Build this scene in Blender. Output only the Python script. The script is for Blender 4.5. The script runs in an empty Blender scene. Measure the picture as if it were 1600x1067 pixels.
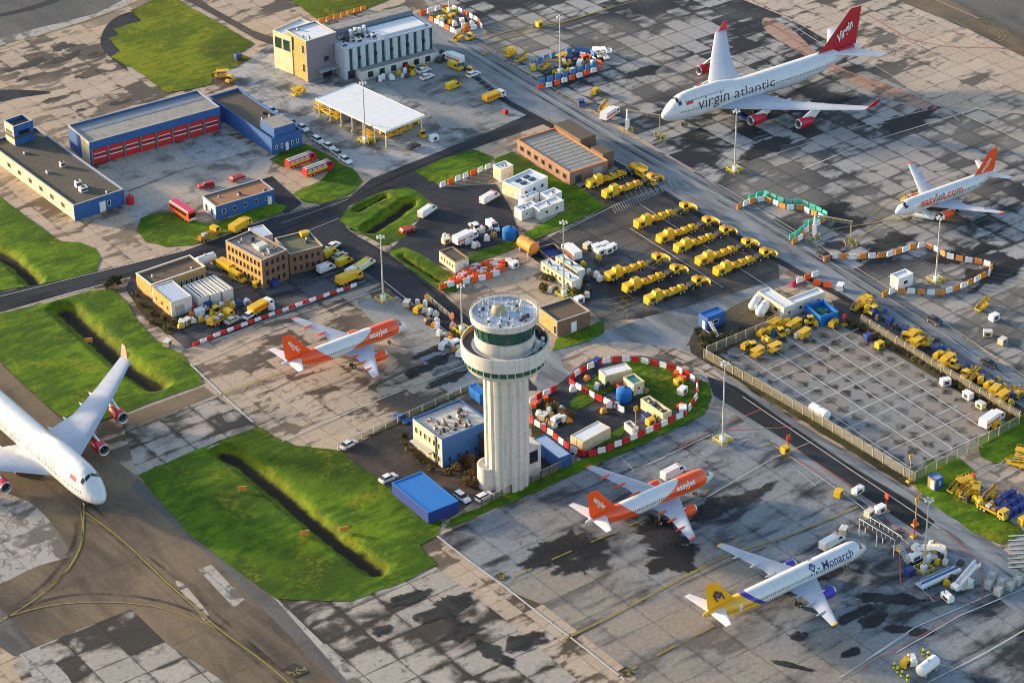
import bpy, bmesh, math, random
from mathutils import Vector, Matrix, noise as mnoise
random.seed(7)
R = math.radians; PI = math.pi
sc = bpy.context.scene; COL = sc.collection
# ---------------------------------------------------------------- camera (solved from the aircraft sizes)
FPX, PITCH, CAMH, ROLL = 4172.0, R(30.16), 308.2, R(-0.981)
TH = R(36.2)                                   # the airfield's main axis
cd = bpy.data.cameras.new('camera'); cam = bpy.data.objects.new('camera', cd); COL.objects.link(cam)
cd.sensor_width = 36; cd.lens = FPX*36/1600; cd.clip_start = 5; cd.clip_end = 6000
cam.matrix_world = Matrix.Translation((0, 0, CAMH)) @ Matrix.Rotation(PI/2-PITCH, 4, 'X') @ Matrix.Rotation(ROLL, 4, 'Z')
sc.camera = cam

def G(u, v, z=0.0):
    """a point of the photograph -> the point of the airfield at height z that it shows"""
    a, b = u-800, v-533.5; c, s = math.cos(ROLL), math.sin(ROLL)
    x, y = (c*a+s*b)/FPX, -(-s*a+c*b)/FPX
    d = Vector((x, math.cos(PITCH)+y*math.sin(PITCH), -math.sin(PITCH)+y*math.cos(PITCH)))
    return d*((z-CAMH)/d.z)+Vector((0, 0, CAMH))

# ---------------------------------------------------------------- node helpers
class NT:
    def __init__(s, name):
        s.mat = bpy.data.materials.new(name); s.mat.use_nodes = True
        s.t = s.mat.node_tree; s.n = s.t.nodes; s.b = s.n['Principled BSDF']
    def link(s, v, sock):
        if isinstance(v, bpy.types.NodeSocket): s.t.links.new(v, sock)
        else: sock.default_value = v
    def m(s, op, a, b=None, c=None, clamp=False):
        n = s.n.new('ShaderNodeMath'); n.operation = op; n.use_clamp = clamp
        for i, v in enumerate((a, b, c)):
            if v is not None: s.link(v, n.inputs[i])
        return n.outputs[0]
    def mix(s, f, a, b, mode='MIX'):
        n = s.n.new('ShaderNodeMix'); n.data_type = 'RGBA'; n.blend_type = mode; n.clamp_factor = True
        s.link(f, n.inputs[0]); s.link(col4(a), n.inputs[6]); s.link(col4(b), n.inputs[7]); return n.outputs[2]
    def ss(s, v, lo, hi):
        n = s.n.new('ShaderNodeMapRange'); n.interpolation_type = 'SMOOTHSTEP'
        s.link(v, n.inputs[0]); n.inputs[1].default_value = lo; n.inputs[2].default_value = hi; return n.outputs[0]
    def noise(s, vec, scale, detail=4, rough=.6, dist=0.0):
        n = s.n.new('ShaderNodeTexNoise'); n.inputs['Scale'].default_value = scale; n.inputs['Detail'].default_value = detail
        n.inputs['Roughness'].default_value = rough; n.inputs['Distortion'].default_value = dist; s.link(vec, n.inputs['Vector']); return n.outputs[0]
    def white(s, vec):
        n = s.n.new('ShaderNodeTexWhiteNoise'); n.noise_dimensions = '3D'; s.link(vec, n.inputs['Vector']); return n.outputs[0]
    def vm(s, op, a, b):
        n = s.n.new('ShaderNodeVectorMath'); n.operation = op; s.link(a, n.inputs[0]); s.link(b, n.inputs[1]); return n.outputs[0]
    def pos(s): return s.n.new('ShaderNodeNewGeometry').outputs['Position']
    def obj(s): return s.n.new('ShaderNodeTexCoord').outputs['Object']
    def rot(s, vec, ang, scale=(1, 1, 1)):
        n = s.n.new('ShaderNodeMapping'); n.vector_type = 'TEXTURE' if False else 'POINT'
        n.inputs['Rotation'].default_value = (0, 0, ang); n.inputs['Scale'].default_value = (1, 1, 1); s.link(vec, n.inputs[0])
        return s.vm('MULTIPLY', n.outputs[0], scale) if scale != (1, 1, 1) else n.outputs[0]
    def xyz(s, vec):
        n = s.n.new('ShaderNodeSeparateXYZ'); s.link(vec, n.inputs[0]); return n.outputs
    def comb(s, x, y, z=0.0):
        n = s.n.new('ShaderNodeCombineXYZ'); s.link(x, n.inputs[0]); s.link(y, n.inputs[1]); s.link(z, n.inputs[2]); return n.outputs[0]
    def bump(s, h, strength=.3, dist=.1):
        n = s.n.new('ShaderNodeBump'); n.inputs['Strength'].default_value = strength; n.inputs['Distance'].default_value = dist
        s.link(h, n.inputs['Height']); s.t.links.new(n.outputs[0], s.b.inputs['Normal'])
    def out(s, color, rough=.7, metal=0.0, spec=None):
        s.link(col4(color), s.b.inputs['Base Color']); s.link(rough, s.b.inputs['Roughness']); s.link(metal, s.b.inputs['Metallic'])
        if spec is not None: s.b.inputs['Specular IOR Level'].default_value = spec
        return s.mat
def col4(c): return (*c, 1.0) if isinstance(c, tuple) and len(c) == 3 else c

M = {}
def paint(name, c, rough=.5, var=.25, metal=0.0, scale=.6):
    """a painted or coated surface with a little dirt of its own"""
    t = NT(name); p = t.obj()
    n = t.noise(p, scale, 5, .65); g = t.noise(t.vm('MULTIPLY', p, (3.0, 3.0, .35)), 1.3, 3)
    f = t.m('ADD', t.m('MULTIPLY', t.ss(n, .42, .72), var), t.m('MULTIPLY', t.ss(g, .5, .75), var*.6))
    M[name] = t.out(t.mix(f, c, tuple(x*.45+.012 for x in c)), t.m('ADD', rough, t.m('MULTIPLY', n, .15)), metal); return M[name]

# ---------------------------------------------------------------- mesh helpers
class MB:
    def __init__(s): s.v = []; s.f = []; s.mi = []; s.ms = []
    def mid(s, m):
        if m not in s.ms: s.ms.append(m)
        return s.ms.index(m)
    def add(s, vs, fs, m, T=None):
        o = len(s.v); k = s.mid(m)
        s.v += [tuple(T @ Vector(v)) if T is not None else tuple(v) for v in vs]
        s.f += [tuple(o+i for i in f) for f in fs]; s.mi += [k]*len(fs); return s
    def box(s, x0, x1, y0, y1, z0, z1, m, T=None, tx=0.0, ty=0.0):
        """box; tx / ty draw the top in by that much on each side"""
        v = [(x0, y0, z0), (x1, y0, z0), (x1, y1, z0), (x0, y1, z0), (x0+tx, y0+ty, z1), (x1-tx, y0+ty, z1), (x1-tx, y1-ty, z1), (x0+tx, y1-ty, z1)]
        return s.add(v, [(3, 2, 1, 0), (4, 5, 6, 7), (0, 1, 5, 4), (1, 2, 6, 5), (2, 3, 7, 6), (3, 0, 4, 7)], m, T)
    def hexa(s, b, t, m, T=None):
        return s.add(list(b)+list(t), [(3, 2, 1, 0), (4, 5, 6, 7), (0, 1, 5, 4), (1, 2, 6, 5), (2, 3, 7, 6), (3, 0, 4, 7)], m, T)
    def prism(s, pts, z0, z1, m, T=None):
        n = len(pts); v = [(x, y, z0) for x, y in pts]+[(x, y, z1) for x, y in pts]
        return s.add(v, [tuple(range(n-1, -1, -1)), tuple(range(n, 2*n))]+[(i, (i+1) % n, n+(i+1) % n, n+i) for i in range(n)], m, T)
    def side(s, pts, y0, y1, m, T=None, pinch=0.0):
        """a side view outline in x,z given its width in y"""
        n = len(pts); v = [(x, y0, z) for x, z in pts]+[(x, y1, z) for x, z in pts]
        return s.add(v, [tuple(range(n)), tuple(range(2*n-1, n-1, -1))]+[((i+1) % n, i, n+i, n+(i+1) % n) for i in range(n)], m, T)
    def tube(s, p0, p1, r0, r1=None, m=None, n=8, caps=True):
        r1 = r0 if r1 is None else r1; p0 = Vector(p0); p1 = Vector(p1); d = (p1-p0).normalized()
        a = d.orthogonal().normalized(); b = d.cross(a)
        v = [tuple(p+(a*math.cos(2*PI*i/n)+b*math.sin(2*PI*i/n))*r) for p, r in ((p0, r0), (p1, r1)) for i in range(n)]
        f = [(i, (i+1) % n, n+(i+1) % n, n+i) for i in range(n)]
        if caps: f += [tuple(range(n-1, -1, -1)), tuple(range(n, 2*n))]
        return s.add(v, f, m)
    def lathe(s, prof, m, n=24, axis='Z', org=(0, 0, 0), a0=0.0):
        """prof: (radius, height) pairs; the radius 0 closes it"""
        v = []; f = []; k = len(prof)
        for r, h in prof:
            for i in range(n):
                c, q = r*math.cos(a0+2*PI*i/n), r*math.sin(a0+2*PI*i/n)
                p = (c, q, h) if axis == 'Z' else (h, c, q) if axis == 'X' else (q, h, c)
                v.append((p[0]+org[0], p[1]+org[1], p[2]+org[2]))
        for j in range(k-1):
            for i in range(n): f.append((j*n+i, j*n+(i+1) % n, (j+1)*n+(i+1) % n, (j+1)*n+i))
        return s.add(v, f, m)
    def wheel(s, x, y, r, w, m): return s.tube((x, y-w/2, r), (x, y+w/2, r), r, r, m, 14)
    def build(s, name, parent=None, smooth=0, loc=None, rz=0.0):
        me = bpy.data.meshes.new(name); me.from_pydata(s.v, [], s.f)
        for m in s.ms: me.materials.append(M[m] if isinstance(m, str) else m)
        me.polygons.foreach_set('material_index', s.mi)
        bm = bmesh.new(); bm.from_mesh(me)
        bmesh.ops.remove_doubles(bm, verts=bm.verts, dist=1e-4); bmesh.ops.recalc_face_normals(bm, faces=bm.faces); bm.to_mesh(me); bm.free()
        if smooth:
            me.shade_smooth(); me.set_sharp_from_angle(angle=R(smooth))
        me.update()
        o = bpy.data.objects.new(name, me); COL.objects.link(o)
        if parent is not None: o.parent = parent
        if loc is not None: o.location = loc
        o.rotation_euler.z = rz
        return o
def tag(o, label=None, cat=None, group=None, kind=None):
    for k, v in (('label', label), ('category', cat), ('group', group), ('kind', kind)):
        if v: o[k] = v
    return o
def thing(name, label, cat, loc=(0, 0, 0), rz=0.0, group=None):
    o = bpy.data.objects.new(name, None); o.empty_display_size = .5; COL.objects.link(o)
    o.location = loc; o.rotation_euler.z = rz; return tag(o, label, cat, group)
KIDS = {}
def dup(root, loc, rz, label=None, group=None, top=True):
    r = root.copy(); COL.objects.link(r); r.location = loc; r.rotation_euler.z = rz
    if label: r['label'] = label
    if group: r['group'] = group
    elif 'group' in r: del r['group']
    for ch in KIDS.setdefault(root.name, list(root.children)):
        c = ch.copy(); COL.objects.link(c); c.parent = r
        for g in KIDS.setdefault(ch.name, list(ch.children)):
            d = g.copy(); COL.objects.link(d); d.parent = c
    return r
PROTO = {}
def place(kind, make, u, v, ang, label, group=None, z=0.08, dz=0.0):
    """the first of a kind is built, every further one is a copy of it with its parts; ang is against the airfield axis"""
    p = G(u, v, z); p.z = z+dz; rz = TH+R(ang)
    if kind not in PROTO:
        o = make(); PROTO[kind] = o; o.location = p; o.rotation_euler.z = rz; tag(o, label, group=group)
    else: o = dup(PROTO[kind], p, rz, label, group)
    return o
# ---------------------------------------------------------------- materials: ground
def ground_mat(name, light, dark, amount=.5, slab=(6.0, 6.0), tone=.18, joint=.6, warm=None, wet=.35, stretch=(.6, 1.3), grain=.25, seed=0.0, edge=.1, small=.75):
    """slabs laid along the airfield axis: joints, slab to slab tone, ragged stains that run along the joints"""
    t = NT(name); p = t.rot(t.pos(), -TH); x, y, _ = t.xyz(p)
    wob = t.m('MULTIPLY', t.m('SUBTRACT', t.noise(p, .35, 3), .5), 1.2)
    xs, ys = t.m('DIVIDE', x, slab[0]), t.m('DIVIDE', y, slab[1])
    cell = t.comb(t.m('FLOOR', xs), t.m('FLOOR', ys), seed)
    tn = t.white(cell)
    dx = t.m('MULTIPLY', t.m('PINGPONG', xs, .5), slab[0]); dy = t.m('MULTIPLY', t.m('PINGPONG', ys, .5), slab[1])
    jd = t.m('MINIMUM', dx, dy)
    off = t.vm('ADD', p, (seed*37.0, seed*11.0, 0.0))
    big = t.noise(t.vm('MULTIPLY', off, (stretch[0], stretch[1], 1)), .055, 3, .55, .4)
    mid = t.noise(t.vm('MULTIPLY', off, (stretch[0]*.9, stretch[1]*1.1, 1)), .17, 4, .62, .6)
    s = t.m('ADD', t.m('MULTIPLY', big, .75), t.m('MULTIPLY', mid, .75))
    s = t.m('ADD', s, t.m('MULTIPLY', t.m('SUBTRACT', tn, .5), tone))
    s = t.m('ADD', s, t.m('MULTIPLY', t.ss(jd, 1.3, 0.0), .10*joint))
    lo = 1.02-amount*.55
    st = t.ss(s, lo-edge*.5, lo+edge*.5)
    sm = t.noise(t.vm('MULTIPLY', off, (stretch[0]*1.1, stretch[1]*.9, 1)), .42, 5, .68, .9); sp = t.noise(off, .03, 2)
    st = t.m('MAXIMUM', st, t.m('MULTIPLY', t.ss(t.m('ADD', sm, t.m('MULTIPLY', t.m('SUBTRACT', sp, .5), .35)), .57, .64+edge*.3), small))
    fine = t.noise(off, 1.1, 5, .7); vf = t.noise(off, 4.5, 3, .7)
    jl = t.m('MULTIPLY', t.ss(t.m('ADD', jd, t.m('MULTIPLY', t.m('SUBTRACT', fine, .5), .35)), .24, .05), joint)
    c = t.mix(st, light, dark)
    if warm is not None:
        wz = t.noise(off, .018, 2, .5); c = t.mix(t.m('MULTIPLY', t.ss(wz, .45, .62), t.m('SUBTRACT', 1.0, t.m('MULTIPLY', st, .6))), c, warm)
    c = t.mix(t.m('MULTIPLY', jl, .75), c, tuple(v*.6 for v in dark))
    g = t.m('ADD', t.m('MULTIPLY', t.m('SUBTRACT', fine, .5), grain*3.0), t.m('ADD', t.m('MULTIPLY', t.m('SUBTRACT', vf, .5), grain*2.0), t.m('MULTIPLY', t.m('SUBTRACT', tn, .5), tone*.8)))
    c = t.mix(1.0, c, t.comb(*[t.m('ADD', 1.0, g)]*3), 'MULTIPLY')
    rough = t.m('SUBTRACT', .82, t.m('MULTIPLY', st, wet))
    M[name] = t.out(c, rough, spec=.12); return M[name]
TAN = (.39, .325, .26); TAND = (.085, .066, .048); GREY = (.23, .235, .235); BLUE = (.20, .215, .23)
ground_mat('concrete_tan', TAN, TAND, .42, joint=.4, tone=.15, warm=(.42, .325, .24), seed=1)
ground_mat('concrete_far', (.40, .345, .295), (.075, .066, .056), .34, slab=(7.5, 6), warm=(.42, .34, .27), seed=2)
ground_mat('concrete_mottled', (.31, .318, .328), (.024, .028, .034), .50, slab=(6, 7.5), warm=(.30, .285, .265), wet=.15, seed=3, tone=.26, joint=.8, edge=.2)
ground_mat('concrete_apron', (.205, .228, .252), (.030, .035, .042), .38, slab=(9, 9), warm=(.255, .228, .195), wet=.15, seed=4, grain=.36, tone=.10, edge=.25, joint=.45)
ground_mat('concrete_corner', (.34, .315, .285), (.050, .043, .036), .40, slab=(8, 6.5), seed=5, joint=.9, tone=.24, edge=.2, stretch=(.8, .9))
ground_mat('concrete_court', (.34, .35, .36), (.06, .065, .07), .42, slab=(5, 5), joint=.2, tone=.1, warm=(.40, .355, .30), seed=6, stretch=(1.0, 1.0), edge=.25)
ground_mat('concrete_park', (.25, .26, .265), (.055, .052, .048), .3, slab=(5, 5), joint=.2, tone=.1, seed=7, edge=.25)
ground_mat('asphalt_dark', small=.35, light=(.036, .040, .050), dark=(.014, .016, .021), amount=.4, slab=(30, 30), tone=.05, joint=.15, wet=.25, seed=8, edge=.3, grain=.3)
ground_mat('asphalt_wet', small=.35, light=(.038, .043, .052), dark=(.018, .019, .022), amount=.5, slab=(20, 20), tone=.05, joint=.1, wet=.25, seed=9, edge=.25, stretch=(1.6, .5))
ground_mat('asphalt_road', small=.35, light=(.225, .25, .28), dark=(.10, .112, .125), amount=.45, slab=(14, 40), tone=.06, joint=.25, seed=10, edge=.35, stretch=(2.0, .35), grain=.2)
ground_mat('asphalt_taxi', small=.3, light=(.155, .125, .092), dark=(.075, .060, .045), amount=.45, slab=(40, 15), tone=.06, joint=.35, warm=(.195, .148, .10), seed=11, edge=.4, stretch=(1.5, .4))
ground_mat('asphalt_shoulder', small=.35, light=(.13, .128, .125), dark=(.07, .07, .07), amount=.4, slab=(25, 40), tone=.05, joint=.2, seed=12, edge=.4, stretch=(1.8, .4))
ground_mat('yard_dark', (.115, .12, .128), (.024, .026, .031), .55, slab=(8, 8), warm=(.115, .095, .075), seed=13, edge=.3)
ground_mat('yard_brown', (.105, .085, .070), (.040, .034, .029), .5, slab=(20, 20), joint=.1, seed=14, edge=.4, stretch=(1, 1))
ground_mat('gravel_brown', (.10, .085, .06), (.035, .033, .026), .55, slab=(20, 20), joint=0.0, seed=15, edge=.4, stretch=(1, 1), grain=.6)
ground_mat('stain_shade_dark', (.040, .042, .045), (.022, .023, .026), .5, slab=(9, 9), joint=.3, wet=.2, seed=16)
def soften(name):
    m = M[name]; nt_ = m.node_tree; t = NT.__new__(NT); t.mat = m; t.t = nt_; t.n = nt_.nodes; t.b = nt_.nodes['Principled BSDF']
    an = t.n.new('ShaderNodeAttribute'); an.attribute_name = 'core'; p = t.pos()
    f = t.m('ADD', an.outputs['Fac'], t.m('ADD', t.m('MULTIPLY', t.m('SUBTRACT', t.noise(p, .45, 5, .7, .6), .5), 2.4), t.m('MULTIPLY', t.m('SUBTRACT', t.noise(p, .12, 3), .5), 1.2)))
    t.link(t.m('MULTIPLY', t.ss(f, .38, .78), .88), t.b.inputs['Alpha'])
ground_mat('stain_tan', (.12, .10, .08), (.05, .042, .034), .5, seed=19); soften('stain_shade_dark'); soften('stain_tan')
ground_mat('tar', (.05, .05, .05), (.03, .03, .03), .5, seed=20)
ground_mat('patch_pale', (.34, .33, .31), (.13, .12, .105), .42, slab=(7, 7), seed=17, stretch=(1, 1), joint=.5)
ground_mat('patch_pink', (.33, .235, .19), (.11, .085, .07), .35, slab=(6, 6), seed=18)
def compound_mat():
    t = NT('compound_bays'); p = t.rot(t.pos(), -TH)
    q = t.vm('ADD', p, t.comb(t.m('MULTIPLY', t.noise(p, .16, 3), 2.6), t.m('MULTIPLY', t.noise(t.vm('ADD', p, (31.0, 7.0, 0.0)), .16, 3), 2.6)))
    x, y, _ = t.xyz(q); a = t.m('PINGPONG', t.m('DIVIDE', x, 4.6), .5); b = t.m('PINGPONG', t.m('DIVIDE', y, 4.4), .5)
    tn = t.white(t.comb(t.m('FLOOR', t.m('DIVIDE', x, 4.6)), t.m('FLOOR', t.m('DIVIDE', y, 4.4))))
    d = t.m('ADD', t.m('MULTIPLY', a, .9), t.m('MULTIPLY', b, .8)); big = t.noise(p, .03, 2); fine = t.noise(p, .8, 5, .7)
    spot = t.m('MULTIPLY', t.ss(t.m('ADD', d, t.m('MULTIPLY', t.m('SUBTRACT', fine, .5), .7)), .44, .22), t.m('ADD', .35, t.m('MULTIPLY', tn, .75)))
    c = t.mix(t.m('MULTIPLY', spot, .9), t.mix(t.ss(big, .4, .6), (.215, .225, .235), (.235, .215, .19)), (.034, .032, .029))
    c = t.mix(1.0, c, t.comb(*[t.m('ADD', .66, t.m('MULTIPLY', t.noise(p, 1.6, 4, .7), .68))]*3), 'MULTIPLY')
    M['compound_bays'] = t.out(c, .75, spec=.12)
compound_mat()
def grass_mat(name, a, b, dry, dryamt=.5):
    t = NT(name); p = t.pos(); q = t.rot(p, -TH, (.45, 1.6, 1))
    n = t.noise(p, .06, 4, .6, .5); f = t.noise(p, .9, 5, .75); s = t.noise(q, .35, 4, .65); v = t.noise(p, 3.5, 3, .8)
    c = t.mix(t.ss(t.m('ADD', t.m('MULTIPLY', n, .6), t.m('MULTIPLY', s, .5)), .46, .62), a, b)
    c = t.mix(t.m('MULTIPLY', t.ss(t.noise(p, .028, 3, .6), .48, .64), .55), c, tuple(v*.45 for v in b))
    c = t.mix(t.m('MULTIPLY', t.ss(t.m('ADD', t.m('MULTIPLY', t.noise(p, .11, 3), .6), t.m('MULTIPLY', f, .45)), .54, .72), dryamt), c, dry)
    an = t.n.new('ShaderNodeAttribute'); an.attribute_name = 'soil'; soil = t.m('ADD', an.outputs['Fac'], t.m('MULTIPLY', t.m('SUBTRACT', f, .5), .7))
    c = t.mix(t.m('MULTIPLY', t.ss(soil, .2, .5), .35), c, dry); c = t.mix(t.ss(soil, .62, .9), c, (.022, .019, .014))
    g = t.m('ADD', .12, t.m('ADD', t.m('MULTIPLY', f, .95), t.m('MULTIPLY', v, .85)))
    c = t.mix(1.0, c, t.comb(g, g, g), 'MULTIPLY'); t.bump(t.m('ADD', f, v), .6, .25)
    M[name] = t.out(c, .85, spec=.15)
grass_mat('grass_green', (.095, .185, .005), (.038, .092, .004), (.24, .22, .010), .6)
grass_mat('grass_far', (.145, .18, .006), (.070, .110, .005), (.25, .22, .012), .6)
grass_mat('ditch_bed', (.030, .028, .018), (.012, .012, .010), (.07, .055, .035), .5)
grass_mat('verge_scrub', (.055, .060, .022), (.030, .032, .015), (.12, .095, .04), .7)
# ---------------------------------------------------------------- materials: things
for n, c, r, v in (('white_paint', (.74, .75, .76), .45, .12), ('cream', (.70, .57, .36), .7, .3), ('cream_box', (.60, .52, .33), .6, .3), ('pale_wall', (.60, .59, .55), .7, .3), ('blue_wall', (.026, .105, .32), .6, .4),
    ('blue_bright', (.012, .15, .50), .4, .15), ('blue_deep', (.015, .04, .22), .5, .25), ('blue_pale', (.42, .50, .62), .5, .25), ('blue_grey', (.17, .20, .25), .6, .25), ('red_paint', (.52, .016, .018), .4, .15), ('red_wall', (.55, .02, .02), .5, .2),
    ('magenta_red', (.62, .02, .10), .4, .12), ('orange_paint', (.82, .10, .008), .45, .15), ('orange_dull', (.66, .24, .04), .6, .4), ('yellow_paint', (.68, .42, .014), .5, .4), ('yellow_lime', (.62, .58, .02), .45, .15), ('yellow_dark', (.42, .26, .012), .6, .4),
    ('black_rubber', (.02, .02, .021), .8, .2), ('dark_steel', (.05, .053, .058), .55, .3), ('steel', (.33, .34, .35), .45, .3), ('galv', (.46, .46, .44), .5, .25), ('post_cream', (.36, .31, .20), .7, .3),
    ('brick_tan_sunlit', (.47, .31, .145), .8, .3), ('brick_brown', (.20, .125, .085), .8, .4), ('brick_pink', (.34, .20, .155), .8, .4), ('panel_mauve', (.21, .195, .225), .6, .2), ('panel_grey', (.47, .52, .60), .35, .2), ('green_glass', (.018, .085, .07), .12, .2),
    ('roof_white', (.66, .69, .74), .55, .2), ('roof_brown', (.115, .080, .058), .85, .45), ('roof_rust', (.30, .15, .075), .8, .5), ('roof_grey', (.27, .265, .25), .8, .55), ('roof_dark', (.085, .075, .060), .85, .45), ('roof_olive', (.13, .13, .085), .85, .4), ('roof_pinkish', (.34, .26, .235), .8, .5),
    ('parapet', (.40, .39, .36), .7, .3), ('tower_concrete', (.66, .64, .60), .75, .25), ('gravel_pale', (.50, .49, .46), .85, .5), ('teal_paint', (.06, .45, .36), .5, .2), ('teal_roof', (.04, .21, .19), .5, .3), ('net_blue', (.05, .20, .48), .6, .3), ('wood', (.30, .19, .08), .8, .4), ('hedge_brown', (.13, .07, .028), .9, .5),
    ('leaf_dark', (.035, .055, .016), .8, .4), ('leaf_dry', (.17, .12, .03), .8, .4), ('leaf_rust', (.19, .085, .028), .8, .4), ('purple_blue', (.05, .04, .38), .4, .1), ('line_bright', (.56, .58, .60), .7, .6), ('line_white', (.46, .46, .45), .7, .6), ('line_yellow', (.27, .22, .04), .75, .8), ('line_red', (.42, .13, .11), .7, .45), ('wood_dark', (.09, .06, .035), .8, .4)):
    paint(n, c, r, v)
def glass(name, c, rough=.06):
    t = NT(name); M[name] = t.out(t.mix(t.noise(t.obj(), .8, 2), c, tuple(v*.5 for v in c)), rough, 0.0, .8)
glass('glass_dark', (.018, .022, .028)); glass('glass_blue', (.03, .045, .06)); glass('glass_green', (.02, .075, .06))
t = NT('fence_mesh'); x, y, z = t.xyz(t.obj())
w = t.m('MAXIMUM', t.ss(t.m('PINGPONG', t.m('MULTIPLY', t.m('ADD', x, z), 4.0), .5), .36, .44), t.ss(t.m('PINGPONG', t.m('MULTIPLY', t.m('SUBTRACT', x, z), 4.0), .5), .36, .44))
t.link(t.m('MULTIPLY', t.m('MAXIMUM', w, .12), .7), t.b.inputs['Alpha']); M['fence_mesh'] = t.out((.30, .28, .22), .6)
def brick(name, c1, c2, mortar):
    t = NT(name); p = t.obj(); x, y, z = t.xyz(p)
    n = t.n.new('ShaderNodeTexBrick'); n.inputs['Color1'].default_value = col4(c1); n.inputs['Color2'].default_value = col4(c2); n.inputs['Mortar'].default_value = col4(mortar)
    n.inputs['Scale'].default_value = 1.0; n.inputs['Brick Width'].default_value = .9; n.inputs['Row Height'].default_value = .35; n.inputs['Mortar Size'].default_value = .04
    t.link(t.comb(t.m('ADD', x, y), z, 0.0), n.inputs['Vector'])
    g = t.noise(p, .7, 5, .7); c = t.mix(t.m('MULTIPLY', t.ss(g, .45, .75), .5), n.outputs[0], tuple(v*.4 for v in c1)); M[name] = t.out(c, .85, spec=.2)
brick('brick_tan_sunlit', (.62, .37, .11), (.50, .28, .08), (.33, .24, .15)); brick('brick_brown', (.22, .135, .09), (.16, .10, .07), (.17, .13, .10)); brick('brick_pink', (.36, .21, .16), (.28, .16, .125), (.26, .19, .16))  # tan brick made more orange, sunlight put into its colour
t = NT('tyre_mark'); p = t.pos(); t.link(t.m('MULTIPLY', t.ss(t.noise(t.rot(p, -TH, (.3, .3, 1)), .25, 4, .6), .36, .62), .5), t.b.inputs['Alpha']); M['tyre_mark'] = t.out((.02, .02, .022), .8, spec=.1)
t = NT('tower_concrete'); p = t.obj(); x, y, z = t.xyz(p); n = t.noise(t.vm('MULTIPLY', p, (1.6, 1.6, .09)), 1.0, 4, .65); g = t.noise(p, .5, 5, .7)
jn = t.ss(t.m('PINGPONG', t.m('DIVIDE', z, 3.3), .5), .025, .008)
f = t.m('ADD', t.m('MULTIPLY', t.ss(n, .46, .72), .42), t.m('ADD', t.m('MULTIPLY', t.ss(g, .45, .75), .22), t.m('MULTIPLY', jn, .35)))
M['tower_concrete'] = t.out(t.mix(f, (.61, .585, .54), (.27, .245, .21)), .8, spec=.2)
# ---------------------------------------------------------------- the ground and everything painted on it
def spline(pts, k=5, closed=True):
    n = len(pts); out = []
    for i in range(n if closed else n-1):
        g = (lambda j: pts[j % n]) if closed else (lambda j: pts[max(0, min(n-1, j))])
        p0, p1, p2, p3 = (Vector(g(i+j)) for j in (-1, 0, 1, 2))
        for s in range(k):
            t = s/k
            out.append(tuple(.5*((2*p1)+(p2-p0)*t+(2*p0-5*p1+4*p2-p3)*t*t+(3*p1-p0-3*p2+p3)*t**3)))
    if not closed: out.append(tuple(pts[-1]))
    return out
LEVEL = [0]
def sheet(name, px, mat, lvl, smooth=False, kind='structure'):
    if smooth: px = spline([tuple(map(float, p)) for p in px])
    v = [G(*p) for p in px]; LEVEL[0] += 1
    return tag(MB().add([(p.x, p.y, .02*lvl+.003*(LEVEL[0] % 7)-.009) for p in v], [tuple(range(len(v)))], mat).build(name), kind=kind)
from mathutils.geometry import tessellate_polygon
DITCH = [([(-30, 382), (0, 393), (30, 414), (52, 438)], 2.93, 1.39), ([(102, 482), (130, 506), (165, 540), (205, 575), (226, 588), (243, 598)], 3.90, 1.74), ([(350, 705), (372, 715), (420, 752), (470, 795), (530, 845), (588, 886)], 3.31, 1.74), ([(556, 330), (572, 322), (600, 307)], 1.1, .9), ([(580, 358), (598, 346), (618, 332), (640, 316)], 2.73, 1.28), ([(628, 401), (655, 418), (686, 438)], .8, .8)]
def cut(line, hw):
    P = [G(*p).xy for p in line]; a = (P[0]-P[1]).normalized()*hw*1.1; P[0] = P[0]+a; P[-1] = P[-1]+(P[-1]-P[-2]).normalized()*hw*1.1; l, r = [], []
    for i, p in enumerate(P): d = (P[min(i+1, len(P)-1)]-P[max(i-1, 0)]).normalized(); n = Vector((-d.y, d.x))*hw*1.7; l.append(p+n); r.append(p-n)
    return [Vector((q.x, q.y, 0)) for q in l+r[::-1]]
loops = [[Vector(p) for p in ((-2500, -300, 0), (2500, -300, 0), (2500, 5000, 0), (-2500, 5000, 0))]]+[cut(l, h) for l, h, _ in DITCH]
b = MB(); b.add([tuple(p) for l in loops for p in l], tessellate_polygon(loops), 'concrete_tan')
tag(b.build('ground'), kind='structure')
far = 'concrete_far'
sheet('apron', [(620, -60), (1000, -60), (1240, 20), (1430, -10), (1520, 45), (1660, 115), (1660, 620), (1290, 395), (960, 190), (690, 40)], 'concrete_mottled', 1)
sheet('apron', [(1010, -60), (1235, 30), (1290, 62), (1370, 105), (1460, 165), (1660, 185), (1660, 90), (1500, 42), (1400, 0), (1380, -60)], far, 2)
sheet('apron_strip', [(1195, 28), (1235, 45), (1300, 100), (1380, 130), (1450, 160), (1425, 168), (1340, 135), (1270, 95), (1200, 52)], 'patch_pink', 3, True)
sheet('taxiway', [(1378, -60), (1395, -2), (1500, 40), (1600, 90), (1670, 118), (1670, -60)], 'asphalt_taxi', 3)
sheet('taxiway', [(1450, -60), (1475, -5), (1560, 40), (1670, 75), (1670, -60)], 'asphalt_shoulder', 4)
sheet('taxiway', [(-60, 78), (0, 58), (70, 42), (150, 22), (190, 2), (205, -60), (-60, -60)], 'asphalt_shoulder', 1)
sheet('taxiway_shoulder', [(-60, 92), (0, 72), (110, 42), (200, 10), (240, -60), (205, -60), (190, 2), (150, 22), (70, 42), (0, 58), (-60, 78)], 'patch_pale', 2)
sheet('tar_strip', [(-60, 38), (0, 27), (62, 13), (115, -8), (110, -12), (55, 8), (0, 22), (-60, 32)], 'tar', 3, True)
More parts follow.
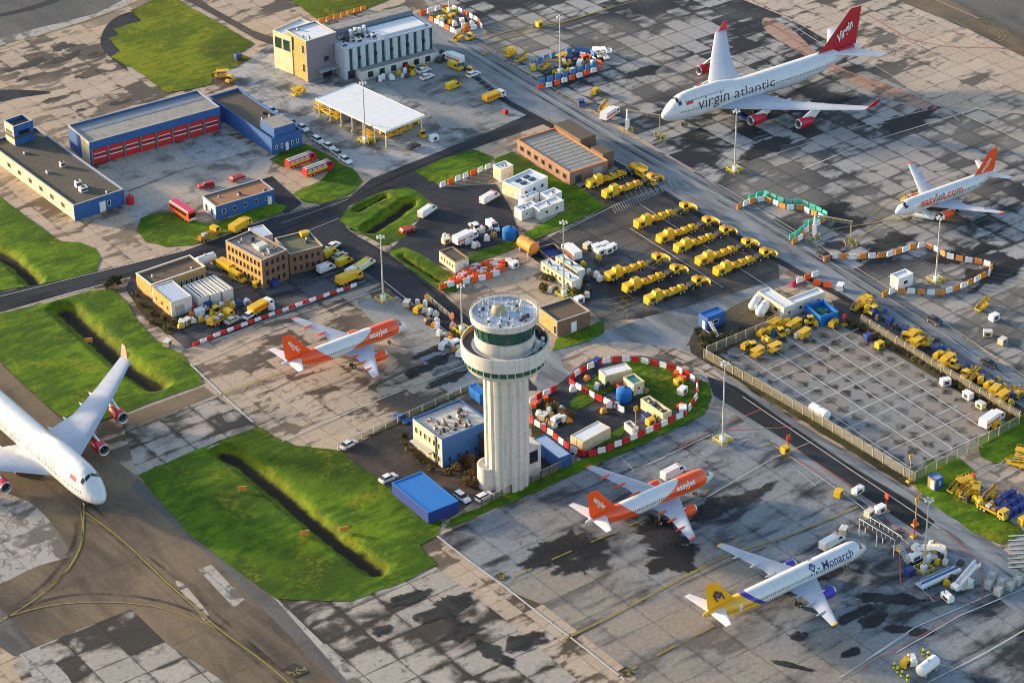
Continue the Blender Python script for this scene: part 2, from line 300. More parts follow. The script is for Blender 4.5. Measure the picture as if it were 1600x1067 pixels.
sheet('tar_strip', [(-60, 148), (0, 141), (60, 142), (78, 146), (30, 153), (0, 160), (-60, 168)], 'asphalt_wet', 2, True)
sheet('dark_verge', [(222, 22), (200, 20), (175, 32), (160, 52), (158, 72), (172, 90), (200, 112), (192, 98), (188, 80), (200, 62), (215, 40)], 'asphalt_wet', 2, True)
sheet('dark_verge', [(285, -2), (330, 22), (400, 62), (430, 72), (435, 62), (395, 48), (330, 12), (296, -14)], 'yard_brown', 2)
sheet('forecourt', [(380, 95), (440, 60), (560, 40), (660, 20), (700, 78), (800, 172), (835, 178), (760, 208), (640, 256), (580, 280), (545, 262), (470, 212), (395, 165), (350, 110)], 'concrete_court', 1)
sheet('forecourt', [(670, 92), (700, 92), (778, 160), (800, 190), (760, 202), (690, 200), (655, 160), (610, 140), (560, 130), (640, 108)], 'concrete_park', 2)
sheet('courtyard', [(190, 302), (150, 264), (345, 205), (430, 246), (412, 282), (325, 302), (265, 332), (214, 352), (200, 330)], 'concrete_court', 1)
sheet('service_road', [(655, 20), (716, 52), (830, 122), (960, 200), (1150, 308), (1300, 400), (1450, 492), (1600, 592), (1670, 640), (1670, 700), (1600, 645), (1400, 515), (1250, 432), (1200, 402), (1060, 322), (945, 250), (870, 190), (800, 172), (690, 82), (640, 40)], 'asphalt_road', 4)
sheet('service_road', [(690, 78), (800, 160), (905, 216), (1060, 312), (1200, 394), (1400, 508), (1600, 638), (1600, 645), (1400, 515), (1250, 432), (1060, 322), (900, 222), (795, 166), (685, 82)], 'asphalt_dark', 5)
sheet('equipment_yard', [(895, 298), (985, 255), (1090, 322), (1215, 402), (1218, 436), (1110, 470), (1010, 497), (940, 502), (918, 480), (895, 450), (830, 402), (840, 380), (945, 326)], 'yard_dark', 1)
sheet('light_road', [(835, 600), (850, 552), (945, 520), (1010, 495), (1110, 470), (1215, 436), (1255, 434), (1185, 462), (1095, 510), (1072, 540), (1110, 570), (1250, 662), (1420, 762), (1600, 880), (1660, 920), (1660, 1000), (1600, 965), (1450, 852), (1330, 772), (1180, 672), (1118, 622), (1108, 598), (1070, 566), (1000, 556), (930, 562), (885, 590), (850, 618)], 'asphalt_road', 1)
sheet('light_road', [(880, 558), (945, 535), (1030, 540), (1085, 555), (1140, 600), (1120, 600), (1060, 566), (1000, 556), (930, 560), (890, 580)], 'concrete_far', 2, True)
sheet('wet_lane', [(1105, 588), (1150, 604), (1215, 650), (1330, 728), (1420, 782), (1460, 815), (1440, 835), (1330, 762), (1230, 690), (1150, 640), (1115, 618)], 'asphalt_wet', 3)
sheet('compound_floor', [(1120, 552), (1215, 505), (1310, 498), (1370, 532), (1592, 662), (1425, 756), (1270, 655)], 'compound_bays', 1)
sheet('plant_strip', [(1300, 470), (1345, 462), (1480, 545), (1610, 640), (1592, 662), (1370, 532), (1310, 500)], 'yard_dark', 2)
sheet('gravel_strip', [(1078, 545), (1092, 512), (1185, 462), (1200, 492), (1260, 500), (1215, 508), (1120, 556), (1100, 572)], 'gravel_brown', 2, True)
sheet('gravel_strip', [(1225, 504), (1312, 484), (1345, 495), (1590, 642), (1590, 668), (1370, 536), (1310, 508), (1230, 512)], 'gravel_brown', 3)
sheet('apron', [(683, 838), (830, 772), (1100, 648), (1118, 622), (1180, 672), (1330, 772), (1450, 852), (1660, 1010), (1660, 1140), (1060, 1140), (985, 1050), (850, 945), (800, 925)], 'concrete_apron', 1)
sheet('apron', [(545, 940), (680, 885), (735, 925), (790, 968), (900, 1060), (960, 1120), (600, 1120), (430, 935)], 'concrete_corner', 1)
sheet('taxiway', [(-40, 540), (0, 568), (90, 650), (215, 745), (430, 935), (575, 1100), (400, 1110), (345, 1062), (262, 1008), (205, 955), (120, 985), (62, 1010), (45, 1030), (0, 1000), (-40, 1000)], 'asphalt_taxi', 2)
sheet('taxiway_shoulder', [(420, 928), (436, 938), (500, 1000), (600, 1100), (575, 1100), (480, 1000)], 'patch_pale', 3)
sheet('taxiway', [(188, 652), (318, 604), (402, 666), (330, 700), (215, 745)], 'concrete_corner', 3)
sheet('taxiway', [(188, 652), (318, 604), (335, 618), (215, 668)], 'asphalt_taxi', 4)
sheet('pale_bay', [(-40, 770), (30, 778), (70, 805), (108, 858), (112, 868), (60, 884), (-40, 915)], 'patch_pale', 3, True)
sheet('dark_bay', [(-40, 935), (0, 948), (55, 1010), (22, 1025), (-40, 985)], 'asphalt_shoulder', 4)
sheet('pale_bay', [(60, 1010), (120, 985), (205, 952), (262, 1006), (345, 1062), (400, 1110), (60, 1110), (20, 1040)], 'concrete_corner', 3)
sheet('pale_bay', [(30, 1022), (60, 1010), (105, 1055), (120, 1080), (70, 1090)], 'patch_pale', 4)
sheet('pale_bay', [(310, 890), (330, 882), (382, 936), (366, 950)], 'patch_pale', 4)
sheet('pale_bay', [(275, 912), (290, 915), (330, 965), (318, 968)], 'concrete_far', 4, True)
sheet('taxiway', [(205, 762), (330, 872), (470, 1010), (540, 1080), (575, 1100), (430, 936), (318, 840), (215, 748)], 'asphalt_shoulder', 3)
sheet('tower_yard', [(530, 704), (640, 655), (752, 618), (770, 690), (752, 775), (700, 812), (606, 762)], 'yard_brown', 2)
sheet('tower_yard', [(752, 775), (840, 735), (840, 700), (905, 700), (895, 728), (765, 790)], 'yard_dark', 2)
sheet('depot_yard', [(205, 432), (350, 396), (430, 376), (510, 378), (590, 412), (602, 440), (560, 452), (290, 545), (262, 520), (228, 498), (196, 452)], 'yard_dark', 2)
sheet('main_road', [(-40, 466), (145, 427), (295, 390), (440, 335), (500, 320), (548, 307), (580, 280), (640, 256), (760, 208), (830, 177), (855, 192), (740, 232), (655, 268), (640, 292), (600, 298), (545, 322), (530, 345), (430, 378), (350, 400), (215, 430), (110, 457), (-40, 500)], 'asphalt_dark', 3)
sheet('main_road', [(420, 380), (530, 340), (545, 362), (612, 400), (690, 458), (735, 500), (800, 560), (840, 610), (780, 610), (740, 560), (712, 528), (640, 478), (592, 440), (540, 405), (500, 385)], 'asphalt_dark', 4)
sheet('fork_road', [(405, 282), (425, 276), (472, 318), (446, 336)], 'asphalt_dark', 4)
sheet('side_road', [(630, 292), (655, 266), (690, 294), (775, 288), (800, 330), (812, 372), (740, 392), (690, 402), (640, 392), (605, 396), (650, 350), (676, 320)], 'asphalt_dark', 5)
sheet('side_road', [(690, 402), (735, 398), (700, 420), (640, 398), (655, 388)], 'asphalt_dark', 5)
sheet('oval_floor', [(838, 640), (885, 590), (930, 562), (1000, 560), (1075, 590), (1092, 625), (1060, 660), (930, 712), (905, 716), (860, 690)], 'yard_dark', 2, True)
sheet('dark_path', [(850, 612), (882, 612), (940, 655), (1000, 672), (985, 684), (930, 668), (880, 640), (850, 640)], 'asphalt_dark', 3)
sheet('stand_floor', [(560, 470), (640, 478), (725, 545), (748, 590), (700, 612), (655, 560), (600, 520)], 'concrete_park', 1, True)
sheet('corner_path', [(1500, 725), (1560, 722), (1600, 735), (1660, 745), (1660, 830), (1600, 815), (1545, 770)], 'concrete_far', 1)
sheet('corner_path', [(1560, 835), (1600, 812), (1660, 820), (1660, 880), (1600, 880)], 'concrete_park', 2)
sheet('bund_floor', [(838, 385), (860, 372), (880, 390), (858, 406)], 'asphalt_wet', 3)
# ---- stains, and painted shade beside one jet, with a ragged outline of their own
def stain(u, v, ru, rv, ang=0.0, mat='stain_shade_dark', lvl=5, seed=0, rag=.45):
    rnd = random.Random(seed+int(u*7+v)); c = G(u, v); k = 140; ph = rnd.random()*50; pts = []; t = TH+R(ang)
    for i in range(k):
        a = 2*PI*i/k; r = .25
        while r < 1.6:                      # walk outwards until the field of the stain runs out
            x, y = ru*r*math.cos(a), rv*r*math.sin(a)
            if 1-r+rag*1.5*mnoise.fractal((x*.16+ph, y*.24, 0), .8, 2.1, 4)+.12*mnoise.noise((x*.9, y*.9, ph)) < 0: break
            r += .02
        pts.append((c.x+x*math.cos(t)-y*math.sin(t), c.y+x*math.sin(t)+y*math.cos(t), .02*lvl+.004+.0015*(seed % 9)))
    z = pts[0][2]; ctr = (c.x, c.y, z); inner = [tuple(Vector(q).lerp(Vector(ctr), .35)) for q in pts]
    o = MB().add(pts+inner+[ctr], [(i, (i+1) % k, k+(i+1) % k, k+i) for i in range(k)]+[(k+i, k+(i+1) % k, 2*k) for i in range(k)], mat).build('wet_stain_and_shade')
    at = o.data.attributes.new('core', 'FLOAT', 'POINT')
    rim = {tuple(round(x, 2) for x in q[:2]) for q in pts}; at.data.foreach_set('value', [0.0 if tuple(round(x, 2) for x in v.co[:2]) in rim else 1.0 for v in o.data.vertices]); tag(o, kind='structure')
for i, s in enumerate(((875, 858, 9, 6), (905, 872, 7, 6), (850, 868, 6, 3), (925, 855, 4, 3), (1035, 840, 4.5, 7, 20), (1052, 868, 7, 5.5), (1030, 822, 3, 4), (1112, 795, 8, 3.5), (1180, 770, 7, 2.2), (1390, 935, 8, 2.2, -40), (1365, 968, 5, 2), (1345, 955, 7, 1.6),
    (1420, 985, 6, 1.6, -50), (1250, 995, 2.5, 2), (1330, 1020, 3, 1.2), (1240, 1040, 4, .9, -60), (700, 592, 7, 1.6), (660, 575, 6, 2), (690, 560, 5, 2), (680, 545, 6, 1.5), (1295, 895, 4, 2), (1500, 400, 12, 4), (1390, 380, 9, 4), (1330, 350, 7, 4), (1300, 330, 6, 5), (1550, 430, 14, 5),  # the streaks right of the left jet paint in its shadow
    (1200, 230, 12, 4), (1280, 165, 12, 4), (1420, 190, 12, 5), (1010, 110, 10, 3), (700, 945, 8, 4), (720, 985, 5, 3), (770, 1020, 6, 2.2, 90), (640, 935, 6, 2), (820, 1000, 5, 3), (600, 985, 2.5, 2))): stain(*s[:4], ang=s[4] if len(s) > 4 else 0, seed=i)
for i, s in enumerate(((100, 90, 8, 2.5), (95, 75, 4, 3), (140, 115, 7, 2), (45, 100, 9, 2.5), (85, 155, 5, 1.5), (125, 172, 2, 1.2), (50, 120, 7, 1.5), (150, 85, 3, 2), (190, 160, 4, 1.2))): stain(*s, mat='stain_tan', lvl=1, seed=i)
# ---- grass: sheets of fine cells that swell and fall away to the ditches
def seg_d(p, a, b):
    ab = b-a; t = max(0, min(1, (p-a).dot(ab)/max(ab.dot(ab), 1e-9))); return (p-(a+ab*t)).length
def grass(name, px, mat, ditches=(), cell=2.0, smooth=False, lvl=6, swell=.10, scale=1.0):
    if smooth: px = spline([tuple(map(float, p)) for p in px], 4)
    ring = [G(*p).xy for p in px]; bm = bmesh.new()
    # ragged edge
    rr = []
    for i, p in enumerate(ring):
        q = ring[(i+1) % len(ring)]; k = max(1, int((q-p).length/2.2))
        for j in range(k):
            s = p.lerp(q, j/k); n = Vector((-(q-p).y, (q-p).x)).normalized() if (q-p).length > 1e-6 else Vector((0, 0))
            rr.append(s+n*(mnoise.noise((s.x*.45, s.y*.45, 3.3))*.5))
    ring = rr
    bm.faces.new([bm.verts.new((p.x, p.y, 0)) for p in ring]); bmesh.ops.triangulate(bm, faces=bm.faces[:])
    for ax in (0, 1):
        lo, hi = min(p[ax] for p in ring), max(p[ax] for p in ring); c = lo+cell
        while c < hi:
            co = [0, 0, 0]; no = [0, 0, 0]; co[ax] = c; no[ax] = 1
            bmesh.ops.bisect_plane(bm, geom=bm.verts[:]+bm.edges[:]+bm.faces[:], plane_co=co, plane_no=no); c += cell
    dl = [([G(*p).xy for p in line], hw, depth) for line, hw, depth in ditches]
    base = .02*lvl; segs = [(ring[i], ring[(i+1) % len(ring)]) for i in range(len(ring))]
    def dd(p): return min(((min(seg_d(p, a, b) for a, b in zip(l, l[1:]))+mnoise.noise((p.x*.3, p.y*.3, 0))*.5, hw, dep) for l, hw, dep in dl), default=(99, 1, 0), key=lambda t: t[0]/t[1])
    dv = []
    for vt in bm.verts:
        p = vt.co.xy; e = min(seg_d(p, a, b) for a, b in segs); k = min(1, e/3.0); k = k*k*(3-2*k)
        h = (swell*scale+.10*mnoise.noise((p.x*.12, p.y*.12, 0))+.08*mnoise.noise((p.x*.5, p.y*.5, 9)))*k
        dv.append(0.0)
        if dl:
            d, hw, dep = dd(p); dv[-1] = min(1, max(0, 1.2-d/hw)); t = min(1, max(0, (d-hw*.34)/(hw*.8))); t = t*t*(3-2*t)
            h = max(h, 0)*t-dep*(1-t)
        vt.co.z = base+(h if dl else max(h, 0))
    me = bpy.data.meshes.new(name); me.materials.append(M[mat])
    for f in bm.faces:
        f.smooth = True
    bm.to_mesh(me); at = me.attributes.new('soil', 'FLOAT', 'POINT'); at.data.foreach_set('value', dv)
    me.update(); bm.free(); o = bpy.data.objects.new(name, me); COL.objects.link(o); return tag(o, kind='stuff')
grass('grass', [(203, 17), (245, -2), (275, -2), (300, 14), (345, 38), (398, 70), (372, 84), (393, 92), (368, 106), (330, 118), (332, 132), (300, 140), (260, 145), (215, 112), (172, 90), (188, 80), (170, 61), (186, 55), (176, 46), (222, 34)], 'grass_far')
grass('grass', [(436, -12), (500, 34), (560, 20), (640, -12)], 'grass_far')
grass('grass', [(455, 226), (480, 226), (520, 248), (558, 270), (567, 284), (548, 304), (520, 314), (498, 319), (474, 316), (458, 302), (500, 284), (520, 262), (490, 245), (440, 262), (422, 250)], 'grass_green')
grass('grass', [(212, 362), (220, 342), (245, 332), (275, 332), (318, 350), (340, 348), (425, 318), (450, 322), (440, 333), (400, 346), (340, 370), (300, 384), (260, 386), (228, 378)], 'grass_green')
grass('grass', [(-40, 290), (0, 308), (40, 338), (72, 362), (95, 378), (125, 380), (148, 388), (157, 404), (150, 424), (100, 438), (40, 448), (-40, 462)], 'grass_green', [DITCH[0]], cell=.9)
grass('grass', [(-40, 505), (0, 490), (90, 470), (140, 455), (176, 452), (196, 470), (215, 500), (240, 530), (285, 555), (318, 598), (290, 610), (235, 628), (192, 646), (150, 660), (92, 650), (60, 622), (0, 565), (-40, 535)], 'grass_green', [DITCH[1]], cell=.9)
grass('grass', [(215, 742), (300, 706), (402, 667), (432, 684), (462, 696), (530, 704), (606, 762), (640, 790), (690, 815), (683, 838), (655, 852), (682, 882), (640, 905), (545, 940), (430, 936), (350, 878), (290, 830)], 'grass_green', [DITCH[2]], cell=.9)
grass('grass', [(690, 830), (705, 812), (765, 785), (832, 752), (900, 722), (930, 712), (1000, 680), (1075, 640), (1092, 610), (1085, 590), (1108, 600), (1112, 622), (1100, 648), (1000, 696), (830, 772)], 'grass_green')
grass('grass', [(530, 346), (540, 330), (560, 316), (600, 299), (638, 293), (655, 300), (676, 318), (664, 338), (640, 350), (650, 356), (632, 372), (600, 384), (575, 372), (550, 358)], 'grass_green', [DITCH[3], DITCH[4]], cell=.8)
grass('grass', [(606, 393), (632, 386), (662, 400), (700, 426), (722, 446), (712, 458), (690, 456), (650, 428)], 'grass_green', [DITCH[5]], cell=.8)
grass('grass', [(648, 268), (690, 250), (738, 234), (770, 246), (765, 262), (700, 288), (672, 284)], 'grass_green')
grass('grass', [(770, 250), (800, 238), (850, 266), (905, 292), (948, 324), (905, 344), (840, 374), (790, 395), (735, 415), (690, 400), (735, 398), (800, 375), (845, 352), (890, 326), (850, 290), (815, 275), (790, 282)], 'grass_green')
grass('grass', [(862, 548), (868, 530), (900, 520), (942, 500), (945, 520), (905, 538)], 'grass_green')
grass('grass', [(930, 590), (985, 562), (1010, 560), (1065, 586), (1085, 612), (1070, 634), (1030, 640), (1000, 622), (970, 604), (905, 640), (892, 628)], 'grass_green', smooth=True)
grass('grass', [(830, 640), (858, 622), (900, 650), (880, 668), (850, 668), (848, 690), (832, 682)], 'verge_scrub')
grass('grass', [(905, 706), (960, 690), (985, 668), (975, 664), (935, 690)], 'grass_green')
grass('grass', [(1525, 690), (1560, 665), (1600, 645), (1660, 640), (1660, 735), (1600, 720), (1555, 724), (1535, 715)], 'grass_green')
grass('grass', [(1418, 748), (1450, 722), (1490, 712), (1525, 738), (1505, 758), (1545, 785), (1600, 832), (1565, 852), (1530, 838), (1470, 798), (1440, 772)], 'grass_green')
grass('grass', [(205, 452), (222, 470), (262, 500), (285, 512), (262, 524), (232, 500), (212, 478)], 'verge_scrub')
grass('grass', [(575, 680), (640, 645), (735, 603), (742, 608), (640, 655), (528, 704)], 'verge_scrub', cell=1.5)
grass('grass', [(1100, 545), (1120, 552), (1270, 652), (1425, 752), (1418, 762), (1260, 662), (1110, 568)], 'verge_scrub', cell=1.5)
# ---- painted lines
def ribbon(mb, pts, w, mat, z=.15, dash=None, smooth=False):
    if smooth: pts = spline([tuple(map(float, p)) for p in pts], 8, False)
    P = [G(*p).xy for p in pts]; run = 0.0; w *= .82
    for a, b in zip(P, P[1:]):
        L = (b-a).length; d = (b-a)/L; n = Vector((-d.y, d.x))*(w/2)
        spans = [(0, L)] if not dash else []
        if dash:
            s = -(run % sum(dash))
            while s < L:
                if s+dash[0] > 0: spans.append((max(s, 0), min(s+dash[0], L)))
                s += sum(dash)
        for s, e in spans:
            q = [a+d*s-n, a+d*e-n, a+d*e+n, a+d*s+n]; mb.add([(p.x, p.y, z) for p in q], [(0, 1, 2, 3)], mat)
        run += L
yl, wl, rl, bl = MB(), MB(), MB(), MB()
for pts, w in (([(126, 800), (129, 822), (126, 850), (112, 880), (88, 910), (50, 940), (0, 972), (-30, 985)], .32), ([(132, 800), (160, 820), (200, 852), (250, 900), (300, 945), (345, 985), (420, 1040), (470, 1085)], .4), ([(0, 968), (60, 950), (120, 942), (190, 942), (250, 950), (300, 966), (340, 982)], .32),
    ([(131, 790), (130, 830), (124, 860), (105, 892), (70, 925)], .3), ([(340, 620), (420, 590), (470, 572), (540, 545), (600, 520)], .55), ([(0, 78), (80, 50), (150, 28), (210, 4)], .4), ([(880, 1000), (960, 960), (1060, 906), (1140, 868), (1230, 838), (1340, 792)], .5), ([(1210, 960), (1320, 880), (1352, 866)], .0),
    ([(1030, 168), (1100, 172), (1200, 160)], .0), ([(1040, 195), (960, 200)], .0), ([(1400, 342), (1360, 350), (1300, 360), (1265, 378), (1220, 382)], .5), ([(1330, 385), (1360, 360), (1400, 345), (1440, 335)], .35), ([(1360, 338), (1400, 310), (1450, 290), (1560, 255)], .3), ([(1262, 375), (1300, 405)], .4),
    ([(760, 58), (830, 42), (880, 35), (960, 10)], .4), ([(760, 70), (820, 52)], .35), ([(800, 60), (900, 30), (1000, 0)], .3)):
    if w: ribbon(yl, pts, w, 'line_yellow', smooth=True)
for pts in ([(800, 902), (950, 836), (1060, 788), (1115, 762)], [(965, 1058), (1060, 1006), (1150, 960), (1250, 908), (1350, 868)]):
    ribbon(yl, pts, .4, 'line_yellow', dash=(5, 5)); ribbon(wl, pts, .35, 'line_white', z=.145, dash=(4.5, 5.5))
for pts, w in (([(683, 838), (735, 878), (790, 918), (850, 965), (920, 1018), (975, 1062)], .55), ([(665, 612), (748, 700)], .0), ([(395, 660), (350, 620), (298, 570)], .6), ([(440, 690), (560, 638), (680, 590), (740, 566)], .4), ([(330, 536), (450, 487), (570, 440)], .3), ([(300, 572), (420, 520), (560, 465), (600, 450)], .35),
    ([(600, 440), (650, 480), (700, 520), (745, 565)], .3), ([(0, 464), (145, 428), (290, 392)], .25), ([(0, 490), (110, 458), (205, 434)], .3), ([(430, 340), (500, 322)], .2), ([(455, 372), (530, 342)], .2), ([(440, 350), (545, 312)], .15), ([(600, 262), (760, 205)], .2), ([(560, 330), (612, 300)], .0),
    ([(700, 78), (790, 150), (870, 192), (960, 250), (1090, 325), (1215, 398)], .3), ([(700, 60), (960, 215), (1150, 322), (1300, 412), (1450, 505), (1600, 612)], .25), ([(720, 52), (960, 195), (1150, 305), (1300, 396), (1450, 488), (1600, 588)], .25), ([(1200, 245), (1340, 200), (1450, 172)], .3), ([(1255, 265), (1360, 222), (1530, 170)], .4), ([(1470, 165), (1600, 222)], .3), ([(1430, 152), (1560, 215)], .0),
    ([(1230, 0), (1290, 70), (1340, 92)], .0), ([(1045, 8), (1160, 60)], .0), ([(1225, 32), (1300, 80)], .3), ([(1360, 100), (1430, 140), (1500, 190)], .25), ([(830, 140), (960, 95)], .25), ([(1130, 1000), (1000, 1050)], .0), ([(1355, 1030), (1430, 980), (1500, 950), (1600, 905)], .35), ([(1400, 1020), (1500, 962), (1600, 920)], .35), ([(1310, 1060), (1420, 990)], .25), ([(1455, 1064), (1540, 1020), (1600, 985)], .4),
    ([(1430, 912), (1460, 940)], .3), ([(1135, 695), (1200, 672)], .0), ([(870, 712), (992, 732)], .0), ([(970, 715), (990, 735), (1040, 715)], .25), ([(985, 738), (1110, 680)], .22), ([(1160, 620), (1330, 735), (1480, 835)], .3), ([(1270, 740), (1330, 700)], .0), ([(1200, 690), (1330, 780), (1420, 850)], .28),
    ([(1100, 780), (1210, 715), (1270, 690)], .2), ([(1470, 890), (1530, 865)], .0), ([(1245, 735), (1275, 760)], .2), ([(1490, 765), (1570, 720)], .3), ([(1510, 780), (1600, 728)], .3), ([(1520, 690), (1600, 740)], .2), ([(0, 22), (110, -10)], .0), ([(1460, 0), (1530, 30)], .3), ([(1000, 320), (1210, 455)], .3), ([(985, 358), (1130, 450)], .3), ([(875, 365), (960, 322), (1045, 290)], .3), ([(905, 300), (985, 262), (1050, 298)], .2), ([(1090, 325), (1215, 404)], .3)):
    if w: ribbon(wl, pts, w, 'line_white')
for i in range(22):          # parking hatches beside the yard
    a = i/21; ribbon(wl, [(955+a*78, 322-a*34), (962+a*78, 334-a*34)], .16, 'line_white')
    if i % 2 == 0: ribbon(wl, [(975+a*80, 300-a*20), (983+a*80, 313-a*20)], .16, 'line_white')
for i in range(15):          # bays in the long compound
    a = i/14; p = (1150+a*262, 558+a*178)
    if i % 3 != 1: ribbon(wl, [p, (p[0]+160-a*20, p[1]-72+a*8)], .22, 'line_bright', dash=(7, 3) if i % 2 else None)
for k in (.06, .28, .46, .62, .8): ribbon(wl, [(1150+k*170, 558-k*66), (1412+k*165, 736-k*76)], .3, 'line_bright')
for i in range(8): ribbon(wl, [(1575, 838+i*7), (1612, 836+i*7)], .5, 'line_white')
for i in range(10):          # bays of the forecourt
    a = i/9; ribbon(wl, [(640+a*60, 108+a*46), (655+a*60, 102+a*46)], .15, 'line_white'); ribbon(wl, [(705+a*68, 105+a*48), (720+a*68, 98+a*48)], .15, 'line_white')
for pts, w in (([(1200, 36), (1290, 95), (1370, 135), (1450, 160), (1465, 170), (1420, 180), (1390, 165)], .3), ([(1340, 15), (1420, 62), (1480, 74), (1570, 76), (1640, 88)], .3), ([(1405, 862), (1407, 912), (1440, 930), (1530, 945)], .3), ([(1480, 835), (1533, 880), (1535, 938)], .3), ([(1130, 672), (1240, 668)], .25), ([(1240, 700), (1330, 760), (1405, 828), (1510, 870)], .3), ([(1200, 690), (1290, 745)], .3), ([(1060, 700), (1140, 660), (1190, 640)], .22), ([(1380, 575), (1560, 680)], .0), ([(1350, 1050), (1352, 1040), (1500, 960)], .25)):
    if w: ribbon(rl, pts, w, 'line_red')
for u, v, sx, sy in ((460, 1048, 30, 12), (783, 901, 16, 7), (978, 1050, 18, 9), (1540, 36, 0, 0), (1560, 57, 0, 0)):   # painted stand plates: worn yellow dashes on black
    if sx:
        c = [(u-sx*.7, v-sy*.1), (u, v+sy), (u+sx*.75, v+sy*.15), (u, v-sy)]
        bl.add([(*G(*p).xy, .155) for p in c], [(0, 1, 2, 3)], 'black_rubber')
    rnd = random.Random(u)
    for k in range(14):
        a, q = rnd.uniform(-.7, .7), rnd.uniform(-.5, .5); p = (u+(a-q)*(sx or 26)*.55, v+(q+.25*a)*(sy or -12)*(.7 if sx else 1.2)); ribbon(yl, [p, (p[0]+3.5, p[1]-1.6 if k % 3 else p[1]+2.4)], .35, 'line_yellow', z=.16)
for k in range(5): ribbon(yl, [(940+k*10, 488-k*7), (968+k*6, 505-k*9)], .2, 'line_yellow'); ribbon(yl, [(942+k*9, 470+k*8), (985-k*1, 462+k*7)], .2, 'line_yellow')
ty = MB()
for pts, w in (([(126, 790), (170, 832), (255, 905), (360, 1000), (450, 1075)], 1.0), ([(140, 785), (190, 835), (275, 905), (385, 1000), (480, 1080)], .8), ([(0, 960), (110, 930), (230, 935), (330, 970), (440, 1050)], .9), ([(120, 815), (110, 860), (60, 920), (-30, 975)], 1.0), ([(0, 475), (150, 440), (330, 393), (480, 345), (600, 285), (760, 218)], .7), ([(0, 482), (150, 447), (340, 398), (490, 350), (610, 292)], .6), ([(540, 360), (640, 425), (740, 520), (800, 590)], .8), ([(560, 360), (660, 425), (760, 520)], .6),
    ([(700, 65), (960, 222), (1150, 330), (1300, 420), (1600, 622)], .9), ([(712, 62), (970, 215), (1160, 322), (1310, 412), (1600, 606)], .8), ([(1060, 548), (1130, 580), (1260, 668), (1430, 775), (1600, 895)], .9), ([(1040, 552), (1120, 590), (1250, 680), (1420, 790), (1600, 915)], .7), ([(890, 1000), (1000, 945), (1120, 888), (1300, 812)], .9), ([(810, 900), (960, 835), (1100, 772)], .9), ([(350, 622), (480, 575), (610, 522)], .9), ([(200, 300), (300, 262), (400, 240)], .8), ([(1180, 165), (1300, 120), (1400, 80)], .9), ([(1400, 350), (1500, 305), (1590, 275)], .8)):
    ribbon(ty, pts, w, 'tyre_mark', z=.136, smooth=True)
tag(ty.build('tyre_marks'), kind='structure')
for n, mbx in (('yellow_markings', yl), ('white_markings', wl), ('red_markings', rl), ('stand_plates', bl)): tag(mbx.build(n), kind='structure')
# ---------------------------------------------------------------- aircraft: local x runs forward, the nose tip stands over the origin
def text_mesh(body, size, shear=0.0, bold=0.0, align='LEFT'):
    cu = bpy.data.curves.new('lettering', 'FONT'); cu.body = body; cu.size = size; cu.shear = shear; cu.align_x = align; cu.offset = bold; cu.resolution_u = 3
    o = bpy.data.objects.new('lettering', cu); COL.objects.link(o); bpy.context.view_layer.update()
    me = bpy.data.meshes.new_from_object(o.evaluated_get(bpy.context.evaluated_depsgraph_get()))
    bpy.data.objects.remove(o); bpy.data.curves.remove(cu)
    bm = bmesh.new(); bm.from_mesh(me); bpy.data.meshes.remove(me); bmesh.ops.triangulate(bm, faces=bm.faces[:])
    for ax, st in ((1, .22), (0, .8)):
        if not bm.verts: break
        lo, hi = min(v.co[ax] for v in bm.verts), max(v.co[ax] for v in bm.verts); c = lo+st
        while c < hi:
            co = [0, 0, 0]; no = [0, 0, 0]; co[ax] = c; no[ax] = 1
            bmesh.ops.bisect_plane(bm, geom=bm.verts[:]+bm.edges[:]+bm.faces[:], plane_co=co, plane_no=no); c += st
    return bm
def put_bm(bm, name, mat, parent, fn):
    for v in bm.verts: v.co = fn(v.co)
    me = bpy.data.meshes.new(name); me.materials.append(M[mat]); bm.to_mesh(me); bm.free()
    o = bpy.data.objects.new(name, me); COL.objects.link(o); o.parent = parent; return o
def lerp(a, b, t): return a+(b-a)*t
